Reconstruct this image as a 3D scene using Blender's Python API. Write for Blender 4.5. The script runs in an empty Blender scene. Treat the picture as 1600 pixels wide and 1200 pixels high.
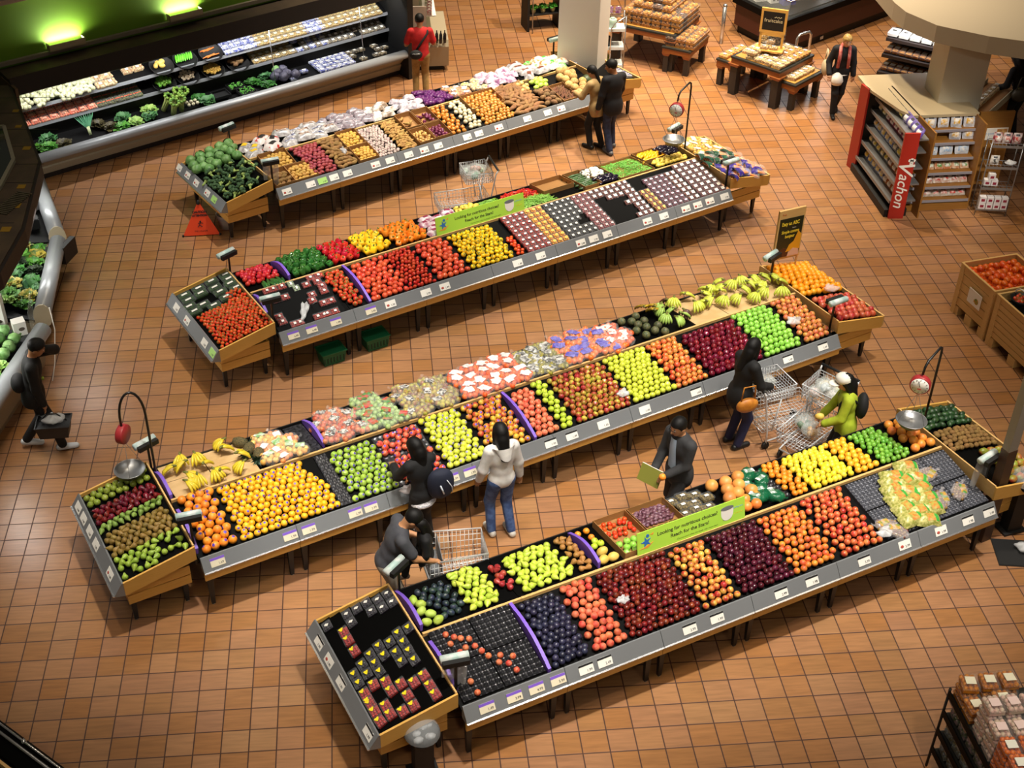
import bpy, math, random
import numpy as np
from mathutils import Matrix, Vector
random.seed(7)
R=random.Random(11)
C=bpy.context.scene.collection
SC=bpy.context.scene
PI=math.pi
# ------------------------------------------------------------------ camera
# A gallery about eleven metres above the shop floor; tile = 0.295 m.
CAM_H=11.580
PITCH=0.6328; ROLL=0.0061
cam_d=bpy.data.cameras.new('camera'); cam=bpy.data.objects.new('camera',cam_d); C.objects.link(cam)
cam_d.sensor_fit='HORIZONTAL'; cam_d.sensor_width=36.0
cam_d.lens=2096.27/1600*36.0
cam_d.shift_x=88.721/1600
cam_d.clip_end=200
_f=Vector((0,math.cos(PITCH),-math.sin(PITCH))); _r=Vector((1,0,0)); _d=Vector((0,-math.sin(PITCH),-math.cos(PITCH)))
_r2=_r*math.cos(ROLL)+_d*math.sin(ROLL); _d2=_d*math.cos(ROLL)-_r*math.sin(ROLL)
cam.matrix_world=Matrix(((_r2.x,-_d2.x,-_f.x,0),(_r2.y,-_d2.y,-_f.y,0),(_r2.z,-_d2.z,-_f.z,CAM_H),(0,0,0,1)))
SC.camera=cam
# ------------------------------------------------------------------ world, exposure, lamps of the hall
SC.view_settings.view_transform='Standard'; SC.view_settings.look='None'
SC.view_settings.gamma=1.0; SC.view_settings.use_curve_mapping=False
SC.view_settings.exposure=0.0
w=bpy.data.worlds.new('hall_air'); SC.world=w; w.use_nodes=True
w.node_tree.nodes['Background'].inputs[0].default_value=(1.0,0.86,0.68,1)
w.node_tree.nodes['Background'].inputs[1].default_value=0.05
def spot(name,loc,target,power,angle=60,blend=0.4,size=0.12,col=(1,0.86,0.70)):
    l=bpy.data.lights.new(name,'SPOT'); l.energy=power; l.color=col; l.spot_size=math.radians(angle); l.spot_blend=blend; l.shadow_soft_size=size
    o=bpy.data.objects.new(name,l); C.objects.link(o); o.location=loc
    o.rotation_euler=(Vector(target)-Vector(loc)).to_track_quat('-Z','Y').to_euler(); return o
def area(name,loc,target,power,sx,sy,col=(1,0.86,0.70)):
    l=bpy.data.lights.new(name,'AREA'); l.energy=power; l.color=col; l.shape='RECTANGLE'; l.size=sx; l.size_y=sy
    o=bpy.data.objects.new(name,l); C.objects.link(o); o.location=loc
    o.rotation_euler=(Vector(target)-Vector(loc)).to_track_quat('-Z','Y').to_euler(); return o
# row frames: origin at a front leg pair, angle of the row
ROWS={'T4':((1.111,9.666),25.75,-1.196,5.98),'T3':((0.178,13.048),28.28,-3.588,5.98),'T2':((-0.492,17.216),30.7,-2.392,5.98),'T1':((-2.05,21.018),33.6,-1.196,5.98)}
def RM(row,u=0,v=0,z=0,rz=0):
    o,a,_,_=ROWS[row]
    return Matrix.Translation((o[0],o[1],0))@Matrix.Rotation(math.radians(a),4,'Z')@Matrix.Translation((u,v,z))@Matrix.Rotation(rz,4,'Z')
def WM(x,y,z=0,rz=0): return Matrix.Translation((x,y,z))@Matrix.Rotation(rz,4,'Z')
# track spots in the ceiling over each island (all above the picture's top edge)
for row in ('T4','T3','T2','T1'):
    o,a,uL,uR=ROWS[row]
    n=4 if row!='T3' else 5
    for i in range(n):
        u=uL+0.2+(uR-uL-0.4)*i/(n-1)
        t=RM(row,u,0.85,0.9).translation
        p=RM(row,u+0.3,-0.6,10.4).translation
        spot('track_or_fill_spot',p,t,3000,36,0.9,0.20,(1,0.95,0.87))
# aisle floods
for x,y,p in ((-5.5,12.5,520),(-4.0,17.5,650),(-3.0,8.0,420),(2.5,7.0,850),(5.5,9.5,750),(8.5,15.5,600),(7.5,19.0,800),(4.6,23.5,3600),(1.5,28.0,6000),(6.0,27.5,6000),(9.0,25.5,2200),(2.0,20.5,300),(9.0,11.0,350)):
    spot('hall_downlight',(x,y,10.8),(x,y,0),p,85,0.8,0.25,(1,0.83,0.62))

spot('track_or_fill_spot',(8.6,13.2,8.6),(8.55,20.9,.8),3200,15,.7,.15,(1,.93,.82))  # added low spot, brightens the bread island in place of its shelf lights
spot('track_or_fill_spot',(4.2,22.6,10.4),(4.3,27.2,.8),1500,26,.7,.15,(1,.9,.76)); spot('track_or_fill_spot',(6.4,21.5,10.4),(6.5,25.9,.8),1500,26,.7,.15,(1,.9,.76))  # extra fill spots put in to lift the dark bakery tables
for x,y,tx,ty in ((-3.5,2.5,-2.5,12),(1.0,2.0,.5,11),(5.5,2.5,4.5,13),(9.5,6.0,7.0,17)): spot('gallery_flood',(x,y,10.6),(tx,ty,.6),520,62,.9,.3,(1,.9,.76))
spot('track_or_fill_spot',(4.8,4.6,10.4),(5.6,8.1,.9),900,24,.8,.15,(1,.95,.87))  # fill spot added to brighten the pastry stand at the lower right
# ------------------------------------------------------------------ materials
def lin(h):
    h=h.lstrip('#'); c=[int(h[i:i+2],16)/255 for i in (0,2,4)]
    return tuple((x/12.92 if x<=0.04045 else ((x+0.055)/1.055)**2.4) for x in c)+(1,)
MATS={}
def mat(name,c,rough=0.5,metal=0.0,spec=0.5,c2=None,scale=8,vary=0.0,emit=None,bump=0.0,coat=0.0,sticker=None,thr=None):
    """principled material; c2 = second colour mixed by object-space noise, vary = per-object brightness spread"""
    if name in MATS: return MATS[name]
    m=bpy.data.materials.new(name); m.use_nodes=True; nt=m.node_tree; b=nt.nodes['Principled BSDF']
    b.inputs['Roughness'].default_value=rough; b.inputs['Metallic'].default_value=metal; b.inputs['Specular IOR Level'].default_value=spec
    if coat: b.inputs['Coat Weight'].default_value=coat
    col=None
    if c2 or vary or sticker:
        tc=nt.nodes.new('ShaderNodeTexCoord'); oi=nt.nodes.new('ShaderNodeObjectInfo')
        add=nt.nodes.new('ShaderNodeVectorMath'); add.operation='ADD'
        mul=nt.nodes.new('ShaderNodeVectorMath'); mul.operation='SCALE'; mul.inputs['Scale'].default_value=40
        comb=nt.nodes.new('ShaderNodeCombineXYZ')
        for k in range(3): nt.links.new(oi.outputs['Random'],comb.inputs[k])
        nt.links.new(comb.outputs[0],mul.inputs[0]); nt.links.new(tc.outputs['Object'],add.inputs[0]); nt.links.new(mul.outputs[0],add.inputs[1])
        nz=nt.nodes.new('ShaderNodeTexNoise'); nz.inputs['Scale'].default_value=scale; nz.inputs['Detail'].default_value=3
        nt.links.new(add.outputs[0],nz.inputs['Vector'])
        mr=nt.nodes.new('ShaderNodeMapRange'); lo,hi=thr or (0.38,0.62)
        mr.inputs[1].default_value=lo; mr.inputs[2].default_value=hi
        nt.links.new(nz.outputs['Fac'],mr.inputs[0])
        mx=nt.nodes.new('ShaderNodeMix'); mx.data_type='RGBA'
        mx.inputs[6].default_value=lin(c); mx.inputs[7].default_value=lin(c2 or c)
        nt.links.new(mr.outputs[0],mx.inputs[0]); col=mx.outputs[2]
        if vary:
            hs=nt.nodes.new('ShaderNodeHueSaturation')
            m2=nt.nodes.new('ShaderNodeMapRange'); m2.inputs[3].default_value=1-vary; m2.inputs[4].default_value=1+vary
            m3=nt.nodes.new('ShaderNodeMapRange'); m3.inputs[3].default_value=0.5-vary*0.06; m3.inputs[4].default_value=0.5+vary*0.06
            nt.links.new(oi.outputs['Random'],m2.inputs[0]); nt.links.new(m2.outputs[0],hs.inputs['Value'])
            fr=nt.nodes.new('ShaderNodeMath'); fr.operation='FRACT'; ml=nt.nodes.new('ShaderNodeMath'); ml.operation='MULTIPLY'; ml.inputs[1].default_value=7.31
            nt.links.new(oi.outputs['Random'],ml.inputs[0]); nt.links.new(ml.outputs[0],fr.inputs[0]); nt.links.new(fr.outputs[0],m3.inputs[0]); nt.links.new(m3.outputs[0],hs.inputs['Hue'])
            nt.links.new(col,hs.inputs['Color']); col=hs.outputs[0]
        if sticker:   # small printed fruit sticker, fixed on the skin
            d=nt.nodes.new('ShaderNodeVectorMath'); d.operation='DISTANCE'; d.inputs[1].default_value=sticker[1]
            nt.links.new(tc.outputs['Object'],d.inputs[0])
            lt=nt.nodes.new('ShaderNodeMath'); lt.operation='LESS_THAN'; lt.inputs[1].default_value=sticker[2]
            nt.links.new(d.outputs['Value'],lt.inputs[0])
            sx=nt.nodes.new('ShaderNodeMix'); sx.data_type='RGBA'; sx.inputs[7].default_value=lin(sticker[0])
            nt.links.new(lt.outputs[0],sx.inputs[0]); nt.links.new(col,sx.inputs[6]); col=sx.outputs[2]
        nt.links.new(col,b.inputs['Base Color'])
        if bump:
            bp=nt.nodes.new('ShaderNodeBump'); bp.inputs['Strength'].default_value=bump; bp.inputs['Distance'].default_value=0.01
            nt.links.new(nz.outputs['Fac'],bp.inputs['Height']); nt.links.new(bp.outputs[0],b.inputs['Normal'])
    else:
        b.inputs['Base Color'].default_value=lin(c)
    if emit:
        b.inputs['Emission Color'].default_value=lin(emit[0]); b.inputs['Emission Strength'].default_value=emit[1]
    MATS[name]=m; return m
def film(name,c='#ffffff',op=0.22,rough=0.12):
    """clear plastic or glass: mostly see-through with a glossy sheen"""
    if name in MATS: return MATS[name]
    m=bpy.data.materials.new(name); m.use_nodes=True; nt=m.node_tree; b=nt.nodes['Principled BSDF']
    b.inputs['Base Color'].default_value=lin(c); b.inputs['Roughness'].default_value=rough; b.inputs['Specular IOR Level'].default_value=0.45
    t=nt.nodes.new('ShaderNodeBsdfTransparent'); x=nt.nodes.new('ShaderNodeMixShader'); x.inputs[0].default_value=op
    nt.links.new(t.outputs[0],x.inputs[1]); nt.links.new(b.outputs[0],x.inputs[2]); nt.links.new(x.outputs[0],nt.nodes['Material Output'].inputs[0])
    MATS[name]=m; return m
def woodmat(name,c,c2,rough=0.5):
    if name in MATS: return MATS[name]
    m=bpy.data.materials.new(name); m.use_nodes=True; nt=m.node_tree; b=nt.nodes['Principled BSDF']; b.inputs['Roughness'].default_value=rough
    tc=nt.nodes.new('ShaderNodeTexCoord'); mp=nt.nodes.new('ShaderNodeMapping'); mp.inputs['Scale'].default_value=(2,14,30)
    nz=nt.nodes.new('ShaderNodeTexNoise'); nz.inputs['Scale'].default_value=2.0; nz.inputs['Detail'].default_value=5; nz.inputs['Distortion'].default_value=0.6
    mx=nt.nodes.new('ShaderNodeMix'); mx.data_type='RGBA'; mx.inputs[6].default_value=lin(c); mx.inputs[7].default_value=lin(c2)
    nt.links.new(tc.outputs['Object'],mp.inputs[0]); nt.links.new(mp.outputs[0],nz.inputs['Vector']); nt.links.new(nz.outputs['Fac'],mx.inputs[0]); nt.links.new(mx.outputs[2],b.inputs['Base Color'])
    MATS[name]=m; return m
M_BLACK=mat('black_plastic','#050505',0.55,spec=.08)
M_MATBLK=mat('matt_black','#0a0a0a',0.6)
M_LEG=mat('black_steel','#141414',0.4)
M_WOOD=woodmat('pine_board','#deb05c','#cc9842')
M_WOOD2=woodmat('light_wood','#d9b274','#c69c5c')
M_RAIL=mat('grey_price_rail','#84878a',0.35,0.3)
M_CHROME=mat('bright_metal','#c9cbcc',0.25,0.9)
M_WIRE=mat('zinc_wire','#d4d6d8',0.35,0.35)
M_STEEL=mat('brushed_steel','#9a9c9e',0.35,0.7)
M_WHITE=mat('white_card','#e9e6de',0.6)
M_CREAM=mat('cream_panel','#b5a98e',0.5)
M_PURPLE=mat('purple_print','#7a58c4',0.5)
M_INK=mat('dark_ink','#1c1c1e',0.6)
M_CARD=woodmat('cardboard','#a87a44','#946a38',0.8)
M_GREY=mat('mid_grey','#6c6e70',0.5)
M_CLEAR=film('clear_plastic',c='#a8acb0',op=0.07)
M_GLASS=film('glass_pane',c='#dfeee6',op=0.12,rough=0.03)
M_BAG=film('bag_film',op=0.09,rough=0.2)

# ------------------------------------------------------------------ mesh builder
def frame_of(d):
    d=Vector(d).normalized(); a=Vector((0,0,1)) if abs(d.z)<0.95 else Vector((1,0,0))
    x=d.cross(a).normalized(); y=x.cross(d).normalized(); return x,y,d
class MB:
    def __init__(s): s.v=[]; s.f=[]; s.m=[]; s.sm=[]
    def add(s,vs,fs,mi=0,smooth=False,M=None):
        n=len(s.v)
        s.v+= [tuple(M@Vector(p)) for p in vs] if M is not None else [tuple(p) for p in vs]
        for f in fs: s.f.append(tuple(i+n for i in f)); s.m.append(mi); s.sm.append(smooth)
        return s
    def box(s,x0,x1,y0,y1,z0,z1,mi=0,M=None):
        return s.add([(x0,y0,z0),(x1,y0,z0),(x1,y1,z0),(x0,y1,z0),(x0,y0,z1),(x1,y0,z1),(x1,y1,z1),(x0,y1,z1)],
          [(0,3,2,1),(4,5,6,7),(0,1,5,4),(1,2,6,5),(2,3,7,6),(3,0,4,7)],mi,False,M)
    def hexa(s,b,t,mi=0,M=None):   # bottom quad, top quad (same winding, ccw from above)
        return s.add(list(b)+list(t),[(0,3,2,1),(4,5,6,7),(0,1,5,4),(1,2,6,5),(2,3,7,6),(3,0,4,7)],mi,False,M)
    def prism(s,poly,z0,z1,mi=0,M=None):
        n=len(poly); vs=[(x,y,z0) for x,y in poly]+[(x,y,z1) for x,y in poly]
        fs=[tuple(range(n-1,-1,-1)),tuple(range(n,2*n))]+[(i,(i+1)%n,n+(i+1)%n,n+i) for i in range(n)]
        return s.add(vs,fs,mi,False,M)
    def extr(s,prof,x0,x1,mi=0,M=None,smooth=False):   # profile in (y,z), extruded along x
        n=len(prof); vs=[(x0,y,z) for y,z in prof]+[(x1,y,z) for y,z in prof]
        fs=[tuple(range(n)),tuple(range(2*n-1,n-1,-1))]+[(i,n+i,n+(i+1)%n,(i+1)%n) for i in range(n)]
        return s.add(vs,fs,mi,smooth,M)
    def bar(s,p,q,w,h=None,mi=0):
        x,y,d=frame_of(Vector(q)-Vector(p)); w/=2; h=(h or w*2)/2; P=Vector(p);Q=Vector(q)
        c=[x*-w+y*-h,x*w+y*-h,x*w+y*h,x*-w+y*h]
        return s.add([P+k for k in c]+[Q+k for k in c],[(0,3,2,1),(4,5,6,7),(0,1,5,4),(1,2,6,5),(2,3,7,6),(3,0,4,7)],mi)
    def tube(s,pts,r,seg=8,mi=0,close=False):
        pts=[Vector(p) for p in pts]; n=len(pts); rs=r if isinstance(r,(list,tuple)) else [r]*n
        vs=[];x=None
        for i,p in enumerate(pts):
            d=(pts[min(i+1,n-1)]-pts[max(i-1,0)])
            if close: d=pts[(i+1)%n]-pts[i-1]
            d.normalize()
            if x is None: x,y,_=frame_of(d)
            else:
                x=(x-d*x.dot(d)).normalized()
            y=d.cross(x)
            for k in range(seg):
                a=2*PI*k/seg; vs.append(p+x*(math.cos(a)*rs[i])+y*(math.sin(a)*rs[i]))
        fs=[]
        for i in range(n if close else n-1):
            j=(i+1)%n
            for k in range(seg): fs.append((i*seg+k,i*seg+(k+1)%seg,j*seg+(k+1)%seg,j*seg+k))
        if not close: fs+=[tuple(range(seg-1,-1,-1)),tuple(range((n-1)*seg,n*seg))]
        return s.add(vs,fs,mi,True)
    def lathe(s,prof,seg=14,mi=0,M=None,fn=None):  # profile (r,z) from bottom to top
        vs=[];idx=[]
        for r,z in prof:
            if r<1e-6: idx.append([len(vs)]*seg); vs.append((0,0,z))
            else:
                idx.append(list(range(len(vs),len(vs)+seg)))
                for k in range(seg):
                    a=2*PI*k/seg; q=r*(fn(a,z) if fn else 1); vs.append((q*math.cos(a),q*math.sin(a),z))
        fs=[]
        for i in range(len(prof)-1):
            for k in range(seg):
                q=[idx[i][k],idx[i][(k+1)%seg],idx[i+1][(k+1)%seg],idx[i+1][k]]; t=[]
                for e in q:
                    if e not in t: t.append(e)
                if len(t)>2: fs.append(tuple(t))
        return s.add(vs,fs,mi,True,M)
    def ball(s,c,r,seg=12,rings=8,mi=0,M=None):
        rx,ry,rz=r if isinstance(r,(tuple,list)) else (r,r,r)
        T=Matrix.Translation(c)@Matrix.Diagonal((rx,ry,rz,1))
        if M is not None: T=M@T
        return s.lathe([(math.sin(PI*i/rings),-math.cos(PI*i/rings)) if 0<i<rings else (0,-math.cos(PI*i/rings)) for i in range(rings+1)],seg,mi,T)
    def grid(s,fn,nu,nv,mi=0,smooth=True,M=None):
        vs=[fn(i/nu,j/nv) for j in range(nv+1) for i in range(nu+1)]
        return s.add(vs,[(j*(nu+1)+i,j*(nu+1)+i+1,(j+1)*(nu+1)+i+1,(j+1)*(nu+1)+i) for j in range(nv) for i in range(nu)],mi,smooth,M)
    def mesh(s,name,mats):
        me=bpy.data.meshes.new(name); me.from_pydata(s.v,[],s.f)
        for m in mats: me.materials.append(m)
        me.polygons.foreach_set('material_index',s.m); me.polygons.foreach_set('use_smooth',s.sm); me.update(); return me
def link(name,me,parent=None,M=None):
    o=bpy.data.objects.new(name,me); C.objects.link(o)
    if parent is not None: o.parent=parent
    if M is not None: o.matrix_basis=M
    return o
def obj(name,mb,mats,parent=None,M=None):
    if not isinstance(mats,(list,tuple)): mats=[mats]
    return link(name,mb.mesh(name,mats) if isinstance(mb,MB) else mb,parent,M)
def tag(o,label,cat,group=None,kind=None):
    if label: o['label']=label
    if cat: o['category']=cat
    if group: o['group']=group
    if kind: o['kind']=kind
    return o
def thing(name,label,cat,M,group=None):
    o=bpy.data.objects.new(name,None); C.objects.link(o); o.empty_display_size=0.1; o.matrix_basis=M
    return tag(o,label,cat,group)
def struct(name,mb,mats,M=None):
    o=obj(name,mb,mats,None,M); o['kind']='structure'; return o
def dup(o,M,label=None,group=None):
    c=o.copy(); C.objects.link(c); c.matrix_basis=M
    if label: c['label']=label
    if group: c['group']=group
    for ch in o.children:
        d=ch.copy(); C.objects.link(d); d.parent=c; d.matrix_basis=ch.matrix_basis.copy()
        for g in ch.children:
            e=g.copy(); C.objects.link(e); e.parent=d; e.matrix_basis=g.matrix_basis.copy()
    return c
TXT={}
def textmesh(s,size,align='CENTER',shear=0.0,bold=0.0):
    """writing as a mesh lying in the local XY plane"""
    k=(s,size,align,shear,bold)
    if k in TXT: return TXT[k]
    cu=bpy.data.curves.new('writing','FONT'); cu.body=s; cu.size=size; cu.align_x=align; cu.align_y='CENTER'; cu.shear=shear; cu.offset=bold; cu.resolution_u=3; cu.extrude=0.0006
    o=bpy.data.objects.new('writing',cu); C.objects.link(o); bpy.context.view_layer.update()
    me=bpy.data.meshes.new_from_object(o.evaluated_get(bpy.context.evaluated_depsgraph_get()))
    C.objects.unlink(o); bpy.data.objects.remove(o); TXT[k]=me; return me
def text(parent,s,size,M,m,name='lettering',**kw):
    me=textmesh(s,size,**kw).copy(); me.materials.clear(); me.materials.append(m)
    return link(name,me,parent,M)
def RX(a): return Matrix.Rotation(a,4,'X')
def RY(a): return Matrix.Rotation(a,4,'Y')
def RZ(a): return Matrix.Rotation(a,4,'Z')
def TR(x,y,z): return Matrix.Translation((x,y,z))

# ------------------------------------------------------------------ floor: square quarry tiles
def floor_material():
    m=bpy.data.materials.new('quarry_tiles'); m.use_nodes=True; nt=m.node_tree; b=nt.nodes['Principled BSDF']
    N=nt.nodes.new; L=nt.links.new
    tc=N('ShaderNodeTexCoord'); mp=N('ShaderNodeMapping'); mp.vector_type='POINT'
    yaw=0.0687; mp.inputs['Rotation'].default_value=(0,0,-yaw); s=1/0.295; mp.inputs['Scale'].default_value=(s,s,1)
    mp.inputs['Location'].default_value=(-14.6283,-34.625,0)
    L(tc.outputs['Object'],mp.inputs[0])
    sp=N('ShaderNodeSeparateXYZ'); L(mp.outputs[0],sp.inputs[0])
    def math_(op,a,bv=None):
        n=N('ShaderNodeMath'); n.operation=op
        if isinstance(a,(int,float)): n.inputs[0].default_value=a
        else: L(a,n.inputs[0])
        if bv is not None:
            if isinstance(bv,(int,float)): n.inputs[1].default_value=bv
            else: L(bv,n.inputs[1])
        return n.outputs[0]
    def edge(c):
        fr=math_('FRACT',c); return math_('MINIMUM',fr,math_('SUBTRACT',1.0,fr))
    e=math_('MINIMUM',edge(sp.outputs[0]),edge(sp.outputs[1]))
    g=N('ShaderNodeMapRange'); g.inputs[1].default_value=0.016; g.inputs[2].default_value=0.030; L(e,g.inputs[0])
    cell=N('ShaderNodeVectorMath'); cell.operation='FLOOR'; L(mp.outputs[0],cell.inputs[0])
    wn=N('ShaderNodeTexWhiteNoise'); L(cell.outputs[0],wn.inputs['Vector'])
    cr=N('ShaderNodeValToRGB'); el=cr.color_ramp.elements
    el[0].color=lin('#946a42'); el[1].color=lin('#9c734c')
    for p,c in ((0.25,'#946438'),(0.5,'#9e724c'),(0.75,'#94694a')):
        k=el.new(p); k.color=lin(c)
    L(wn.outputs['Value'],cr.inputs[0])
    st=N('ShaderNodeMapping'); st.inputs['Scale'].default_value=(0.7,7,1); L(mp.outputs[0],st.inputs[0])
    ad=N('ShaderNodeVectorMath'); ad.operation='ADD'; L(st.outputs[0],ad.inputs[0])
    sc=N('ShaderNodeVectorMath'); sc.operation='SCALE'; sc.inputs['Scale'].default_value=13; L(wn.outputs['Color'],sc.inputs[0]); L(sc.outputs[0],ad.inputs[1])
    nz=N('ShaderNodeTexNoise'); nz.inputs['Scale'].default_value=1.2; nz.inputs['Detail'].default_value=5; L(ad.outputs[0],nz.inputs['Vector'])
    nr=N('ShaderNodeMapRange'); nr.inputs[1].default_value=0.3; nr.inputs[2].default_value=0.75; nr.inputs[3].default_value=0.80; nr.inputs[4].default_value=1.14; L(nz.outputs['Fac'],nr.inputs[0])
    mu=N('ShaderNodeMix'); mu.data_type='RGBA'; mu.blend_type='MULTIPLY'; mu.inputs[0].default_value=1; L(cr.outputs[0],mu.inputs[6]); L(nr.outputs[0],mu.inputs[7])
    gx=N('ShaderNodeMix'); gx.data_type='RGBA'; gx.inputs[6].default_value=lin('#3a1c10'); L(mu.outputs[2],gx.inputs[7]); L(g.outputs[0],gx.inputs[0])
    L(gx.outputs[2],b.inputs['Base Color'])
    rg=N('ShaderNodeMapRange'); rg.inputs[3].default_value=0.6; rg.inputs[4].default_value=0.33; L(g.outputs[0],rg.inputs[0]); L(rg.outputs[0],b.inputs['Roughness'])
    bm=N('ShaderNodeBump'); bm.inputs['Strength'].default_value=0.25; bm.inputs['Distance'].default_value=0.003; L(g.outputs[0],bm.inputs['Height']); L(bm.outputs[0],b.inputs['Normal'])
    return m
struct('floor',MB().box(-14,18,3,44,-0.1,0),floor_material())
# ------------------------------------------------------------------ slatted produce tables
MODW=1.196
RDESC={'T4':'front island','T3':'third island from the back wall','T2':'second island from the back wall','T1':'island along the long chilled wall case'}
RSHORT={'T4':'front island','T3':'third island','T2':'second island','T1':'back island'}
def zF(v): return 0.725+(v+0.05)*0.21
def zB(v): return 0.925-(v-0.93)*0.11
def zE(x): return 0.735+x*0.19
_leg=MB(); _leg.hexa([(-.022,-.02,.012),(.022,-.02,.012),(.022,.02,.012),(-.022,.02,.012)],[(-.045,-.03,.62),(.045,-.03,.62),(.045,.03,.62),(-.045,.03,.62)]).lathe([(0,0),(.02,0),(.02,.012),(0,.012)],8,1)
LEGME=_leg.mesh('leg',[M_LEG,M_STEEL])
def parts_table():
    P={}
    a=MB().box(0.004,MODW-.004,-.135,-.105,.515,.630); P['front_board']=a.mesh('front_board',[M_WOOD])
    a=MB().box(0.004,MODW-.004,1.60,1.63,.50,.635); P['back_board']=a.mesh('back_board',[M_WOOD])
    a=MB(); a.extr([(-.150,.645),(-.140,.635),(-.03,.785),(-.03,.80),(-.045,.80)],.003,MODW-.003,0); a.extr([(-.165,.632),(-.135,.632),(-.143,.650),(-.165,.644)],.003,MODW-.003,1); a.extr([(-.140,.635),(-.03,.785),(-.025,.64),(-.06,.62)],.003,MODW-.003,0)
    P['price_rail']=a.mesh('price_rail',[M_RAIL,M_CHROME])
    a=MB(); a.extr([(-.03,zF(-.03)-.05),(.905,zF(.9)-.05),(.905,zF(.9)),(-.03,zF(-.03))],.004,MODW-.004); a.box(.004,.016,-.05,.9,.7,.71)
    P['front_tray']=a.mesh('front_tray',[M_BLACK])
    a=MB(); a.extr([(.935,zB(.93)-.05),(1.70,zB(1.70)-.05),(1.70,zB(1.70)),(.935,zB(.93))],.004,MODW-.004); P['back_tray']=a.mesh('back_tray',[M_BLACK])
    a=MB().box(.002,MODW-.002,.905,.935,.80,.965); P['ridge_board']=a.mesh('ridge_board',[M_WOOD2])
    a=MB().box(.002,MODW-.002,1.70,1.718,.70,.875); P['rear_lip']=a.mesh('rear_lip',[M_LEG])
    a=MB()
    for x in (.09,MODW-.09): a.box(x-.03,x+.03,-.09,1.6,.58,.66)
    a.box(.09,MODW-.09,.7,.76,.6,.66); P['under_frame']=a.mesh('under_frame',[M_LEG])
    return P
TP=parts_table()
def table(row,u,label):
    t=thing('produce_table',label,'produce table',RM(row,u),'slatted produce tables of the '+RSHORT[row])
    for n,me in TP.items(): link(n,me,t)
    for x in (.09,MODW-.09):
        for y in (0,1.5): link('leg',LEGME,t,TR(x,y,0)@RZ(0 if y==0 else PI))
    return t
GOODS={
'T4':['under the almost empty moulded trays with a few peaches','under the black plums and dark nectarines','under the pale cherry-coloured plums and dark red plums','under the dark red plums and apricots','under the red nectarines and bagged salads','under the empty silvery moulded trays at the far end'],
'T3':['under the large oranges beside the banana boards','under the yellow mandarins and bagged citrus','under the green apples and bagged red apples','under the yellow-green apples and bagged mixed apples','under the striped pink apples and paper-bagged oranges','under the mixed apples and the kiwi bags','under the dark red apples and the green bananas','under the bright green apples and the banana boards'],
'T2':['under the packed tomatoes and the black empty steps','under the large red tomatoes and yellow peppers','under the plum tomatoes and the green nutrition banner','under the yellow tomatoes and the small packs','under the mushroom packs with dark trays','under the empty black steps and red packs','under the rows of white-labelled red packs'],
'T1':['under the yellow and red potatoes','under the brown potatoes and the garlic','under the ginger and cardboard boxes','under the yellow and white onions','under the brown onions and sweet potatoes','under the melons and roots next to the couple']}
for row in ROWS:
    uL,uR=ROWS[row][2:]
    for i,g in enumerate(GOODS[row]): table(row,uL+i*MODW,RSHORT[row]+' table '+g)
# end units: a tilted tray on a planked box
def end_unit(row,side,label):
    uL,uR=ROWS[row][2:]; W=.90
    M=RM(row,uL-.025-W) if side=='L' else RM(row,uR+.03+W)@Matrix.Diagonal((-1,1,1,1))
    t=thing('end_table',label,'produce table',RM(row,uL-.025-W) if side=='L' else RM(row,uR+.03+W),'tilted end tables of the islands')
    F=(lambda x:x) if side=='L' else (lambda x:-x)
    def bx(mb,x0,x1,*r):
        a,b=sorted((F(x0),F(x1))); return mb.box(a,b,*r)
    def ex(mb,prof,y0,y1,mi=0):   # profile (x,z) extruded along y
        prof=[(F(x),z) for x,z in prof]; n=len(prof)
        vs=[(x,y0,z) for x,z in prof]+[(x,y1,z) for x,z in prof]
        fs=[tuple(range(n)),tuple(range(2*n-1,n-1,-1))]+[(i,n+i,n+(i+1)%n,(i+1)%n) for i in range(n)]
        if side!='L': fs=[f[::-1] for f in fs]
        return mb.add(vs,fs,mi)
    obj('tray',ex(MB(),[(.03,zE(.03)-.04),(W-.02,zE(W)-.04),(W-.02,zE(W)),(.03,zE(.03))],.03,1.75),M_BLACK,t)
    for y0 in (0.0,1.75): obj('side_board',ex(MB(),[(.03,.60),(W,.77),(W,.965),(.02,.79)],y0,y0+.025),M_WOOD,t)
    obj('high_board',bx(MB(),W-.02,W,.025,1.75,.78,.975),M_WOOD2,t)
    if side=='L':
        a=ex(MB(),[(-.10,.64),(-.085,.63),(.03,.60),(.03,.79),(.01,.80)],.0,1.775); ex(a,[(-.115,.632),(-.085,.628),(-.09,.648),(-.115,.645)],0,1.775,1)
        obj('price_rail',a,[M_RAIL,M_CHROME],t)
    else: obj('low_board',ex(MB(),[(.0,.62),(.025,.62),(.025,.80),(.0,.80)],0,1.775),M_WOOD2,t)
    for z in (.33,.475):
        for y in (.12,1.62): obj('frame_board',bx(MB(),.10,.80,y,y+.03,z,z+.13),M_WOOD,t)
        for x in (.07,.80): obj('frame_board',bx(MB(),x,x+.03,.12,1.65,z,z+.13),M_WOOD,t)
    for x in (.13,.76):
        for y in (.20,1.57): link('leg',LEGME,t,TR(F(x),y,0))
    return t
end_unit('T4','L','end table with stepped black shelf of clear berry packs at the front island')
end_unit('T4','R','end table with avocados, kiwis and mangoes at the front island')
end_unit('T3','L','end table filled with green apples, red pears and brown pears')
end_unit('T3','R','end table with bright oranges and pomegranates at the third island')
end_unit('T2','L','end table with cherry tomatoes and packed herbs')
end_unit('T2','R','end table with netted onions and bagged carrots')
end_unit('T1','L','end table with cabbages and broccoli beside the orange caution cone')
end_unit('T1','R','end table with white mushroom packs behind the couple')
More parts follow.
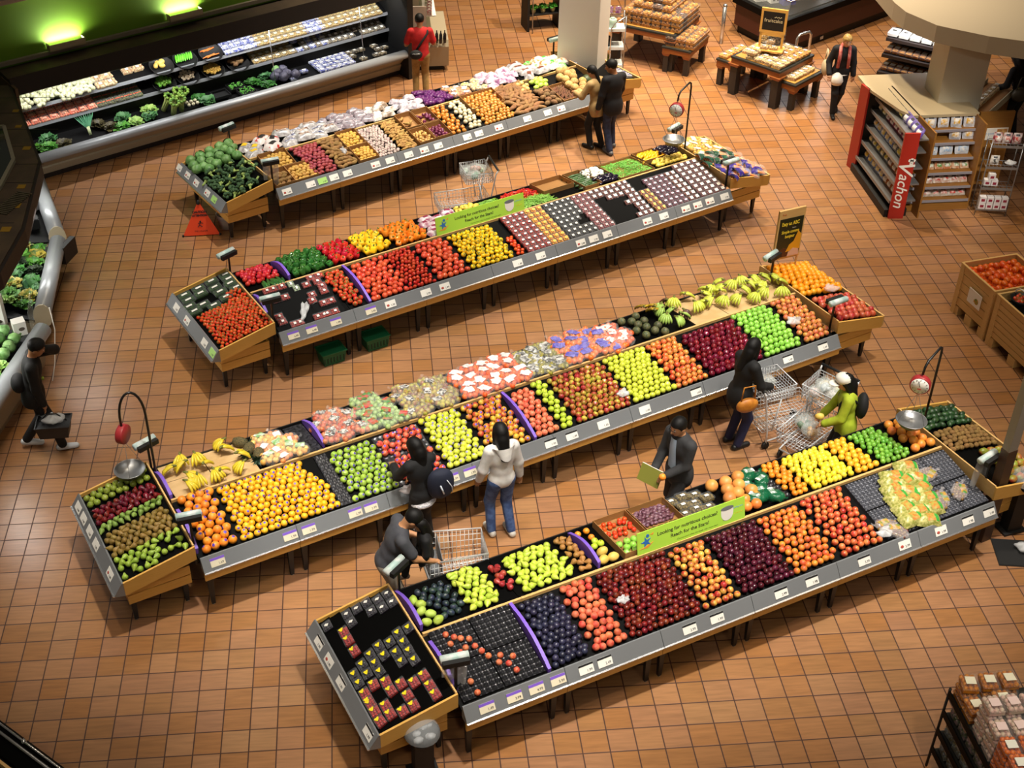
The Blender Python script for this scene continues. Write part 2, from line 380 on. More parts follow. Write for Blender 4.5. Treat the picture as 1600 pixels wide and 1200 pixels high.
# local helpers: matrix at a point of a tray, with the tray's slope
SF=math.atan(.21); SB=-math.atan(.11); SE=math.atan(.19)
def MF(row,u,v,h=0): return RM(row,u,v,zF(v)+h)@RX(SF)
def MBk(row,u,v,h=0): return RM(row,u,v,zB(v)+h)@RX(SB)
def xE(row,side,u):
    uL,uR=ROWS[row][2:]
    return u-(uL-.925) if side=='L' else (uR+.93)-u
def ME(row,side,u,v,h=0):
    return RM(row,u,v,zE(xE(row,side,u))+h)@RY(-SE if side=='L' else SE)
# ------------------------------------------------------------------ price cards
def card_mesh(w,h,kind):
    a=MB(); a.box(-w/2,w/2,-h/2,h/2,0,.003,0)
    if kind=='purple': a.box(-w/2,w/2,h*.22,h/2,.003,.0045,1)
    if kind=='dark': a.box(-w/2,w/2,h*.30,h/2,.003,.0045,2)
    if kind=='green': a.box(-w/2,w/2,-h/2,h/2,.003,.0045,3)
    if kind=='pict': a.ball((-w*.25,-h*.12,.004),(w*.14,h*.18,.002),8,4,4)
    return a.mesh('price_card',[M_WHITE if kind!='purple' else mat('cream_card','#ddd3b8',.6),M_PURPLE,M_INK,mat('lime_card','#a9d878',.5),mat('card_picture','#b04a3c',.6)])
CARDS={k:card_mesh(.175,.105,k) for k in ('purple','dark','plain','green','pict')}
TAGS={'T4':[(-.94,'purple','1.49'),(-.62,'purple','3.99'),(-.36,'purple','4.99'),(-.10,'purple','5.99'),(.24,'dark','1.99'),(.47,'dark','2.49'),(1.55,'dark','2.99'),(1.91,'dark','1.99'),(2.78,'dark','2.99'),(3.21,'dark','1.98'),(3.96,'dark','3.99'),(4.56,'pict','2.99'),(5.11,'pict','1.99'),(5.53,'dark','1.98'),(5.86,'dark','1.49')],
'T3':[(-3.4,'purple','1.69'),(-2.49,'purple','1.99'),(-2.25,'purple','1.99'),(-1.64,'purple','2.99'),(-1.43,'purple','2.99'),(-.3,'purple','1.99'),(-.05,'purple','1.99'),(1.14,'dark','1.99'),(1.46,'dark','1.49'),(1.95,'plain','1.49'),(2.61,'plain','1.49'),(3.45,'dark','1.69'),(5.04,'dark','1.49'),(5.67,'dark','1.49')],
'T2':[(-2.19,'purple','4.99'),(-1.9,'purple','4.99'),(-1.51,'purple','1.99'),(-.93,'purple','3.99'),(-.6,'pict','1.99'),(.01,'plain','2.99'),(.34,'pict','1.99'),(1.66,'plain','1.49'),(2.09,'plain','1.49'),(2.86,'pict','2.99'),(3.11,'plain','2.99'),(3.38,'plain','2.99'),(4.19,'pict','2.99'),(4.53,'plain','2.99'),(4.99,'pict','3.99'),(5.24,'pict','3.99'),(5.5,'pict','2.99'),(5.82,'plain','2.99')],
'T1':[(-1.02,'pict','1.49'),(-.56,'plain','1.49'),(-.33,'green','1.49'),(-.1,'plain','1.99'),(.17,'plain','1.99'),(.74,'pict','2.99'),(1.04,'plain','1.99'),(1.43,'plain','1.49'),(1.76,'pict','1.99'),(2.06,'plain','1.99'),(2.69,'plain','1.49'),(2.95,'plain','1.49'),(3.4,'pict','1.49'),(4.05,'plain','1.99'),(4.53,'plain','1.49'),(4.85,'pict','2.99')]}
UNDER={}   # label help: which goods lie above a price card
def above(row,u):
    best=[n for (r,a,b,n) in UNDER.get(row,[]) if a<=u<b]; return best[0] if best else 'edge'
def price_cards():
    RAILM=lambda row,u: RM(row,u,-.100,.7265)@RX(math.radians(55))
    for row in TAGS:
        seen={}
        for u,k,s in TAGS[row]:
            w=above(row,u); seen.setdefault((w,k),[]).append((u,s))
        for (w,k),L_ in seen.items():
            d={'purple':'purple-topped price card','dark':'dark-topped price card','plain':'white price card','green':'lime price card','pict':'pictured price card'}[k]
            for i,(u,s) in enumerate(L_):
                pos='' if len(L_)==1 else (', left of two' if i==0 else ', right of two') if len(L_)==2 else ', '+('left','middle','right')[min(i,2)]+' of three'
                c=link('price_card',CARDS[k],None,RAILM(row,u)); tag(c,f'{d} below {w} on the {RSHORT[row]} rail{pos}','price card','price cards on the '+RSHORT[row]+' rail')
                text(c,s,.04,TR(.035,-.022,.005),M_INK,'price')
    EN={'T4':[(1.5,'dark'),(1.21,'pict'),(.87,'dark'),(.14,'dark')],'T3':[(1.61,'plain'),(1.38,'plain'),(1.12,'plain'),(.86,'plain'),(.3,'pict')],'T2':[(1.47,'plain'),(1.06,'pict'),(.39,'plain'),(.1,'green')],'T1':[(1.75,'plain'),(1.41,'pict'),(1.06,'pict'),(.62,'pict'),(.35,'green')]}
    on={'T4':'the berry pack end table','T3':'the pear end table','T2':'the cherry tomato end table','T1':'the cabbage end table'}
    ordn=['farthest','second farthest','third farthest','fourth farthest','nearest']
    for row in EN:
        uL=ROWS[row][2]
        for i,(v,k) in enumerate(EN[row]):
            M=RM(row,uL-.925-.043,v,.722)@RZ(-PI/2)@RX(math.radians(56))
            c=link('price_card',CARDS[k],None,M@TR(0,0,.004)); n='nearest' if i==len(EN[row])-1 else ordn[i]
            tag(c,f'price card on the low rail of {on[row]}, '+(n if n!='nearest' else 'nearest the gallery'),'price card','price cards on the end tables')
            text(c,'1.99',.04,TR(.03,-.02,.005),M_INK,'price')
# ------------------------------------------------------------------ purple dividers
def divider(row,u,v0,v1,z,h,label):
    a=MB(); n=10
    for i in range(n):
        t0,t1=i/n,(i+1)/n; f=lambda t: h*(.35+.65*math.sin(PI*min(1,t*.9+.1)))
        y0,y1=v0+(v1-v0)*t0,v0+(v1-v0)*t1
        zz=lambda y: (zF(y) if y<.92 else zB(y))
        a.hexa([(-.012,y0,zz(y0)),(.012,y0,zz(y0)),(.012,y1,zz(y1)),(-.012,y1,zz(y1))],[(-.02,y0,zz(y0)+f(t0)),(.02,y0,zz(y0)+f(t0)),(.02,y1,zz(y1)+f(t1)),(-.02,y1,zz(y1)+f(t1))])
    o=obj('purple_divider',a,M_PURPLE,None,RM(row,u,0,0)); tag(o,label,'divider','purple dividers between the bins')
    return o
divider('T4',-.15,.0,.9,0,.15,'long purple divider between the dimpled black trays and black plums')
divider('T4',1.03,.98,1.66,0,.17,'purple divider between brown pears and yellow mangoes')
divider('T4',-1.17,1.0,1.7,0,.17,'purple divider at the corner beside avocados and berry packs')
divider('T4',-1.17,.15,.8,0,.15,'purple divider at the front corner beside the dimpled black trays')
divider('T3',.97,.0,.88,0,.15,'long purple divider between mixed apples and pink apples')
divider('T3',-1.55,1.0,1.68,0,.17,'purple divider between bagged citrus and bagged red apples')
divider('T3',-3.57,.95,1.6,0,.17,'purple divider between the pear end table and banana boards')
divider('T3',-3.57,.1,.75,0,.15,'purple divider between the pear end table and large oranges')
divider('T2',-.88,.0,.9,0,.15,'long purple divider between vine tomatoes and large red tomatoes')
divider('T2',-1.72,1.0,1.66,0,.17,'purple divider between cucumbers and green peppers')
divider('T2',-2.37,.4,.85,0,.15,'purple divider behind the crate of cherry tomatoes')
# ------------------------------------------------------------------ bag dispensers on posts
def bag_post(row,u,v,yaw,label,hang=False):
    t=thing('bag_dispenser',label,'bag dispenser',RM(row,u,v,.0),'plastic bag rolls on posts')
    obj('post',MB().bar((0,0,.55),(0,0,1.22),.025),M_LEG,t)
    a=MB().add([],[]); Mx=TR(0,0,1.24)@RZ(yaw)
    a.box(-.14,.14,-.045,.01,-.01,.055,0,Mx); obj('holder',a,M_MATBLK,t)
    r=MB(); pts=[Mx@Vector((-.15,.06,.03)),Mx@Vector((.15,.06,.03))]; r.tube(pts,.045,12); ro=obj('roll',r,mat('bag_roll_white','#d9dedb',.4,c2='#a9c4be',scale=10),t)
    if hang:
        g=MB().grid(lambda s,q:tuple(Mx@Vector((-.14+.28*s*(1-.15*q)+.02,.10+.02*math.sin(s*9+q*3),.02-.55*q))),8,8); obj('hanging_bag',g,film('bag_sheet',op=.45,rough=.25),ro)
    return t
GRY=PI
bag_post('T4',-1.14,1.66,.5,'bag roll on a post at the far corner of the berry pack table')
bag_post('T4',-1.17,.16,-.2,'bag roll on a post between berry packs and the dimpled black trays',True)
bag_post('T4',6.03,.20,.2,'bag roll with a long hanging bag beside the grey post',True)
bag_post('T3',-3.585,1.70,.3,'bag roll on a post beside the hanging scale at the pear table')
bag_post('T3',-3.585,.16,-.2,'bag roll on a post between pears and large oranges')
bag_post('T3',6.01,.15,PI,'black bag holder on a post beside the pomegranates')
bag_post('T3',6.01,1.5,.3,'bag roll on a post below the orange fruit sign')
bag_post('T2',-2.41,1.62,.3,'bag roll on a post behind the packed herbs')
bag_post('T2',-2.385,.14,-.1,'bag roll on a post between cherry tomatoes and packed tomatoes')
bag_post('T2',6.0,.10,PI,'black bag holder on a post beside the bagged carrots')
bag_post('T2',6.02,1.52,.3,'bag roll on a post beside the pan of the far scale')
bag_post('T1',-1.20,1.66,.2,'bag roll on a post behind the cabbages')
bag_post('T1',-1.20,.05,-.2,'bag roll on a post between broccoli and potatoes',True)
bag_post('T1',6.0,1.68,PI,'black bag holder on a post beside the square white pillar')
# ------------------------------------------------------------------ hanging scales
def scale(row,u,v,yaw,label,reach=.42,round_top=False):
    t=thing('hanging_scale',label,'hanging scale',RM(row,u,v,0)@RZ(yaw),'hanging scales on curved poles')
    if round_top: pts=[(0,0,.6),(0,0,1.75)]+[(-reach/2+reach/2*math.cos(a),0,1.82+.36*math.sin(a)) for a in np.linspace(0,PI*.97,12)]+[(-reach,0,1.99-.3)]
    else: pts=[(0,0,.6),(0,0,2.12),(-.02,0,2.19),(-.06,0,2.22),(-reach+.08,0,2.16),(-reach+.02,0,2.10),(-reach,0,2.0)]
    obj('pole',MB().tube([tuple(map(float,p)) for p in pts],.016,8),M_LEG,t)
    dz=1.85 if not round_top else 1.60; e=Vector(pts[-1])
    obj('hook',MB().tube([tuple(e),(-reach,0,dz+.12)],.006,6),M_CHROME,t)
    Md=TR(-reach,0,dz)@RZ(-yaw-math.radians(ROWS[row][1])+(math.radians(-25) if not round_top else math.radians(-105)))@RX(PI/2)
    a=MB().lathe([(0,-.045),(.12,-.045),(.125,-.03),(.125,.03),(.12,.045),(.105,.045)],24,0,Md); d=obj('dial_case',a,mat('scale_red','#9c2a2e',.4),t)
    f=MB().lathe([(.108,.04),(.108,.046),(0,.047)],24,0,Md); 
    for k in range(12):
        an=k*PI/6; f.box(-.003,.003,.080,.098,.047,.049,1,Md@RZ(an))
    f.box(-.003,.003,-.01,.075,.049,.052,1,Md@RZ(.3)); f.box(-.022,.022,-.05,-.035,.047,.049,2,Md)
    obj('dial_face',f,[M_WHITE,M_INK,mat('scale_red2','#b0302c',.5)],d)
    pz=dz-.58
    p=MB().lathe([(0,-.03),(.15,-.03),(.185,.03),(.195,.035),(.190,.04),(.18,.035),(.145,-.018),(0,-.018)],28,0,TR(-reach,0,pz)); obj('pan',p,M_STEEL,t)
    c=MB()
    for k in range(3):
        an=k*2*PI/3+.4; c.tube([(-reach,0,dz-.12),(-reach+.185*math.cos(an),.185*math.sin(an),pz+.03)],.003,5)
    obj('chain',c,M_STEEL,t); return t
scale('T3',-3.57,1.56,math.radians(-10),'hanging scale with a dark red side-on dial beside the pear end table',.30,True)
scale('T2',6.06,1.30,math.radians(20),'hanging scale with white dial behind the carrots on the second island',.42)
scale('T4',6.05,1.34,math.radians(20),'hanging scale with white dial beside the avocados on the front island',.42)
# ------------------------------------------------------------------ lime green banners
def banner(row,u0,u1,label):
    t=thing('lime_banner',label,'banner',RM(row,(u0+u1)/2,.918,.955)@RX(math.radians(78)),'lime green nutrition banners')
    W=u1-u0; H=.30
    a=MB().box(-W/2,W/2,0,H,-.006,.006); 
    obj('board',a,mat('lime_board','#aee04a',.5),t)
    s=.066
    text(t,'Looking for nutritious choices?',s,TR(-W*.04,H*.68,.007),M_INK,'lettering',bold=.0010)
    text(t,'Reach for the Stars!',s,TR(-W*.02,H*.40,.007),M_INK,'lettering',bold=.0010)
    text(t,'Choose more often the foods with more stars',.03,TR(W*.05,H*.16,.007),mat('lime_ink','#5f7d2a',.6),'small_lettering')
    # running star figure: a five-armed star leaning forward with a round head, over an orange swoosh
    g=MB(); cx,cy=-W*.42,H*.52
    star=[]
    for k in range(10):
        an=PI/2+.25+k*PI/5; r=.075 if k%2==0 else .028; star.append((cx+r*math.cos(an),cy+r*math.sin(an)))
    g.prism(star,.006,.009,0); g.prism([(cx+.02+.022*math.cos(a),cy+.075+.022*math.sin(a)) for a in np.linspace(0,2*PI,12,endpoint=False)],.006,.0095,0)
    g.prism([(cx-.10,cy-.075),(cx-.02,cy-.06),(cx+.10,cy-.02),(cx+.02,cy-.085)],.006,.008,1)
    g.prism([(cx+.05,cy+.08),(cx+.10,cy+.10),(cx+.095,cy+.07)],.006,.008,1)
    obj('star_emblem',g,[mat('emblem_blue','#2f6fb8',.5),mat('emblem_orange','#e8973a',.5)],t)
    # white bowl with a grey rim, and a pale blue line of writing
    b=MB(); bx,by=W*.33,H*.60
    b.prism([(bx+.085*math.cos(a),by-.02+.10*math.sin(a)) for a in np.linspace(PI,2*PI,14)]+[(bx+.085,by+.045),(bx-.085,by+.045)],.006,.009,0)
    b.prism([(bx+.09*math.cos(a),by+.045+.028*math.sin(a)) for a in np.linspace(0,2*PI,18,endpoint=False)],.009,.011,1)
    b.prism([(bx+.06*math.cos(a),by-.10+.014*math.sin(a)) for a in np.linspace(0,2*PI,12,endpoint=False)],.005,.0085,1)
    obj('bowl_picture',b,[M_WHITE,mat('rim_grey','#6e7478',.4)],t)
    text(t,'guiding stars',.028,TR(W*.435,H*.66,.007),mat('pale_blue_print','#7aa6d8',.5),'blue_lettering')
    text(t,'etoiles guide',.024,TR(W*.435,H*.40,.007),mat('yellow_print','#dccb3e',.5),'yellow_lettering')
    return t
banner('T4',1.50,2.98,'lime green banner with a running star standing over the dark plums')
banner('T2',.80,2.45,'lime green banner with a running star standing over the yellow tomatoes')
# fruit sign at the end of the third island
def fruit_sign():
    t=thing('fruit_sign','wood framed fruit sign with yellow writing standing above the bright oranges','sign',RM('T3',6.35,1.62,.93)@RZ(math.radians(-6)))
    t.scale=(.72,1,1)
    for x in (-.29,.29): obj('post',MB().box(x-.012,x+.012,-.012,.012,-.1,.95),M_WOOD2,t)
    obj('frame',MB().box(-.32,.32,-.018,.018,.16,1.0,0),M_WOOD2,t)
    a=MB().box(-.285,.285,-.024,-.016,.20,.86,0); a.prism([(-.285,.20),(.285,.20),(.285,.34),(.05,.30),(-.1,.36),(-.285,.30)],.024,.026,1,RX(PI/2)); a.prism([(-.05,.28),(.285,.30),(.285,.55),(.2,.62),(.12,.45),(.02,.40)],.0265,.028,2,RX(PI/2))
    a.prism([(.0,.20),(.285,.20),(.26,.30),(.12,.33),(.02,.27)],.0285,.030,3,RX(PI/2))
    obj('poster',a,[mat('poster_dark','#1d2412',.4),mat('poster_brown','#4a2416',.5),mat('poster_yellow','#e0a01c',.5),mat('poster_pink','#d9b098',.5)],t)
    Y=mat('sign_yellow','#ecd43a',.5)
    for s,z,k in (('Easy as ABC',.77,.085),('Simple comme',.63,.072),('bonjour',.55,.072)): text(t,s,k,TR(-.02 if k>.08 else .0,-.027,z)@RX(PI/2),Y,'yellow_lettering',bold=.002)
    text(t,'Fruit et',.03,TR(.08,-.027,.69)@RX(PI/2),M_WHITE,'white_lettering'); text(t,'Fruit',.05,TR(-.2,-.02,.93)@RX(PI/2),mat('sign_red','#b8482a',.5),'red_lettering')
fruit_sign()
# ------------------------------------------------------------------ produce shapes
M_STEM=mat('stem_brown','#5a4426',.7); M_LEAF=mat('calyx_green','#4c7a2a',.6)
def rprof(pts): return pts
def apple_me(name,m,r=.038,tall=.92,dim=.20):
    a=MB(); n=9; P=[]
    for i in range(n+1):
        t=PI*i/n; rr=math.sin(t)*(1+.06*math.cos(t)); z=-math.cos(t)*tall
        z-= dim*math.exp(-(rr/.32)**2)*(1 if z>0 else -.6)
        P.append((r*rr if 0<i<n else 0,r*z))
    a.lathe(P,12); top=P[-1][1]; a.tube([(0,0,top),(r*.06,0,top+r*.38)],r*.06,4,1)
    return a.mesh(name,[m,M_STEM])
def round_me(name,m,r,sq=1.0,tip=0.0,seg=12,rings=8,cal=None,dim=.05):
    a=MB(); P=[]
    for i in range(rings+1):
        t=PI*i/rings; rr=math.sin(t); z=-math.cos(t)*sq-dim*math.exp(-(rr/.3)**2)*(1 if i>rings/2 else -1)
        if i==rings: z+=tip
        P.append((r*rr if 0<i<rings else 0,r*z))
    a.lathe(P,seg)
    ms=[m]
    if cal:
        ms.append(cal); zt=P[-1][1]
        for k in range(5):
            an=2*PI*k/5; c,s=math.cos(an),math.sin(an)
            a.add([(0,0,zt+.004),(r*.45*c-.12*r*s,r*.45*s+.12*r*c,zt+.10*r),(r*.75*c,r*.75*s,zt-.05*r),(r*.45*c+.12*r*s,r*.45*s-.12*r*c,zt+.10*r)],[(0,1,2,3)],1)
        a.tube([(0,0,zt),(r*.1,0,zt+r*.3)],r*.07,4,1)
    return a.mesh(name,ms)
def pear_me(name,m,r=.035):
    P=[(0,-.9),(.55,-.85),(.9,-.55),(1.0,-.1),(.9,.35),(.62,.8),(.42,1.15),(.34,1.45),(.2,1.62),(0,1.66)]
    a=MB().lathe([(x*r,z*r) for x,z in P],12); a.tube([(0,0,1.62*r),(r*.12,0,2.05*r)],r*.06,4,1); return a.mesh(name,[m,M_STEM])
def lump_me(name,m,rx,ry,rz,amp=.12,seed=1,seg=12,rings=8):
    q=random.Random(seed); ph=[q.uniform(0,6) for _ in range(6)]
    def f(u,v):
        th=2*PI*u; t=PI*v; x,y,z=math.sin(t)*math.cos(th),math.sin(t)*math.sin(th),math.cos(t)
        k=1+amp*(math.sin(3*x+ph[0])*math.cos(3*y+ph[1])+.6*math.sin(5*z+4*x+ph[2])+.4*math.sin(6*y-5*z+ph[3]))
        return (x*rx*k,y*ry*k,z*rz*k)
    return MB().grid(f,seg,rings).mesh(name,[m])
def pepper_me(name,m,r=.043,h=.05):
    P=[(0,-h*.75),(r*.5,-h*.95),(r*.85,-h*.7),(r*.98,-h*.1),(r*1.05,h*.45),(r*.85,h*.85),(r*.4,h*.95),(r*.15,h*.8),(0,h*.78)]
    a=MB().lathe(P,16,0,None,lambda an,z: 1+.11*math.cos(4*an)); a.tube([(0,0,h*.75),(.004,0,h*1.05),(.014,.004,h*1.35)],[.010,.006,.006],6,1)
    return a.mesh(name,[m,M_LEAF])
def curved_me(name,m,length,r,bend=.3,seg=8,tip=.35,n=7):
    pts=[];rs=[]
    for i in range(n):
        t=i/(n-1)-.5; pts.append((length*t,0,-bend*length*t*t*2)); rs.append(r*max(tip,math.cos(t*PI*.92)**.5))
    return MB().tube(pts,rs,seg).mesh(name,[m])
FM={}
def F(n,*a,**k): FM[n]=(a,k)
ST=lambda c,r=.036: (c,(r*.62,0,r*.72),r*.36)
P_='#5b46b8'
prod={}
def P(n,me,lift): prod[n]=(me,lift)
P('large_orange',round_me('large_orange',mat('orange_peel','#ec8a1e',.45,c2='#f19a34',vary=.12,sticker=ST(P_,.045)),.046,.97),.044)
P('mandarin',round_me('mandarin',mat('mandarin_peel','#f3ae17',.4,c2='#f6bd2c',scale=6,vary=.13,sticker=ST(P_,.036)),.036,.92),.032)
P('green_apple',apple_me('green_apple',mat('green_apple_skin','#8fb23a',.3,c2='#a9c455',scale=20,vary=.12,sticker=ST(P_)),.037),.033)
P('red_apple',apple_me('red_apple',mat('red_apple_skin','#c8372e',.3,c2='#e07a58',scale=25,vary=.15,sticker=ST(P_)),.037),.033)
P('yellow_apple',apple_me('yellow_apple',mat('yellow_apple_skin','#c9d238',.3,c2='#d9dc55',scale=14,vary=.08,sticker=ST('#8d86c8')),.037),.033)
P('blushed_apple',apple_me('blushed_apple',mat('blushed_skin','#d9b23c',.3,c2='#c04a34',scale=14,vary=.14,sticker=ST(P_)),.036),.032)
P('pink_apple',apple_me('pink_apple',mat('pink_skin','#d9583c',.3,c2='#e4906a',scale=30,vary=.12),.037),.033)
P('lime_apple',apple_me('lime_apple',mat('lime_skin','#b4cc34',.3,c2='#c3d64a',scale=14,vary=.08),.036),.032)
P('striped_apple',apple_me('striped_apple',mat('striped_skin','#a33a2c',.3,c2='#b7b03e',scale=16,vary=.2,thr=(.45,.65)),.035),.031)
P('golden_apple',apple_me('golden_apple',mat('golden_skin','#d3d84a',.3,c2='#c6d23e',scale=14,vary=.07),.036),.032)
P('orange_red_apple',apple_me('orange_red_apple',mat('orange_red_skin','#cf4a2c',.3,c2='#e0a04a',scale=18,vary=.15),.036),.032)
P('dark_red_apple',apple_me('dark_red_apple',mat('dark_red_skin','#5e1020',.18,c2='#7c1a2a',scale=18,vary=.2),.038,1.02),.034)
P('bright_green_apple',apple_me('bright_green_apple',mat('bright_green_skin','#84c040',.3,c2='#98cc55',scale=24,vary=.1),.037),.033)
P('rosy_apple',apple_me('rosy_apple',mat('rosy_skin','#d09a44',.3,c2='#cc6a48',scale=16,vary=.15),.037),.033)
P('bright_orange',round_me('bright_orange',mat('bright_orange_peel','#f59a12',.4,c2='#f8aa24',vary=.12),.042,.97),.040)
P('pomegranate',round_me('pomegranate',mat('pomegranate_skin','#b5382c',.35,c2='#cf6a48',scale=16,vary=.18),.043,.95,.25),.041)
P('olive_apple',apple_me('olive_apple',mat('olive_skin','#8a9a34',.35,c2='#7a8a2c',scale=20,vary=.15),.036),.033)
P('red_pear',pear_me('red_pear',mat('red_pear_skin','#5a1018',.2,c2='#7a1e22',scale=14,vary=.25),.031),.029)
P('brown_pear',pear_me('brown_pear',mat('brown_pear_skin','#7a6428',.5,c2='#8f7434',scale=20,vary=.15),.031),.029)
P('green_pear',pear_me('green_pear',mat('green_pear_skin','#8fb038',.4,c2='#a0bc48',scale=20,vary=.12),.031),.029)
P('small_green_pear',pear_me('small_green_pear',mat('small_green_pear_skin','#7f9c46',.4,vary=.12),.029),.027)
P('plum',round_me('plum',mat('plum_skin','#1d1c2c',.35,c2='#2c2c44',scale=14,vary=.3),.032,1.05),.031)
P('peach',round_me('peach',mat('peach_skin','#d57a50',.6,c2='#b8442f',scale=18,vary=.15),.036,.95),.033)
P('dark_nectarine',round_me('dark_nectarine',mat('dark_nectarine_skin','#7e2a1c',.25,c2='#4c1114',scale=18,vary=.25),.030,.97),.029)
P('yellow_red_plum',round_me('yellow_red_plum',mat('yellow_red_plum_skin','#d8a84a',.3,c2='#b03a2a',scale=18,vary=.18),.033,.97),.031)
P('dark_red_plum',round_me('dark_red_plum',mat('dark_red_plum_skin','#3a0f1c',.2,c2='#521826',scale=18,vary=.3),.031,.97),.029)
P('apricot',round_me('apricot',mat('apricot_skin','#dd8f2e',.45,c2='#cf5a34',scale=18,vary=.15),.033,.97),.031)
P('nectarine',round_me('nectarine',mat('nectarine_skin','#b8392c',.3,c2='#dd8448',scale=18,vary=.2),.034,.97),.032)
P('avocado',lump_me('avocado',mat('avocado_skin','#1e3a20',.4,c2='#2f4f2a',scale=30,vary=.3,bump=.4),.045,.032,.032,.05,3),.031)
P('purple_avocado',lump_me('purple_avocado',mat('purple_avocado_skin','#2a3046',.35,c2='#2c4030',scale=25,vary=.3),.040,.032,.032,.04,4),.031)
P('kiwi',lump_me('kiwi',mat('kiwi_skin','#8a6a38',.8,c2='#7a5a2c',scale=60,vary=.15,bump=.4),.036,.028,.028,.03,5),.028)
P('mango',lump_me('mango',mat('mango_skin','#8a9a34',.35,c2='#b84a34',scale=10,vary=.2),.058,.043,.040,.05,6),.040)
P('lemon',round_me('lemon',mat('lemon_peel','#f2d630',.35,c2='#f6e048',vary=.08),.032,1.1,.22),.031)
P('yellow_orange',round_me('yellow_orange',mat('yellow_orange_peel','#f2a81e',.4,c2='#f5b838',vary=.1),.036,.95),.034)
P('lime',round_me('lime',mat('lime_peel','#5c9a2c',.35,c2='#7ab040',scale=16,vary=.2),.029,1.06,.15),.028)
P('grapefruit',round_me('grapefruit',mat('grapefruit_peel','#efa33a',.4,c2='#e8863c',scale=8,vary=.1),.050,.96),.048)
P('clementine',round_me('clementine',mat('clementine_peel','#f08a1a',.4,c2='#f39a30',vary=.1),.033,.9),.030)
P('pomelo',round_me('pomelo',mat('pomelo_peel','#e8a050',.45,c2='#d88a48',scale=8,vary=.12),.068,.98),.065)
P('winter_pear',pear_me('winter_pear',mat('winter_pear_skin','#b0c83a',.4,c2='#bfd04c',scale=20,vary=.1,sticker=ST('#6a62b0',.034)),.034),.031)
P('green_gold_pear',pear_me('green_gold_pear',mat('green_gold_pear_skin','#a8c43c',.4,c2='#c2cc4c',scale=20,vary=.1,sticker=ST('#7a70b8',.034)),.034),.031)
P('russet_pear',pear_me('russet_pear',mat('russet_pear_skin','#9a6a30',.55,c2='#a8783c',scale=20,vary=.15),.030),.028)
P('small_red_pear',pear_me('small_red_pear',mat('small_red_pear_skin','#8f2a22',.3,c2='#a8403a',scale=20,vary=.15),.031),.029)
P('yellow_mango',lump_me('yellow_mango',mat('yellow_mango_skin','#dcc060',.5,c2='#d8b250',vary=.1),.062,.045,.045,.03,7),.044)
P('vine_tomato',round_me('vine_tomato',mat('vine_tomato_skin','#d2502a',.25,c2='#cf402a',vary=.1),.034,.85,cal=M_LEAF),.029)
P('large_tomato',round_me('large_tomato',mat('large_tomato_skin','#c7442c',.22,c2='#cc5434',vary=.1),.040,.82),.033)
P('plum_tomato',round_me('plum_tomato',mat('plum_tomato_skin','#b93222',.22,c2='#c04028',vary=.12),.025,1.35),.026)
P('yellow_tomato',round_me('yellow_tomato',mat('yellow_tomato_skin','#f0c81e',.25,c2='#e8b41c',vary=.1),.034,.85,cal=M_LEAF),.030)
P('small_tomato',round_me('small_tomato',mat('small_tomato_skin','#d4481e',.25,vary=.15),.026,.9),.023)
P('cherry_tomato',round_me('cherry_tomato',mat('cherry_tomato_skin','#d8421c',.2,c2='#dc5426',vary=.12),.024,.95,cal=M_LEAF),.022)
P('green_pepper',pepper_me('green_pepper',mat('green_pepper_skin','#25521e',.15,c2='#33682a',vary=.2)),.045)
P('red_pepper',pepper_me('red_pepper',mat('red_pepper_skin','#c41e1e',.15,c2='#b01818',vary=.15)),.045)
P('yellow_pepper',pepper_me('yellow_pepper',mat('yellow_pepper_skin','#f0b816',.15,c2='#f2c228',vary=.1)),.045)
P('orange_pepper',pepper_me('orange_pepper',mat('orange_pepper_skin','#ec7a18',.15,c2='#ee8a28',vary=.1)),.045)
P('radish',round_me('radish',mat('radish_skin','#b81c26',.25,c2='#c8323a',vary=.15),.034,.95,.3),.031)
P('white_potato',lump_me('white_potato',mat('white_potato_skin','#c9a050',.7,c2='#b88a3c',scale=30,vary=.12),.036,.029,.028,.05,11),.027)
P('yellow_potato',lump_me('yellow_potato',mat('yellow_potato_skin','#cfa64e',.7,c2='#bd9040',scale=30,vary=.12),.034,.029,.027,.05,12),.026)
P('red_potato',lump_me('red_potato',mat('red_potato_skin','#8f3038',.6,c2='#a04448',scale=30,vary=.15),.036,.030,.029,.04,13),.028)
P('brown_potato',lump_me('brown_potato',mat('brown_potato_skin','#94703c',.8,c2='#7c5a2e',scale=30,vary=.15),.055,.033,.031,.06,14),.030)
P('small_gold_potato',lump_me('small_gold_potato',mat('small_gold_skin','#d0a548',.7,vary=.12),.032,.028,.026,.05,15),.025)
P('garlic_bulb',round_me('garlic_bulb',mat('garlic_skin','#c9bcae',.6,c2='#b49a98',scale=30,vary=.1),.026,.8,.6),.021)
P('ginger_root',lump_me('ginger_root',mat('ginger_skin','#b89352',.8,c2='#9a7438',scale=30,vary=.15),.050,.022,.020,.22,16),.020)
P('shallot',round_me('shallot',mat('shallot_skin','#d0a860',.5,vary=.15),.024,1.0,.5),.022)
P('red_onion',round_me('red_onion',mat('red_onion_skin','#5c1a38',.35,c2='#6e2a48',scale=20,vary=.2),.030,.85,.35),.025)
P('yellow_onion',round_me('yellow_onion',mat('yellow_onion_skin','#cf8a3a',.35,c2='#c27a2e',scale=20,vary=.12),.037,.9,.35),.033)
P('white_onion',round_me('white_onion',mat('white_onion_skin','#d8d0b4',.35,c2='#cfc6a2',scale=20,vary=.06),.036,.9,.35),.032)
P('brown_onion',round_me('brown_onion',mat('brown_onion_skin','#cc8f3e',.4,c2='#b87a30',scale=20,vary=.12),.034,.9,.35),.030)
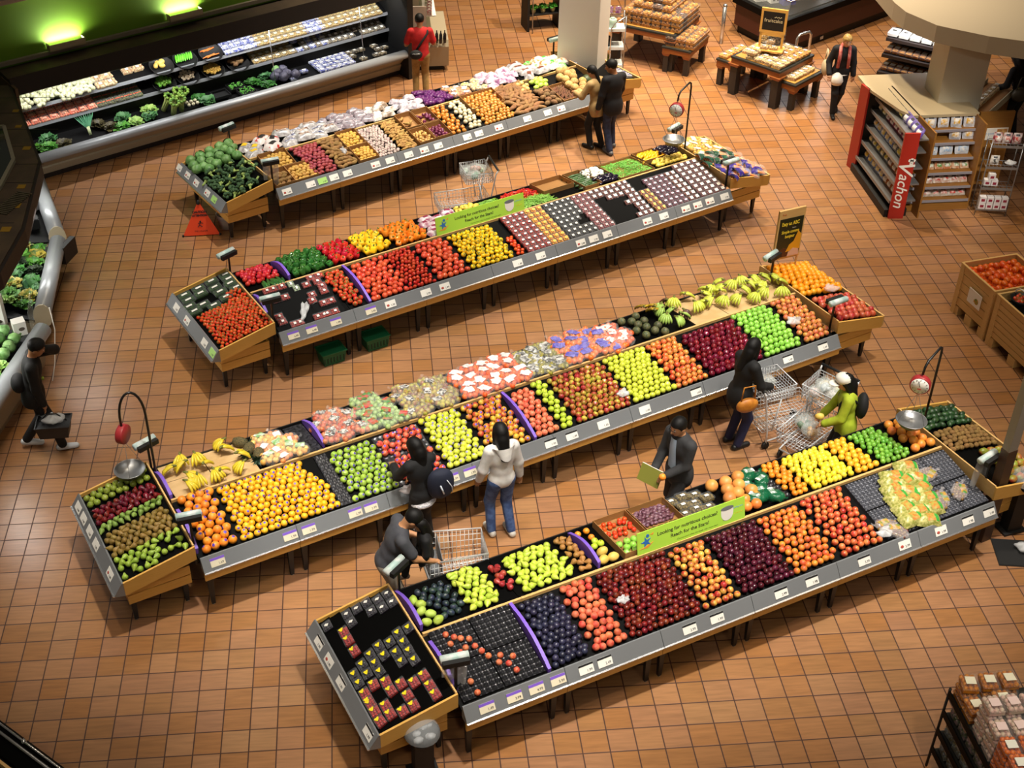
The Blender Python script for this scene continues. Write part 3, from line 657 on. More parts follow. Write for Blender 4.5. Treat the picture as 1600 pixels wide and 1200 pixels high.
P('sweet_potato',lump_me('sweet_potato',mat('sweet_potato_skin','#8a6238',.8,c2='#74502e',scale=30,vary=.15),.10,.036,.034,.10,17),.033)
P('taro_root',lump_me('taro_root',mat('taro_skin','#7a5a36',.85,c2='#5c4226',scale=40,vary=.2,bump=.6),.06,.045,.042,.06,18),.041)
P('chayote',lump_me('chayote',mat('chayote_skin','#a6c048',.5,c2='#b4cc58',vary=.1),.055,.042,.040,.06,19),.040)
P('turnip',round_me('turnip',mat('turnip_skin','#c8a868',.5,c2='#b89458',vary=.12),.045,.9,.2),.041)
P('cantaloupe',round_me('cantaloupe',mat('cantaloupe_skin','#c9a468',.8,c2='#a8854c',scale=40,vary=.12,bump=.5),.070,.97),.068)
P('dark_squash',round_me('dark_squash',mat('dark_squash_skin','#3c4a2c',.5,c2='#55603c',scale=12,vary=.2),.085,.75,.1),.064)
P('dried_root',curved_me('dried_root',mat('dried_root_bark','#5e3c22',.9,c2='#4c2e18',scale=30,vary=.25),.20,.014,.2),.014)
P('cucumber',curved_me('cucumber',mat('cucumber_skin','#2c5a28',.35,c2='#3a6c30',scale=20,vary=.2),.20,.020,.06),.020)
P('zucchini',curved_me('zucchini',mat('zucchini_skin','#2a4a26',.35,c2='#3c5c30',scale=20,vary=.2),.18,.022,.05),.022)
P('yellow_squash',curved_me('yellow_squash',mat('yellow_squash_skin','#e8b81a',.3,c2='#e0a818',vary=.1),.16,.026,.15),.026)
P('eggplant',curved_me('eggplant',mat('eggplant_skin','#1a1426',.15,vary=.2),.15,.032,.05),.032)
P('chili_pepper',curved_me('chili_pepper',mat('chili_skin','#c02a1c',.2,c2='#a81e18',vary=.15),.13,.016,.25),.016)
P('green_chili',curved_me('green_chili',mat('green_chili_skin','#6a9c34',.3,vary=.2),.12,.013,.25),.013)
P('date',lump_me('date',mat('date_skin','#5e3440',.35,c2='#7a5a66',scale=20,vary=.2),.030,.019,.019,.05,20),.019)
P('dark_fig',lump_me('dark_fig',mat('fig_skin','#6e5a26',.5,c2='#54441c',scale=20,vary=.2),.028,.021,.021,.05,21),.021)
P('white_eggplant',lump_me('white_eggplant',mat('white_veg','#e6e2d4',.4,vary=.06),.045,.030,.030,.03,22),.030)
P('yellow_bean_squash',lump_me('yellow_bean_squash',mat('pale_yellow_veg','#dfc24e',.4,vary=.12),.045,.028,.028,.05,23),.028)
def plural(k):
    k=k.replace('_',' '); return k[:-1]+'ies' if k.endswith('y') else k+'es' if k.endswith(('ato','ango','ch')) else k+'s'
BINS=[]   # (row, region, u0,u1,v0,v1, kind, spacing, label, opts)
def rot_any(q): return RZ(q.uniform(0,2*PI))@RX(q.uniform(-.7,.7))@RY(q.uniform(-.7,.7))
def rot_lie(q): return RZ(q.gauss(0,.5))@RX(q.uniform(0,6.28))
def rot_side(q): return RZ(q.uniform(0,2*PI))@RY(PI/2+q.gauss(0,.35))
def pile(row,reg,u0,u1,v0,v1,kind,s,label,keep=1.0,mound=.04,rot=rot_any,test=None,layers=1,cat='fruit',sq=.87,big=1.0,K=1.2):
    """one countable layer of fruit set close together on the tray"""
    s*=K; big*=K
    me,lift=prod[kind]; q=random.Random(kind+row+str(u0)); n=0
    UNDER.setdefault(row,[]).append((reg,u0,u1,'the '+plural(kind))) if reg=='F' else None
    lab='; '; rows_=int((v1-v0)/(s*sq))+1
    sc=Matrix.Scale(big,4)
    for L_ in range(layers):
      for j in range(rows_):
        v=v0+s*.45+j*s*sq
        if v>v1-s*.3: break
        off=(j%2)*.5+L_*.5
        for i in range(int((u1-u0)/s)+1):
            u=u0+s*.45+(i+off)*s
            if u>u1-s*.35: continue
            if q.random()>keep: continue
            jt=s*(.05 if row=='T3' else .10); uu=u+q.gauss(0,jt); vv=v+q.gauss(0,jt)
            if L_ and (q.random()<.45 or min(u-u0,u1-u)<s): continue
            if test and not test(uu,vv): continue
            h=lift*big+mound*math.sin(PI*min(1,max(0,(u-u0)/(u1-u0))))*math.sin(PI*min(1,max(0,(v-v0)/(v1-v0))))+q.uniform(0,.012)+L_*s*.6
            if reg=='F': M=MF(row,uu,vv,h)
            elif reg=='B': M=MBk(row,uu,vv,h)
            else: M=ME(row,reg[1],uu,vv,h)
            o=link(kind,me,None,M@rot(q)@sc); o['label']=label; o['category']=cat; o['group']=label; n+=1
    return n
# --- front island, near slope
pile('T4','F',-.08,.40,.02,.88,'plum',.060,'black plum in the pile right of the long purple divider')
pile('T4','F',.41,.87,.02,.88,'peach',.073,'fuzzy orange-pink peach in the pile beside the black plums')
pile('T4','F',.88,1.82,.02,.88,'dark_nectarine',.058,'small dark brownish red nectarine in the wide pile before the lime banner')
pile('T4','F',1.82,2.34,.02,.88,'yellow_red_plum',.070,'pale yellow and red plum in the pile beside the dark red plums')
pile('T4','F',2.35,3.06,.02,.88,'dark_red_plum',.060,'glossy blackish red plum in the pile before the pomelos')
pile('T4','F',3.07,3.70,.02,.88,'apricot',.070,'orange apricot in the pile left of the red nectarines')
pile('T4','F',3.72,4.36,.02,.88,'nectarine',.074,'red nectarine in the pile left of the empty silvery trays')
# scattered last peaches on the dimpled trays
for k,(u,v) in enumerate(((-.93,.80),(-.86,.74),(-.80,.70),(-.93,.68),(-.72,.66),(-.80,.58),(-.70,.56),(-.88,.55),(-.66,.48),(-.62,.40),(-.50,.36),(-.55,.29),(-.38,.30),(-.46,.24),(-.42,.14),(-.93,.20),(-.92,.06))):
    o=link('peach',prod['peach'][0],None,MF('T4',u-.05,v,.055)@rot_any(R)); tag(o,'one of the last few peaches left on the black dimpled trays','fruit','last peaches on the dimpled trays')
# --- front island, far slope
pile('T4','B',-1.10,-.60,1.02,1.66,'purple_avocado',.078,'dark purple-green avocado behind the dimpled black trays',test=lambda u,v:u+v*.25>-.62,mound=.02)
pile('T4','B',-1.12,-.72,.98,1.62,'chayote',.098,'lime green fruit at the corner beside the purple divider and avocados',test=lambda u,v:u+v*.25<-.66,mound=.01)
pile('T4','B',-.58,-.16,.98,1.68,'green_gold_pear',.074,'bright green pear in the pile beside the dark avocados',rot=rot_side,mound=.05)
pile('T4','B',-.15,.06,1.1,1.66,'small_red_pear',.072,'red pear in the narrow strip between two piles of green pears',rot=rot_side,keep=.8)
pile('T4','B',.07,.78,.98,1.68,'winter_pear',.076,'yellow-green pear in the pile left of the brown pears on the front island',rot=rot_side,mound=.05)
pile('T4','B',.79,1.02,.98,1.68,'russet_pear',.070,'brown pear in the strip left of the purple divider',rot=rot_side)
pile('T4','B',1.06,1.32,.98,1.22,'yellow_mango',.10,'pale yellow mango right of the purple divider',mound=.02)
pile('T4','B',1.10,1.32,1.24,1.40,'lime_apple',.08,'green fruit behind the pale yellow mangoes',keep=.7)
pile('T4','B',1.08,1.32,1.40,1.64,'clementine',.07,'small orange fruit at the back behind the pale yellow mangoes',keep=.8)
pile('T4','B',1.38,1.78,.98,1.30,'bright_green_apple',.08,'green fruit in the cardboard box behind the lime banner',mound=.02)
pile('T4','B',1.38,1.78,1.33,1.64,'small_tomato',.056,'small red fruit in the cardboard box behind the green fruit',keep=.8,mound=.01)
pile('T4','B',1.84,2.30,1.33,1.64,'date',.046,'purple-brown date in the cardboard box beside the kiwi packs',rot=rot_lie,mound=.02,sq=.8)
pile('T4','B',1.84,2.30,.98,1.29,'dark_fig',.048,'olive brown fig in the cardboard box behind the lime banner',rot=rot_lie,mound=.02)
pile('T4','B',2.92,3.42,1.2,1.68,'pomelo',.140,'large pale orange pomelo behind the right end of the banner',mound=.03)
pile('T4','B',3.02,3.36,.96,1.2,'grapefruit',.12,'orange grapefruit between the pomelos and green bags',keep=.8,big=1.1)
pile('T4','B',3.72,4.02,.97,1.68,'clementine',.068,'deep orange clementine in the strip left of the lemons')
pile('T4','B',4.02,4.68,.97,1.68,'lemon',.066,'bright yellow lemon in the pile on the front island',mound=.06)
pile('T4','B',4.70,5.06,.97,1.68,'yellow_orange',.074,'yellow-orange citrus in the pile between lemons and limes',mound=.03)
pile('T4','B',5.10,5.58,.97,1.68,'lime',.060,'green lime in the pile right of the lemons')
pile('T4','B',5.60,5.96,.98,1.68,'grapefruit',.102,'orange-yellow grapefruit beside the avocados and limes',mound=.04)
pile('T4','ER',6.06,6.92,1.28,1.72,'avocado',.078,'dark green avocado on the end table below the scale',rot=rot_lie,mound=.04)
pile('T4','ER',6.06,6.90,.80,1.27,'kiwi',.066,'brown kiwi in the pile between avocados and mangoes',rot=rot_lie,mound=.05)
pile('T4','ER',6.34,6.92,.05,.78,'mango',.108,'green and red mango at the near end of the avocado table',rot=rot_lie,mound=.02)
# --- third island, near slope
pile('T3','F',-3.52,-3.05,.02,.90,'large_orange',.092,'large orange at the left end of the third island',mound=.03)
pile('T3','F',-3.05,-1.76,.02,.88,'mandarin',.072,'yellow-orange mandarin in the wide pile on the third island',mound=.05,test=lambda u,v: not (u>-1.98 and v>.45 and u+v*.3>-1.72))
pile('T3','F',-1.60,-.97,.02,.88,'green_apple',.076,'green apple with purple sticker right of the yellow mandarins',keep=.97,mound=.01)
pile('T3','F',-.96,-.30,.02,.88,'red_apple',.078,'pink-red apple with gaps around it beside the dark haired woman',keep=.78,mound=0)
pile('T3','F',-.29,.31,.02,.88,'yellow_apple',.074,'yellow-green apple behind the person in the white hoodie',mound=.02)
pile('T3','F',.32,.94,.02,.88,'blushed_apple',.073,'yellow and red apple left of the long purple divider',keep=.95,mound=.01)
pile('T3','F',1.01,1.38,.02,.88,'pink_apple',.076,'pink-red striped apple right of the long purple divider',mound=.02)
pile('T3','F',1.39,1.62,.02,.88,'lime_apple',.074,'lime green apple in the narrow strip beside pink apples',mound=.01)
pile('T3','F',1.63,2.52,.02,.88,'striped_apple',.071,'dark red and green apple in the wide mixed pile',mound=.03)
pile('T3','F',2.53,3.23,.02,.88,'golden_apple',.073,'pale yellow-green apple between two red piles',mound=.03)
pile('T3','F',3.24,3.78,.02,.88,'orange_red_apple',.073,'orange-red apple left of the dark red apples',mound=.02)
pile('T3','F',3.79,4.74,.02,.88,'dark_red_apple',.076,'glossy dark red apple in the pile behind the woman in black',mound=.02)
pile('T3','F',4.75,5.45,.02,.88,'bright_green_apple',.075,'bright green apple right of the dark red apples',mound=.03)
pile('T3','F',5.46,5.95,.02,.88,'rosy_apple',.075,'yellow and rosy apple at the right end of the third island',mound=.03)
pile('T3','ER',6.04,6.92,.82,1.74,'bright_orange',.086,'bright orange on the end table below the fruit sign',mound=.08)
pile('T3','ER',6.08,6.90,.06,.78,'pomegranate',.088,'red pomegranate in the near half of the end table',mound=.02)
pile('T3','EL',-4.47,-3.65,1.45,1.72,'olive_apple',.076,'olive green apple at the far edge of the pear end table',mound=.02)
pile('T3','EL',-4.47,-3.65,1.10,1.44,'red_pear',.068,'dark red pear in the band across the pear end table',rot=rot_side,mound=.02)
pile('T3','EL',-4.47,-3.65,.95,1.09,'small_green_pear',.066,'small green pear in the thin row between red and brown pears',rot=rot_side,mound=.01)
pile('T3','EL',-4.47,-3.65,.46,.94,'brown_pear',.068,'brown pear in the wide band on the pear end table',rot=rot_side,mound=.02)
pile('T3','EL',-4.47,-3.66,.06,.45,'green_pear',.076,'green pear near the lower plank side of the pear end table',rot=rot_side,keep=.8,mound=0)
# --- second island
pile('T2','F',-1.30,-.90,.05,.88,'vine_tomato',.070,'orange-red vine tomato left of the long purple divider',mound=.02,test=lambda u,v:u>-1.22+(.3-v)*.15)
pile('T2','F',-.84,-.20,.02,.88,'large_tomato',.078,'large red tomato right of the long purple divider',mound=.02)
pile('T2','F',-.20,.30,.02,.88,'plum_tomato',.058,'small oval plum tomato in the middle of the red tomatoes',mound=.05,sq=.95)
pile('T2','F',.31,.90,.02,.88,'beef_tomato' if False else 'large_tomato',.079,'large red tomato in the pile left of the yellow tomatoes',mound=.02)
pile('T2','F',.92,1.74,.02,.88,'yellow_tomato',.070,'yellow tomato in the pile before the green banner',mound=.03)
pile('T2','F',1.75,1.90,.02,.5,'small_tomato',.052,'small orange-red tomato in the strip right of the yellow tomatoes',mound=.02)
pile('T2','B',-2.34,-1.78,1.15,1.68,'radish',.066,'bright red radish beside the packed herbs',mound=.05)
pile('T2','B',-2.15,-1.80,.98,1.14,'cucumber',.05,'short green cucumber beside the radishes',rot=lambda q:RZ(PI/2+q.gauss(0,.2)),cat='vegetable',mound=.01,sq=1.2)
pile('T2','B',-1.66,-.98,.98,1.68,'green_pepper',.094,'dark green pepper in the pile right of the purple divider',cat='vegetable',mound=.03)
pile('T2','B',-.96,-.46,.98,1.68,'red_pepper',.094,'bright red pepper between green and yellow peppers',cat='vegetable',mound=.03)
pile('T2','B',-.44,.10,.98,1.68,'yellow_pepper',.094,'yellow pepper between red and orange peppers',cat='vegetable',mound=.04)
pile('T2','B',.11,.72,.98,1.68,'orange_pepper',.094,'orange pepper right of the yellow peppers',cat='vegetable',mound=.04)
pile('T2','B',1.50,1.95,1.2,1.68,'yellow_bean_squash',.075,'pale yellow squash behind the green banner',keep=.7,cat='vegetable')
pile('T2','B',1.98,2.35,1.0,1.66,'green_chili',.036,'long green chili behind the green banner',rot=lambda q:RZ(q.gauss(.3,.4)),cat='vegetable',sq=1.4)
pile('T2','B',2.40,3.0,1.3,1.68,'chili_pepper',.042,'red chili in the pile behind the packed tomatoes',rot=lambda q:RZ(q.gauss(.6,.5)),cat='vegetable',sq=1.2,mound=.04)
pile('T2','B',3.72,4.02,1.02,1.62,'zucchini',.055,'dark green zucchini in the cardboard box behind the mushroom packs',rot=lambda q:RZ(q.gauss(0,.15)),cat='vegetable',sq=1,mound=0)
pile('T2','B',3.98,4.40,1.30,1.66,'white_eggplant',.075,'white eggplant in the cardboard box behind the red packs',cat='vegetable',rot=rot_lie)
pile('T2','B',4.02,4.42,.98,1.28,'eggplant',.075,'small black eggplant behind the red packs',cat='vegetable',rot=rot_lie)
pile('T2','B',5.20,5.62,1.30,1.66,'yellow_squash',.058,'yellow squash lying in the cardboard box on the second island',rot=lambda q:RZ(.5+q.gauss(0,.15)),cat='vegetable',sq=1.3)
pile('T2','B',5.24,5.90,.98,1.26,'yellow_bean_squash',.066,'pale yellow squash near the scale on the second island',cat='vegetable',rot=rot_lie)
pile('T2','B',5.64,5.96,1.28,1.66,'eggplant',.072,'dark eggplant below the pan of the far scale',cat='vegetable',rot=rot_lie)
pile('T2','EL',-3.24,-2.42,.06,.98,'cherry_tomato',.052,'red cherry tomato on the vine in the end table crate',cat='fruit',mound=.06)
pile('T2','EL',-2.72,-2.44,.96,1.22,'cherry_tomato',.055,'red cherry tomato on the vine in the end table crate',cat='fruit',mound=.04)
# --- back island
pile('T1','F',-1.12,-.80,.02,.40,'brown_potato',.075,'brown potato in the cardboard box at the left end of the back island',rot=rot_lie,cat='vegetable',mound=.03)
pile('T1','F',-1.02,-.55,.45,.88,'yellow_potato',.062,'yellow potato in the far box beside the bagged potatoes',rot=rot_lie,cat='vegetable',mound=.04)
pile('T1','F',-.78,-.34,.02,.42,'white_potato',.062,'pale potato in the near box beside the red potatoes',rot=rot_lie,cat='vegetable',mound=.03)
pile('T1','F',-.50,.08,.02,.88,'red_potato',.066,'red potato in the pile on the back island',rot=rot_lie,cat='vegetable',mound=.05,test=lambda u,v:u>-.36-v*.1)
pile('T1','F',.09,.48,.02,.88,'brown_potato',.074,'brown potato in the pile right of the red potatoes',rot=rot_lie,cat='vegetable',mound=.04)
pile('T1','F',.50,.88,.46,.88,'small_gold_potato',.056,'small gold potato in the far cardboard box',rot=rot_lie,cat='vegetable')
pile('T1','F',.52,.88,.02,.40,'small_gold_potato',.056,'small gold potato in the near cardboard box',rot=rot_lie,cat='vegetable',keep=.9)
pile('T1','F',.90,1.36,.02,.90,'garlic_bulb',.050,'pale garlic bulb in the pile on the back island',cat='vegetable',mound=.04)
pile('T1','F',1.38,1.70,.02,.90,'ginger_root',.062,'knobbly ginger root right of the garlic',rot=rot_lie,cat='vegetable',mound=.04,sq=.7)
pile('T1','F',1.76,2.06,.04,.36,'shallot',.05,'pale shallot in the near cardboard box',cat='vegetable',keep=.8)
pile('T1','F',1.76,2.06,.5,.84,'ginger_root',.08,'last pale root in the nearly empty cardboard box',cat='vegetable',keep=.25,rot=rot_lie)
pile('T1','F',2.10,2.42,.02,.40,'red_onion',.056,'red onion in the near cardboard box',cat='vegetable')
pile('T1','F',2.12,2.42,.48,.80,'red_onion',.056,'red onion in the far half-empty cardboard box',cat='vegetable',keep=.7)
pile('T1','F',2.46,2.82,.02,.90,'yellow_onion',.080,'large orange-brown onion left of the white onions',cat='vegetable',mound=.03)
pile('T1','F',2.84,3.18,.02,.90,'white_onion',.080,'white onion between two piles of brown onions',cat='vegetable',mound=.04)
pile('T1','F',3.20,3.92,.02,.90,'brown_onion',.069,'brown onion in the wide pile left of the sweet potatoes',cat='vegetable',mound=.04)
pile('T1','F',3.94,4.60,.02,.90,'sweet_potato',.082,'long brown sweet potato on the back island',cat='vegetable',mound=.05,rot=lambda q:RZ(q.gauss(.5,.5)),sq=.9)
pile('T1','F',4.62,4.98,.02,.52,'taro_root',.095,'hairy brown taro root beside the melons',cat='vegetable',rot=rot_lie)
pile('T1','F',4.40,4.70,.55,.90,'turnip',.09,'pale turnip behind the sweet potatoes',cat='vegetable')
pile('T1','F',4.72,5.12,.54,.90,'chayote',.092,'lime green chayote beside the melons',cat='vegetable',rot=rot_lie)
pile('T1','F',5.0,5.34,.02,.50,'dried_root',.045,'thin dark root in the cardboard box left of the melons',cat='vegetable',rot=lambda q:RZ(q.gauss(.6,.3)),sq=.9)
pile('T1','F',5.30,5.78,.03,.90,'cantaloupe',.135,'round tan melon left of the couple',mound=.02,test=lambda u,v:u+v*.5>5.42)
pile('T1','F',5.76,5.97,.30,.80,'dark_squash',.17,'ribbed dark green squash beside the couple',cat='vegetable',mound=0)
# ------------------------------------------------------------------ dimpled trays
def dimple_me(name,nx,ny,w,d,m,depth=.03,sub=6):
    def f(s,t):
        x=s*nx; y=t*ny; r=math.hypot(x-math.floor(min(x,nx-1e-6))-.5,y-math.floor(min(y,ny-1e-6))-.5)/.46
        z=-depth*math.sqrt(max(0,1-r*r))+.006*math.exp(-((r-1.0)/.12)**2)
        return ((s-.5)*w,(t-.5)*d,z+depth)
    a=MB().grid(f,nx*sub,ny*sub); h=depth
    a.add([(-w/2,-d/2,h),(w/2,-d/2,h),(w/2,d/2,h),(-w/2,d/2,h),(-w/2,-d/2,0),(w/2,-d/2,0),(w/2,d/2,0),(-w/2,d/2,0)],[(0,1,5,4),(1,2,6,5),(2,3,7,6),(3,0,4,7)])
    return a.mesh(name,[m])
D1=dimple_me('dimpled_tray',7,7,.47,.44,mat('tray_black','#26262a',.3,spec=.7),.05,8)
for i in range(2):
    for j in range(2):
        o=link('dimpled_tray',D1,None,MF('T4',-1.17+.26+i*.49,.02+.23+j*.445,-.012)); tag(o,f"{('near','far')[j]} {('left','right')[i]} of four black dimpled trays almost emptied of peaches",'tray','black dimpled trays beside the berry packs')
D2=dimple_me('dimpled_tray',7,8,.38,.42,mat('tray_silver','#5c5e66',.32,.45),.036,8)
n=0
for i in range(4):
    for j in range(2):
        o=link('dimpled_tray',D2,None,MF('T4',4.42+.19+i*.388,.02+.22+j*.43,-.004)); tag(o,f"empty silvery dimpled tray, {('near','far')[j]} row, {('first','second','third','fourth')[i]} from the red nectarines",'tray','silvery dimpled trays'); n+=1
D3=dimple_me('dimpled_tray',6,10,.32,.62,MATS['tray_black'],.02)
tag(link('dimpled_tray',D3,None,MBk('T4',3.58,1.33,.002)),'black dimpled tray showing between the green net bags','tray')
tag(link('dimpled_tray',dimple_me('dimpled_tray',3,10,.16,.84,MATS['tray_black'],.03),None,MF('T3',-1.68,.45,.002)),'empty black tray strip between yellow mandarins and green apples','tray')
tag(link('dimpled_tray',dimple_me('dimpled_tray',9,10,.64,.84,MATS['tray_black'],.012,4),None,MF('T3',-.64,.45,.001)),'black tray showing through the gaps between the pink-red apples','tray')
# ------------------------------------------------------------------ clear packs
M_PINK=mat('berry_red','#8f1f22',.3,c2='#b83a34',scale=40); M_DARKB=mat('berry_black','#131018',.3,c2='#2a2030',scale=60)
M_YLAB=mat('yellow_label','#f2dc1e',.5); M_PALEY=mat('pale_yellow_label','#efe6a0',.5)
def pack(name,w,d,h,mcont,mlabel,kind='lumps',lab=(.6,.5),labshape='quad',tub=None,seed=1,slot=(0,0),rs=.17):
    """a clear tub with its contents and a paper label: an Empty with three parts"""
    t=thing(name,None,None,Matrix.Identity(4))
    q=random.Random(seed); a=MB()
    if kind=='lumps':
        r=min(w,d)*rs
        for i in range(int(w/(r*1.75)+.2)):
            for j in range(int(d/(r*1.75)+.2)):
                a.ball((-w/2+r+i*r*1.75+q.uniform(-.2,.2)*r,-d/2+r+j*r*1.75,h*.45+q.uniform(0,.25)*h),r,7,5)
        a.box(-w*.46,w*.46,-d*.46,d*.46,.004,h*.5)
    elif kind=='sticks':
        for i in range(9): a.bar((-w*.45,-d*.42+i*d*.105,h*.5+q.uniform(0,.3)*h),(w*.45,-d*.42+i*d*.105+q.uniform(-.02,.02)*d,h*.5+q.uniform(0,.3)*h),d*.09)
        a.box(-w*.46,w*.46,-d*.46,d*.46,.004,h*.45)
    else: a.box(-w*.46,w*.46,-d*.46,d*.46,.004,h*.8)
    obj('contents',a,mcont,t)
    b=MB().hexa([(-w*.44,-d*.44,0),(w*.44,-d*.44,0),(w*.44,d*.44,0),(-w*.44,d*.44,0)],[(-w/2,-d/2,h),(w/2,-d/2,h),(w/2,d/2,h),(-w/2,d/2,h)])
    b.box(-w*.53,w*.53,-d*.53,d*.53,h*.62,h*.68); obj('tub',b,tub or M_CLEAR,t)
    c=MB(); lw,ld=w*lab[0]/2,d*lab[1]/2; ox,oy=slot[0]*w,slot[1]*d
    if labshape=='quad': c.box(ox-lw,ox+lw,oy-ld,oy+ld,h+.001,h+.004)
    elif labshape=='heart': c.prism([(ox-lw,oy+ld*.7),(ox-lw*.3,oy+ld),(ox,oy+ld*.6),(ox+lw*.3,oy+ld),(ox+lw,oy+ld*.7),(ox+lw*.5,oy-ld*.4),(ox,oy-ld),(ox-lw*.5,oy-ld*.4)],h+.001,h+.004)
    elif labshape=='oval': c.prism([(ox+lw*math.cos(k),oy+ld*math.sin(k)) for k in np.linspace(0,2*PI,12,endpoint=False)],h+.001,h+.004)
    elif labshape=='leaf': c.prism([(ox-lw,oy),(ox-lw*.3,oy+ld),(ox+lw,oy+ld*.2),(ox+lw*.2,oy-ld)],h+.001,h+.004)
    obj('label_print',c,mlabel,t); return t
def used(t,M,label,cat,group):
    """first use moves the prototype itself, later uses copy it"""
    if not t.get('placed'):
        t['placed']=1; t.matrix_basis=M; o=t
    else: o=dup(t,M)
    tag(o,label,cat,group); return o
# stepped black shelf of the berry end table
def steps_end():
    a=MB()
    for i in range(7):
        x=.05+i*.122; a.extr([(0,0),(0,0)],0,0) if False else None
        z0,z1=zE(x),zE(x+.118)
        a.hexa([(x,.05,z0),(x+.118,.05,z1),(x+.118,1.73,z1),(x,1.73,z0)],[(x,.05,z0+.012),(x+.118,.05,z1+.045),(x+.118,1.73,z1+.045),(x,1.73,z0+.012)])
    o=obj('stepped_shelf',a,mat('step_black','#050505',.55,spec=.06),None,RM('T4',ROWS['T4'][2]-.925)); tag(o,'black stepped shelf holding the berry packs at the corner of the front island','shelf')
steps_end()
def berry(t,pts,label,group,tilt=0.0,h=.03):
    q=random.Random(5)
    for x,v in pts:
        k=round((x-.11)/.122); xx=min(max(.11+k*.122,.11),.85); v=min(max(v,.13),1.66)
        o=used(t,RM('T4',ROWS['T4'][2]-.925+xx,v,zE(xx)+h)@RY(-SE-.27)@RZ(q.gauss(0,.04)),label,'pack',group)
    return t
def spread(pts,dx=.122,dv=.125):
    out=[]
    for x,v in pts:
        k=round((x-.11)/dx); v=min(max(v,.12),1.66)
        while any(k==a and abs(v-b)<dv for a,b in out): v+=.02
        if v<1.68: out.append((k,v))
    return [(.11+k*dx,v) for k,v in out]
W_=[(.1,1.61),(.35,1.63),(.34,1.5),(.47,1.64),(.6,1.66),(.59,1.52),(.7,1.62),(.71,1.49),(.85,1.64),(.82,1.5)]
Y_=[(.08,.83),(.08,.70),(.19,.90),(.18,.76),(.33,.97),(.3,.84),(.32,.71),(.44,1.02),(.43,.88),(.56,1.0),(.57,.84),(.58,.70),(.68,1.06),(.68,.92),(.68,.78),(.79,1.06),(.78,.93),(.78,.79)]
R_=[(.21,1.42),(.21,1.29),(.23,1.12),(.18,.60),(.05,.55),(.31,.56),(.3,.43),(.15,.43),(.04,.40),(.19,.29),(.29,.26),(.56,.39),(.45,.45),(.44,.28),(.43,.13),(.31,.12),(.69,.41),(.68,.26),(.71,.12),(.14,.15),(.05,.20)]
allp=[]
def sp(pts):
    r=[]
    for x,v in pts:
        k=round((x-.11)/.122)
        for step in range(12):
            vv=v+(step//2+step%2)*.03*(1 if step%2 else -1)
            if .1<vv<1.68 and not any(k==a and abs(vv-b)<.118 for a,b in allp): allp.append((k,vv)); r.append((.11+k*.122,vv)); break
    return r
berry(pack('berry_pack',.105,.115,.05,M_DARKB,M_WHITE,lab=(.55,.35),labshape='leaf',seed=3),sp(W_),'clear pack with white leaf label on the top edge of the stepped shelf','white-labelled dark berry packs')
berry(pack('berry_pack',.105,.112,.07,M_DARKB,M_YLAB,lab=(.55,.5),labshape='heart',seed=4),sp(Y_),'dark berry pack with yellow label in the middle of the stepped shelf','yellow-labelled dark berry packs')
berry(pack('berry_pack',.108,.120,.06,M_PINK,M_YLAB,lab=(.55,.42),labshape='heart',seed=5,slot=(-.12,.2)),sp(R_),'red berry pack with yellow label on the stepped shelf','yellow-labelled red berry packs')
# ------------------------------------------------------------------ second island: stepped rows of packs
def steps_front(u0,u1,label):
    a=MB()
    for j in range(8):
        v=.0+j*.112
        a.extr([(v,zF(v)),(v+.108,zF(v+.108)),(v+.108,zF(v+.108)+.04),(v,zF(v)+.010)],u0,u1)
    o=obj('stepped_shelf',a,MATS['step_black'],None,RM('T2',0)); tag(o,label,'shelf')
steps_front(-2.36,-1.28,'black stepped shelf with gaps between the packed tomatoes')
steps_front(1.93,5.94,'long black stepped shelf under the many small packs of the second island')
def p2(t,u,j,label,group,h=.028,dz=0,rz=0):
    v=.055+j*.112
    return used(t,RM('T2',u,v,zF(v)+h+dz)@RX(SF+.28)@RZ(rz),label,'pack',group)
M_TOMR=mat('pack_tomato','#8f1a14',.25,c2='#b8341c',scale=40); M_BRN=mat('pack_brown','#6a2a22',.4,c2='#8c4434',scale=50); M_MUSH=mat('pack_mushroom','#1c1814',.5,c2='#3c342c',scale=30)
M_ORG=mat('pack_orange','#e08a1c',.4,c2='#f0b030',scale=40); M_LAV=mat('pack_lavender','#7a3a4c',.4,c2='#5c2838',scale=40)
kt=pack('tomato_pack',.125,.105,.07,M_TOMR,M_WHITE,lab=(.30,.32),seed=11)
for u,v in ((-1.93,.9),(-2.07,.82),(-1.98,.56),(-2.17,.9),(-2.12,.60),(-1.33,.87),(-1.58,.68),(-1.4,.45),(-1.40,.69),(-1.6,.54),(-1.46,.83),(-1.65,.36),(-1.52,.23),(-1.63,.10),(-1.73,.02),(-1.58,.0),(-2.24,.33),(-2.24,.17),(-2.10,.08),(-2.02,.02),(-1.45,.06),(-1.40,.33),(-1.38,.58)):
    j=round((v-.055)/.112); p2(kt,u,max(0,min(7,j)),'clear pack of red tomatoes with white label on the black steps','tomato packs on the second island')
ka=pack('asparagus_pack',.10,.10,.05,mat('pack_greens','#4c6a30',.5,c2='#a8b890',scale=40),M_WHITE,kind='sticks',lab=(.3,.5),seed=12)
p2(ka,-1.78,7,'clear pack of green stalks behind another on the black steps',None); p2(ka,-1.74,6,'clear pack of green stalks nearest the tomatoes on the black steps',None)
def rows(t,u0,u1,du,js,label,group,skip=None,**k):
    q=random.Random(int(u0*100)); n=int(round((u1-u0)/du))
    for j in js:
        for i in range(n):
            if skip and skip(i,j): continue
            p2(t,u0+du*(i+.5)+(7-j)*-.012*0,j,label,group,rz=q.gauss(0,.04),**k)
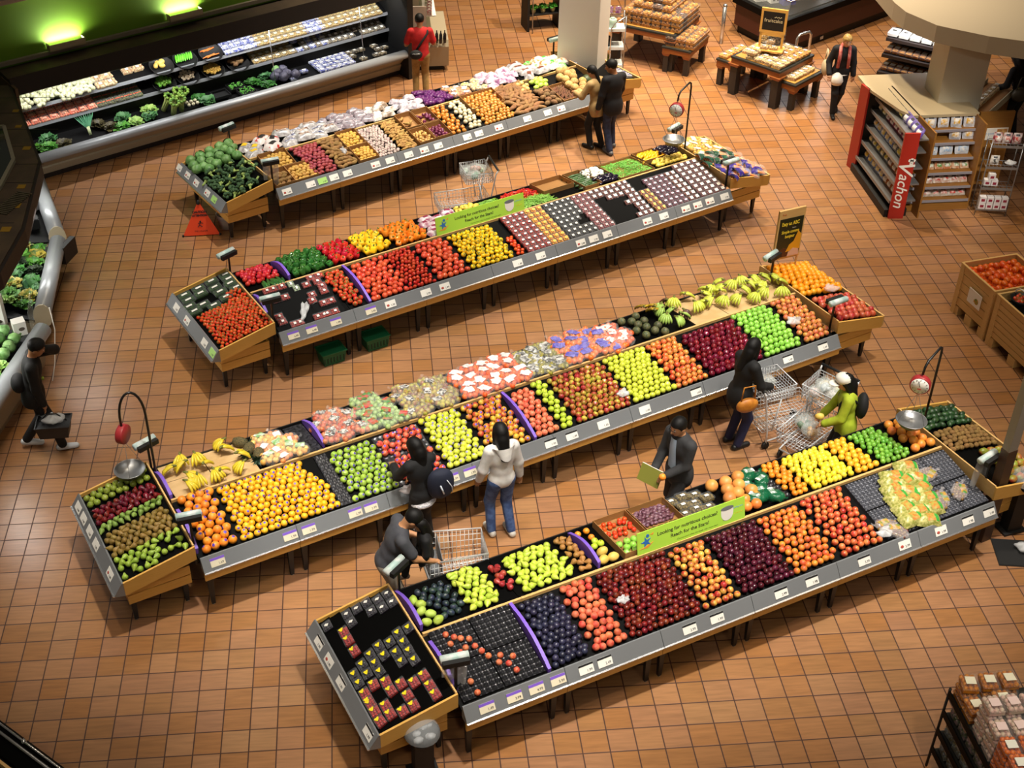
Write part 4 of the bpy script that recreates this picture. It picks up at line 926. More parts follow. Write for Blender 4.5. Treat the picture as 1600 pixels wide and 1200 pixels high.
rows(pack('tomato_pack',.105,.095,.06,M_TOMR,M_WHITE,lab=(.5,.35),labshape='oval',seed=13),1.93,2.38,.112,range(0,8),'red tomato pack with white oval label right of the yellow tomatoes','oval-labelled red packs')
rows(pack('tomato_pack',.105,.095,.06,M_ORG,mat('orange_label','#f0b848',.5),lab=(.6,.5),labshape='oval',seed=14),2.38,2.72,.113,range(0,8),'orange pack with orange oval label beside the mushroom packs','orange-labelled packs')
rows(pack('mushroom_pack',.105,.095,.06,M_MUSH,M_WHITE,lab=(.4,.35),seed=15),2.74,3.28,.108,range(0,8),'dark mushroom pack with small white label','dark mushroom packs',lambda i,j:(i==4 and j in(2,3)) or (i==3 and j==2))
rows(pack('berry_pack',.105,.095,.06,mat('pack_pink','#b8787a',.4,c2='#8f3034',scale=40),mat('pink_label','#e8c8c8',.5),lab=(.4,.35),seed=16),3.29,3.62,.11,range(0,8),'pink-red pack left of the empty black steps','pink-red packs')
rows(pack('berry_pack',.105,.095,.05,M_BRN,M_WHITE,lab=(.55,.5),seed=17),3.63,4.20,.115,(5,6,7),'brown-red pack with white label behind the empty black steps','white-labelled packs behind the empty steps',lambda i,j: j==5 and i<2)
rows(pack('berry_pack',.105,.095,.05,M_BRN,M_WHITE,lab=(.5,.55),seed=18),4.08,4.42,.112,range(0,4),'brown-red pack with white label right of the empty black steps','white-labelled packs beside the empty steps',lambda i,j:i==0 and j in(1,2))
rows(pack('berry_pack',.105,.095,.05,M_BRN,M_WHITE,lab=(.5,.5),seed=19),4.22,4.44,.11,range(4,8),'brown-red pack with white label behind the orange-tagged packs','white-labelled packs behind the orange tags')
rows(pack('berry_pack',.105,.095,.05,mat('pack_amber','#c88a3c',.4,c2='#8a3a2c',scale=40),mat('amber_label','#f0c060',.5),lab=(.45,.6),labshape='oval',seed=20),4.46,4.68,.11,range(0,5),'amber pack with round orange tag in the short row','amber packs')
rows(pack('berry_pack',.105,.095,.05,M_LAV,mat('lavender_label','#cdbfd0',.5),lab=(.6,.35),labshape='oval',seed=21),4.69,5.14,.113,range(0,7),'dark red pack with lilac oval label','lilac-labelled packs')
rows(pack('berry_pack',.105,.095,.05,M_BRN,M_WHITE,lab=(.55,.6),seed=22),5.15,5.38,.115,range(0,7),'brown-red pack with square white label beside the lilac labels','square-labelled packs')
rows(pack('berry_pack',.13,.10,.05,mat('pack_darkred','#5c1c1e',.4,c2='#7a3430',scale=40),M_WHITE,lab=(.5,.5),seed=23),5.40,5.94,.135,range(0,8),'large dark red pack with white label at the right end of the second island','large white-labelled packs')
# herbs on the cherry tomato end table
kh=pack('herb_pack',.20,.13,.06,mat('herb_green','#20341a',.5,c2='#3c5a2c',scale=30),M_WHITE,kind='sticks',lab=(.45,.28),seed=24)
hp=[(.83,1.62),(.80,1.36),(.60,1.62),(.38,1.60),(.58,1.44),(.60,1.28),(.83,1.20),(.15,1.60),(.15,1.44),(.28,1.18),(.40,1.04),(.62,1.10),(.10,1.28),(.36,1.46),(.12,1.12),(.83,1.48)]
for x,v in hp:
    u=ROWS['T2'][2]-.925+x
    used(kh,ME('T2','EL'[1],u,v,.004),'clear pack of green herbs on the cherry tomato end table','pack','herb packs')
# white mushroom packs behind the couple
km=pack('mushroom_pack',.17,.13,.06,mat('mush_white','#e2deda',.5,c2='#b8b4c0',scale=30),mat('navy_label','#34366a',.5),lab=(.5,.3),seed=25,slot=(0,-.2))
for k,(x,v) in enumerate(((.80,1.60),(.62,1.60),(.80,1.44),(.62,1.44),(.80,1.28),(.45,1.60),(.45,1.3),(.62,1.28),(.30,.40),(.30,.55),(.14,.42),(.14,.57),(.14,.27),(.80,1.1),(.3,.25))):
    used(km,ME('T1','R',ROWS['T1'][3]+.93-x,v,.004),'white pack with navy label on the end table behind the couple','pack','navy-labelled packs')
# ------------------------------------------------------------------ bags of fruit
def fruit_bag(name,mf,mfilm,r,nx,ny,mlab=None,labs=1,seed=1,flat=.75,film_on=True,big=1.15):
    q=random.Random(seed); t=thing(name,None,None,Matrix.Identity(4)); a=MB()
    for i in range(nx):
        for j in range(ny):
            x=(i-(nx-1)/2)*r*1.85+(j%2-.5)*r*.8; y=(j-(ny-1)/2)*r*1.7
            a.ball((x+q.uniform(-.2,.2)*r,y,r*(1.0+q.uniform(0,.35)+.35*(1-abs(i-(nx-1)/2)/nx))),r,9,6)
    obj('fruit',a,mf,t)
    w=nx*r*big; d=ny*r*big; h=r*2.6
    if film_on:
        ph=[q.uniform(0,6) for _ in range(4)]
        def f(s,u):
            th=2*PI*s; ph_=PI*u; k=1+.07*math.sin(7*th+ph[0])*math.sin(5*ph_+ph[1])+.05*math.sin(13*th+ph[2]); sx=math.sin(ph_)**.6
            return (w*k*sx*math.cos(th),d*k*sx*math.sin(th),max(.0,h/2-h*.55*math.cos(ph_)*k))
        g=MB().grid(f,20,10)
        # gathered neck of the bag
        g.add([(w*.9,0,h*.5),(w*1.25,d*.22,h*.75),(w*1.3,-d*.05,h*.9),(w*1.25,-d*.25,h*.7)],[(0,1,2),(0,2,3)])
        obj('film',g,mfilm,t)
    if mlab:
        for k in range(labs):
            c=MB(); cx,cy=(q.uniform(-.35,.35)*w,q.uniform(-.3,.3)*d); an=q.uniform(0,3); lw,ld=w*.45,d*.36
            c.grid(lambda s,u:(lw*(s-.5)*2,ld*(u-.5)*2,-.25*((s-.5)**2+(u-.5)**2)*r+.004*math.sin(s*9)),5,4,0,True,TR(cx,cy,h*1.03)@RZ(an))
            obj('paper_label',c,mlab,t)
    return t
def bags(row,reg,protos,pts,label,group,h=0.0,cat='bag',seed=2):
    q=random.Random(seed)
    for k,(u,v) in enumerate(pts):
        hh=h+(.0 if k%2 else .03)
        M=(MBk(row,u,v,hh) if reg=='B' else MF(row,u,v,hh) if reg=='F' else ME(row,reg[1],u,v,hh))@RZ(q.uniform(0,6.28))@RX(q.gauss(0,.12))
        used(protos[k%len(protos)],M,label,cat,group)
def scatter(u0,u1,v0,v1,du,dv,seed=1,jit=.02):
    q=random.Random(seed); out=[]; j=0; v=v0
    while v<=v1+1e-6:
        u=u0+(j%2)*du*.4
        while u<=u1+1e-6: out.append((u+q.gauss(0,jit),v+q.gauss(0,jit))); u+=du
        v+=dv; j+=1
    return out
MO=lambda n,c,c2=None,**k: mat(n,c,.35,c2=c2,scale=14,**k)
M_BLKLAB=mat('black_print_label','#22201e',.5,c2='#d8d4cc',scale=30); M_WLAB=mat('white_paper_print','#e6e0da',.6,c2='#d86a50',scale=9,thr=(.62,.72))
bags('T3','B',[fruit_bag('citrus_bag',MO('bag_citrus_a','#e0a044','#d8c26a'),M_BAG,.040,3,3,mat('white_green_print','#dfe6d6',.5,c2='#6aa04a',scale=12),seed=31),fruit_bag('citrus_bag',MO('bag_citrus_b','#d8763c','#e09a5c'),M_BAG,.038,3,3,M_WHITE,seed=32)],scatter(-2.25,-1.86,1.02,1.60,.19,.17,3),'clear bag of small citrus beside the banana boards','bagged citrus beside the bananas')
bags('T3','B',[fruit_bag('apple_bag',MO('bag_apple_red','#b8442c','#d08a5c'),M_BAG,.040,3,3,M_BLKLAB,seed=33)],scatter(-1.42,-.98,1.04,1.62,.2,.19,4),'clear bag of red apples with black print right of the purple divider','bagged red apples')
bags('T3','B',[fruit_bag('apple_bag',MO('bag_apple_green','#86a85a','#a8c07c'),M_BAG,.042,3,3,mat('red_green_print','#3c8a3c',.5,c2='#c8403c',scale=12),seed=34)],scatter(-.86,-.42,1.06,1.64,.2,.19,5),'clear bag of green apples with red and green print','bagged green apples')
bags('T3','B',[fruit_bag('apple_bag',MO('bag_apple_mixed','#8f5a3c','#b8b04a'),M_BAG,.040,3,3,M_BLKLAB,seed=35),fruit_bag('apple_bag',MO('bag_apple_mixed2','#a8a444','#7a4030'),M_BAG,.040,3,3,None,seed=36)],scatter(-.28,.42,1.04,1.64,.2,.18,6),'clear bag of mixed brown-green apples on the third island','bagged mixed apples')
bags('T3','B',[fruit_bag('orange_bag',MO('bag_orange','#e0541c','#e8702c'),M_BAG,.040,3,3,M_WLAB,2,seed=37),fruit_bag('orange_bag',MO('bag_orange2','#e05a24'),M_BAG,.040,3,3,M_WLAB,2,seed=38)],scatter(.58,1.48,1.02,1.64,.2,.19,7),'bag of orange fruit wrapped in white printed paper','paper-wrapped bags of orange fruit')
bags('T3','B',[fruit_bag('kiwi_bag',MO('bag_kiwi','#6a6a24','#a89a30'),M_BAG,.032,4,4,mat('white_black_print','#d8d6ce',.5,c2='#3a3a38',scale=16),2,seed=39)],scatter(1.60,2.06,1.02,1.64,.19,.17,8),'bag of olive green fruit with white labels behind the striped apples','bags of olive green fruit')
bags('T3','B',[fruit_bag('orange_bag',MO('bag_orange3','#ea6a20','#f08030'),M_BAG,.043,3,3,mat('violet_print','#5048a0',.5,c2='#8078c4',scale=16),2,seed=40)],scatter(2.22,2.92,1.02,1.64,.22,.19,9),'bag of oranges with a violet printed label','bags of oranges with violet labels')
bags('T3','B',[fruit_bag('orange_bag',MO('bag_orange4','#e8602c'),M_BAG,.043,3,3,mat('white_red_print','#eadfd6',.5,c2='#d06a50',scale=14,thr=(.55,.65)),2,seed=41)],scatter(2.90,3.24,1.10,1.62,.2,.18,10),'bag of oranges with white and red labels beside the melons','bags of oranges with white labels')
bags('T4','B',[fruit_bag('green_net_bag',MO('bag_dark_green','#1c5a3c','#0f3a26'),film('green_film','#1f7a50',.45,.25),.042,3,2,mat('white_green_paper','#dfe4dc',.5),seed=42)],((3.30,1.12),(3.44,1.24),(3.50,1.06),(3.36,1.40),(3.48,1.56),(3.60,1.42)),'dark green printed bag beside the pomelos','dark green bags by the pomelos')
def pillow(name,w,d,h,mbody,patches,seed=1):
    q=random.Random(seed); ph=[q.uniform(0,6) for _ in range(4)]; t=thing(name,None,None,Matrix.Identity(4))
    def zz(x,y): return h*max(0,(1-abs(x)**3.5))**.6*max(0,(1-abs(y)**2.5))**.6*(1+.10*math.sin(5*x+ph[0])*math.sin(4*y+ph[1]))
    def f(s,u):
        x=s*2-1;y=u*2-1; return (x*w/2,y*d/2*(1-.15*abs(x)**4),zz(x,y)*.9+.02+.012*math.sin(18*y+ph[2])*abs(x)**4)
    a=MB().grid(f,14,10); a.grid(lambda s,u:(lambda p:(p[0],p[1],.018-.3*(p[2]-.02)))(f(1-s,u)),10,6); obj('bag_body',a,mbody,t)
    for (x0,x1,y0,y1,m) in patches:
        g=MB().grid(lambda s,u:(lambda p:(p[0],p[1],p[2]+.004))(f(x0+(x1-x0)*s,y0+(y1-y0)*u)),6,6); obj('printed_patch',g,m,t)
    return t
q=random.Random(5)
sp_=pillow('salad_bag',.32,.19,.09,mat('salad_leaves','#8a8f3a',.35,c2='#c8c07a',scale=30,bump=.6),[(.40,.72,.2,.8,mat('salad_print','#c0702c',.4,c2='#a8a04a',scale=30)),(.74,.86,.2,.8,mat('salad_print_green','#3c9a3c',.4))],43)
for k,(u,v) in enumerate(((5.3,.80),(5.04,.74),(5.12,.62),(5.30,.62),(4.92,.58),(5.06,.50),(5.25,.46),(4.88,.46),(5.04,.36),(5.22,.32),(4.86,.30),(5.00,.20),(5.18,.18),(4.84,.14),(5.02,.06),(4.98,.68))):
    used(sp_,MF('T4',u,v,.03)@RZ(q.gauss(0,.3)),'bag of pale salad leaves with orange print on the silvery trays','bag','bagged salads on the silvery trays')
sd=fruit_bag('grape_bag',mat('grape_dark','#5a2420',.4,c2='#8a7038',scale=20),film('grape_film','#e8e0e0',.22,.12),.022,6,4,mat('grape_print','#d08a2c',.5,c2='#3c7a2c',scale=12),1,seed=44)
for (u,v),l in zip(((5.48,.62),(5.69,.26),(5.39,.24),(4.50,.18),(4.56,.07)),('dark printed bag lying beyond the pale salads','dark printed bag lying alone near the grey post','dark printed bag right of the pale salads','bag of dark red grapes at the near end of the silvery trays','bag of dark red grapes against the rail')):
    used(sd,MF('T4',u,v,.03)@RZ(q.uniform(0,3)),l,'bag',None)
# ------------------------------------------------------------------ printed pillow bags, nets and carrot bags
M_FOIL=mat('white_bag_plastic','#c4c0be',.25,c2='#8c8888',scale=14)
pb=[pillow('potato_bag',.36,.24,.11,M_FOIL,[(.25,.75,.3,.7,mat('print_brown','#5c3428',.5,c2='#c8b4a4',scale=20))],51),
    pillow('potato_bag',.34,.24,.10,M_FOIL,[(.2,.8,.35,.65,mat('print_navy','#2c3460',.5,c2='#d8d8e0',scale=16))],52),
    pillow('potato_bag',.36,.25,.11,mat('bag_red_white','#d8cfca',.25,c2='#c03a30',scale=6,thr=(.55,.6)),[(.3,.7,.25,.6,mat('print_dark','#2a2624',.5))],53),
    pillow('potato_bag',.36,.22,.10,M_FOIL,[(.3,.65,.3,.75,mat('print_yellow','#e8c030',.5))],54)]
q=random.Random(9)
def pil(row,reg,protos,pts,label,group,h=.01,rz=(0,.3),layers=((0,),)):
    for k,(u,v) in enumerate(pts):
        M=(MBk(row,u,v,h+.05*(k%2)) if reg=='B' else ME(row,reg[1],u,v,h+.05*(k%2)))@RZ(q.gauss(*rz))
        used(protos[k%len(protos)],M,label,'bag',group)
pil('T1','B',[pb[3],pb[2]],scatter(-1.0,-.45,1.05,1.6,.3,.2,11),'white printed bag stacked behind the cabbages','bags stacked behind the cabbages',rz=(.5,.3))
pil('T1','B',[pb[1],pb[0]],scatter(-.28,.50,1.06,1.6,.26,.2,12),'white and navy printed potato bag behind the red potatoes','printed potato bags')
pil('T1','B',[pillow('garlic_bag',.24,.16,.08,mat('bag_lilac_white','#b0a8ae',.25,c2='#807078',scale=16),[(.3,.7,.3,.7,mat('print_silver','#8c8890',.4))],55)],scatter(.66,1.35,1.02,1.64,.2,.15,13),'small silvery white bag behind the garlic','small silvery bags')
pil('T1','B',[pillow('mushroom_bag',.26,.16,.09,mat('bag_brown_white','#8a7460',.35,c2='#e4dcd2',scale=8),[(.25,.75,.3,.7,M_WHITE)],56)],scatter(1.48,1.95,1.05,1.62,.24,.16,14),'brown and white striped bag behind the ginger','brown and white bags')
pil('T1','B',[pillow('white_bag',.22,.16,.08,mat('bag_bright_white','#d0cace',.25,c2='#a096a0',scale=16),[(.3,.7,.3,.7,mat('print_pale','#d8b8bc',.5))],57)],scatter(2.05,2.55,1.05,1.64,.17,.15,15),'small bright white bag beside the bagged purple onions','small bright white bags')
bags('T1','B',[fruit_bag('onion_bag',MO('bag_onion_purple','#4a1848','#6a2a5c'),film('purple_film','#7a3a8a',.25,.2),.036,3,3,None,seed=58)],scatter(2.66,3.1,1.06,1.62,.2,.18,16),'net of dark purple onions on the back island','nets of purple onions',cat='net')
bags('T1','B',[fruit_bag('onion_bag',MO('bag_onion_orange','#d88a4c','#c06a34'),M_BAG,.036,3,3,M_WLAB,seed=59)],scatter(3.24,3.62,1.08,1.6,.2,.18,17),'net of orange onions beside the purple onion nets','nets of orange onions',cat='net')
bags('T1','B',[fruit_bag('onion_bag',MO('bag_onion_pale','#d8c8a4','#c8a868'),M_BAG,.034,3,3,mat('yellow_white_print','#e8d8a0',.5,c2='#e0b030',scale=14),seed=60)],scatter(3.72,3.95,1.08,1.6,.2,.18,18),'net of pale onions in the middle of the back island','nets of pale onions',cat='net')
pil('T1','B',[pillow('onion_sack',.28,.18,.09,mat('bag_purple_white','#8a5a80',.3,c2='#e0d4dc',scale=8),[(.3,.7,.35,.65,M_WHITE)],61)],scatter(4.06,4.75,1.05,1.62,.24,.17,19),'purple and white printed bag behind the sweet potatoes','purple and white bags')
pil('T1','B',[pillow('root_bag',.34,.20,.11,M_FOIL,[(.2,.6,.3,.7,mat('print_umber','#6a3a28',.5))],62)],scatter(4.90,5.20,1.05,1.6,.3,.17,20),'long white bag with brown print near the square pillar','long white bags with brown print')
pil('T1','B',[pillow('greens_bag',.24,.17,.09,mat('bag_green_white','#dfe4d8',.3,c2='#5ab83c',scale=9),[(.3,.6,.3,.7,mat('print_green','#3cb43c',.5))],63),pillow('greens_bag',.24,.17,.09,mat('bag_orange_white','#e8ddd0',.3,c2='#e07a3c',scale=9,thr=(.5,.6)),[],64)],scatter(5.32,5.88,1.05,1.64,.2,.14,21),'green, white and orange printed bag beside the square pillar','bags beside the square pillar')
pil('T2','B',[pillow('shallot_bag',.24,.16,.08,mat('bag_pink_white','#dfd2d6',.25,c2='#9a4a68',scale=9),[(.3,.7,.3,.7,mat('print_berry','#8a2a48',.5))],65)],scatter(.82,1.45,1.05,1.62,.2,.15,22),'pink and white printed bag behind the green banner','pink and white bags')
ob=fruit_bag('onion_net',MO('net_onion','#dfae4a','#d09a38'),film('net_film','#f0e0a0',.12,.3),.036,4,3,M_WHITE,seed=66)
bags('T2','ER',[ob],scatter(6.12,6.86,.98,1.68,.25,.21,23)+scatter(6.2,6.6,1.2,1.6,.24,.2,24),'net of golden onions on the end table behind the carrots','nets of golden onions',cat='net')
def carrot_bag(mband,seed):
    q=random.Random(seed); t=thing('carrot_bag',None,None,Matrix.Identity(4)); a=MB()
    for i in range(5):
        y=(i-2)*.034; a.tube([(-.12,y,.03),(0,y+q.uniform(-.01,.01),.045),(.12,y,.03)],[.010,.018,.012],6)
    obj('carrots',a,mat('carrot_orange','#e07a34',.4,c2='#e89a5c',scale=12),t)
    f=lambda x0,x1:(lambda s,u:(x0+(x1-x0)*s,.10*math.cos(PI*u)*(1+.06*math.sin(9*s)),.012+.062*math.sin(PI*u)*(1+.1*math.sin(11*s+4*u))))
    obj('film',MB().grid(f(-.15,.15),8,8),film('carrot_film',op=.12),t)
    obj('printed_band',MB().grid(lambda s,u:(lambda p:(p[0],p[1]*1.02,p[2]+.004))(f(-.13,-.02)(s,u)),5,8),mband,t); return t
cg=carrot_bag(mat('band_green','#1f5a40',.35,c2='#143a2a',scale=10),3); cp=carrot_bag(mat('band_violet','#3a2a90',.35,c2='#2c2068',scale=10),4)
for k,(u,v) in enumerate(scatter(6.10,6.80,.62,.95,.17,.11,25)): used(cg,ME('T2','R',u,v,.02+.05*(k%2))@RZ(q.uniform(-.6,.6)),'carrot bag with a dark green band on the second island','bag','carrot bags with green bands')
for k,(u,v) in enumerate(scatter(6.14,6.84,.10,.52,.18,.11,26)): used(cp,ME('T2','R',u,v,.02+.05*(k%2))@RZ(q.uniform(-.6,.6)),'carrot bag with a violet band on the second island','bag','carrot bags with violet bands')
# kiwi packs behind the front banner
kk=pack('fig_pack',.16,.13,.06,mat('pack_fig','#5c4c24',.5,c2='#7c6a38',scale=40),M_WHITE,lab=(.35,.3),seed=67)
for i,(u,v) in enumerate(scatter(2.40,2.86,1.02,1.62,.165,.14,27,.006)): used(kk,MBk('T4',u,v,.005+.03*(i%2)),'brown fruit pack with white label behind the lime banner','pack','brown fruit packs')
# ------------------------------------------------------------------ bananas, plantains, pineapples, melons
def banana_bunch(name,n,m,seed,L=.18):
    q=random.Random(seed); t=thing(name,None,None,Matrix.Identity(4))
    for i in range(n):
        an=(i-(n-1)/2)*.30; r=.019; pts=[]
        for k in range(8):
            s=k/7; a=.15+1.25*s; pts.append((L*.95*math.sin(a)*1.0,0,.055+.10*math.cos(a)-.115*s*.2))
        b=MB().tube([Vector(p) for p in pts],[r*.35,r*.8,r,r*1.05,r*1.05,r,r*.75,r*.3],7)
        link('banana',b.mesh('banana',[m]),t,RZ(an)@TR(0,0,q.uniform(0,.012)))
    obj('crown_stem',MB().tube([(-.02,0,.17),(.01,0,.165),(.04,0,.155)],[.012,.018,.02],6),mat('banana_crown','#6a6a2a',.6),t); return t
bnY=mat('banana_yellow','#d9c22e',.4,c2='#c9b028',scale=10); bnG=mat('banana_greenish','#b4c03c',.4,c2='#c8cc4c',scale=10)
def boards(u0,u1,n,l):
    w=(u1-u0)/n
    for i in range(n):
        for j in range(2):
            v0,v1=((1.33,1.70),(.95,1.32))[j]
            o=obj('banana_board',MB().box(u0+i*w+.006,u0+(i+1)*w-.006,0,v1-v0,0,.014),mat('board_tan','#c9a878',.6,c2='#bb9864',scale=4),None,RM('T3',0,v0,zB(v0)+.002)@RX(SB)); tag(o,f"{('far','near')[j]} {l} banana board, {('first','second','third','fourth')[i]} from the bag roll" if l=='left' else f"{('far','near')[j]} board under the greenish bananas, {('first','second','third')[i]} from the plantains",'board',l+' banana boards')
boards(-3.52,-2.42,2,'left'); boards(4.22,5.96,3,'greenish')
kb=banana_bunch('banana_bunch',5,bnY,71); kg=banana_bunch('banana_bunch',6,bnG,72)
for u,v in ((-3.2,1.42),(-3.22,1.62),(-3.06,1.55),(-3.36,1.38),(-3.3,1.18),(-3.05,1.24),(-3.18,1.08),(-2.98,1.08),(-3.36,1.02),(-2.62,1.63),(-2.74,1.46),(-2.62,1.24),(-2.58,1.02),(-2.92,.99)):
    used(kb,MBk('T3',u,v,.016)@RZ(q.uniform(0,6.28)),'yellow banana bunch on the left banana boards','fruit','yellow banana bunches')
for u,v in ((4.30,1.60),(4.47,1.58),(4.45,1.33),(4.60,1.22),(4.70,1.48),(4.86,1.55),(4.78,1.28),(4.95,1.22),(5.14,1.48),(4.96,1.38),(5.15,1.12),(5.27,1.32),(5.37,1.55),(5.46,1.40),(5.50,1.22),(5.76,1.46),(5.62,1.52),(5.39,1.04),(5.60,1.08),(5.71,1.27),(5.88,1.38),(5.86,1.18),(5.80,1.0),(5.02,1.60),(5.22,1.62),(5.50,1.62)):
    used(kg,MBk('T3',u,v,.016)@RZ(q.uniform(0,6.28)),'greenish banana bunch on the boards before the fruit sign','fruit','greenish banana bunches')
kpl=banana_bunch('plantain_bunch',5,mat('plantain_yellow','#c8a82c',.4,c2='#8a6a20',scale=12),73,.2); kgp=banana_bunch('green_banana_bunch',6,mat('banana_green','#8fb04a',.4,c2='#a4c05c',scale=10),74,.15); kdk=banana_bunch('dark_banana_bunch',5,mat('banana_dark','#4a2c26',.4,c2='#6a4634',scale=12),75,.13)
for u,v in ((3.76,1.58),(3.83,1.42),(3.90,1.52)): used(kpl,MBk('T3',u,v,.01)@RZ(1.2+q.gauss(0,.2)),'yellow plantain bunch beside the melons','fruit','plantain bunches')
for u,v in ((4.0,1.42),(3.92,1.25),(4.08,1.14),(4.04,1.55),(4.1,1.30),(3.95,1.10)): used(kgp,MBk('T3',u,v,.01)@RZ(q.uniform(0,6)),'green banana bunch beside the plantains','fruit','green banana bunches')
for u,v in ((4.16,1.58),(4.18,1.22)): used(kdk,MBk('T3',u,v,.01)@RZ(q.uniform(0,6)),'dark red banana bunch beside the banana boards','fruit','dark banana bunches')
ml=round_me('striped_melon',mat('striped_melon_skin','#6a6440',.6,c2='#3c4a2c',scale=40,vary=.2),.062,.95)
for u,v in ((3.36,1.58),(3.48,1.50),(3.62,1.60),(3.64,1.42),(3.56,1.25),(3.60,1.10),(3.42,1.06),(3.70,1.0),(3.72,1.20),(3.38,1.24),(3.50,1.37)):
    o=link('striped_melon',ml,None,MBk('T3',u,v,.06)@rot_any(q)); tag(o,'small olive striped melon beside the plantains','fruit','small striped melons')
def pineapple():
    t=thing('pineapple',None,None,Matrix.Identity(4))
    a=MB().lathe([(0,-.10),(.05,-.095),(.07,-.04),(.07,.03),(.055,.08),(.02,.10),(0,.10)],14); obj('fruit_body',a,mat('pineapple_skin','#6a5a34',.8,c2='#3a3a20',scale=70,bump=1),t,TR(0,0,.07)@RX(PI/2))
    l=MB(); 
    for k in range(14):
        an=k*2.4; el=.5+.5*(k/14); d=Vector((math.cos(an)*math.cos(el),math.sin(an)*math.cos(el),math.sin(el))); s=Vector((-math.sin(an),math.cos(an),0))*.012; b=Vector((0,0,.10)); m_=b+d*.07; e=b+d*.13-Vector((0,0,.02))
        l.add([b-s,b+s,m_+s,e,m_-s],[(0,1,2,3,4)])
    obj('leaf_crown',l,mat('pineapple_leaf','#2c4a34',.5),t,TR(0,0,.07)@RX(PI/2)); return t
kp=pineapple()
for u,v,l in ((-2.44,1.60,'pineapple farthest back beside the banana boards'),(-2.40,1.40,'pineapple in front of another at the edge of the banana boards'),(-2.34,1.22,'pineapple nearest the bagged citrus')): used(kp,MBk('T3',u,v,.0)@RZ(q.uniform(0,6)),l,'fruit','pineapples')
# black label strips in the empty bay
tag(obj('shelf_liner',MB().box(-1.84,-1.58,.95,1.69,0,.01),mat('liner_black','#121214',.3,c2='#3c3c40',scale=30),None,RM('T3',0,0,zB(0)+.002)@Matrix.Identity(4)@TR(0,0,0)@RX(SB)),'black liner in the empty bay beside the purple divider','liner')
# ------------------------------------------------------------------ cabbages, broccoli, beans
def cabbage_me(name,c,c2,r):
    def f(s,u):
        th=2*PI*s;ph=PI*u; k=1+.05*math.sin(3*th+2*ph)+.03*math.sin(7*th-3*ph); return (r*k*math.sin(ph)*math.cos(th),r*k*math.sin(ph)*math.sin(th),-r*.92*k*math.cos(ph))
    a=MB().grid(f,16,10)
    for k in range(4):
        an=k*1.7; a.grid(lambda s,u:(lambda t,p:(r*(1.05+.10*s)*math.sin(p)*math.cos(t),r*(1.05+.10*s)*math.sin(p)*math.sin(t),-r*.95*math.cos(p)))(an+(u-.5)*1.5,.5+1.3*s),5,5)
    return a.mesh(name,[mat(name+'_leaf',c,.5,c2=c2,scale=14,vary=.12,bump=.3)])
cabm=cabbage_me('green_cabbage','#5f8f4a','#86b06c',.088)
used_=[]
for x,v in ((.72,1.66),(.52,1.66),(.72,1.48),(.33,1.66),(.44,1.50),(.60,1.52),(.56,1.34),(.76,1.31),(.80,1.14),(.14,1.66),(.11,1.47),(.27,1.48),(.37,1.33),(.42,1.17),(.60,1.17),(.09,1.29),(.22,1.30),(.25,1.13),(.86,1.60),(.86,1.44)):
    o=link('green_cabbage',cabm,None,ME('T1','L',ROWS['T1'][2]-.925+x,v,.085+q.uniform(0,.03))@rot_any(q)); tag(o,'round green cabbage on the end table above the caution cone','vegetable','green cabbages')
def broccoli():
    t=thing('broccoli',None,None,Matrix.Identity(4)); r=random.Random(3); s=MB(); h=MB()
    s.tube([(0,-.10,.02),(0,-.03,.03)],[.018,.022],7)
    for k in range(9):
        an=r.uniform(-1.2,1.2); el=r.uniform(0,.9); d=Vector((math.sin(an)*math.cos(el),math.cos(an)*math.cos(el),math.sin(el))); e=Vector((0,-.03,.03))+d*r.uniform(.06,.085)
        s.tube([(0,-.03,.03),tuple(e)],[.013,.010],5); h.ball(tuple(e+d*.012),r.uniform(.022,.032),8,6)
    obj('stalk',s,mat('broccoli_stalk','#a8bc6a',.5,c2='#8aa450',scale=20),t); obj('florets',h,mat('broccoli_head','#2c4a30',.8,c2='#4c6c40',scale=60,bump=1),t); return t
kbr=broccoli()
bro=[(.84,.85),(.71,.82),(.86,.69),(.68,.63),(.57,.75),(.5,.55),(.52,.91),(.4,.75),(.34,.91),(.22,.76),(.22,1.02),(.10,.70),(.21,.58),(.34,.48),(.47,.37),(.61,.42),(.6,.24),(.70,.20),(.54,.12),(.41,.21),(.27,.27),(.15,.36),(.12,.16),(.25,.12),(.36,.08),(.10,.52),(.61,1.02),(.37,1.04),(.06,.85),(.39,.62),(.62,.55),(.76,.50)]
for x,v in bro: used(kbr,ME('T1','L',ROWS['T1'][2]-.925+x,v,.03)@RZ(q.uniform(0,6.28))@RX(q.gauss(0,.3)),'broccoli head with pale stalk beside the cabbages','vegetable','broccoli heads')
def bean_heap(row,u0,u1,v0,v1,n,c,c2,label,L=.12):
    a=MB(); r=random.Random(8)
    for k in range(n):
        u=r.uniform(u0,u1);v=r.uniform(v0,v1); t=min((u-u0),(u1-u))/(u1-u0)*2; z=zB(v)+.012+.09*r.random()*math.sin(PI*(u-u0)/(u1-u0))*math.sin(PI*min(1,max(.1,(v-v0)/(v1-v0)))); an=r.uniform(0,PI); dx,dy=L/2*math.cos(an),L/2*math.sin(an)
        a.tube([(u-dx,v-dy,z),(u,v,z+.008),(u+dx,v+dy,z)],[.003,.0055,.003],4)
    o=obj('green_beans',a,mat('bean_'+c[1:],c,.5,c2=c2,scale=20),None,RM(row)); tag(o,label,'vegetable',None,'stuff')
bean_heap('T2',4.46,5.14,1.02,1.64,420,'#6ab43c','#86c85c','heap of loose green beans on the second island')
bean_heap('T2',2.46,3.1,1.0,1.28,260,'#8ac84a','#a4d468','heap of long pale green beans behind the small packs',.2)
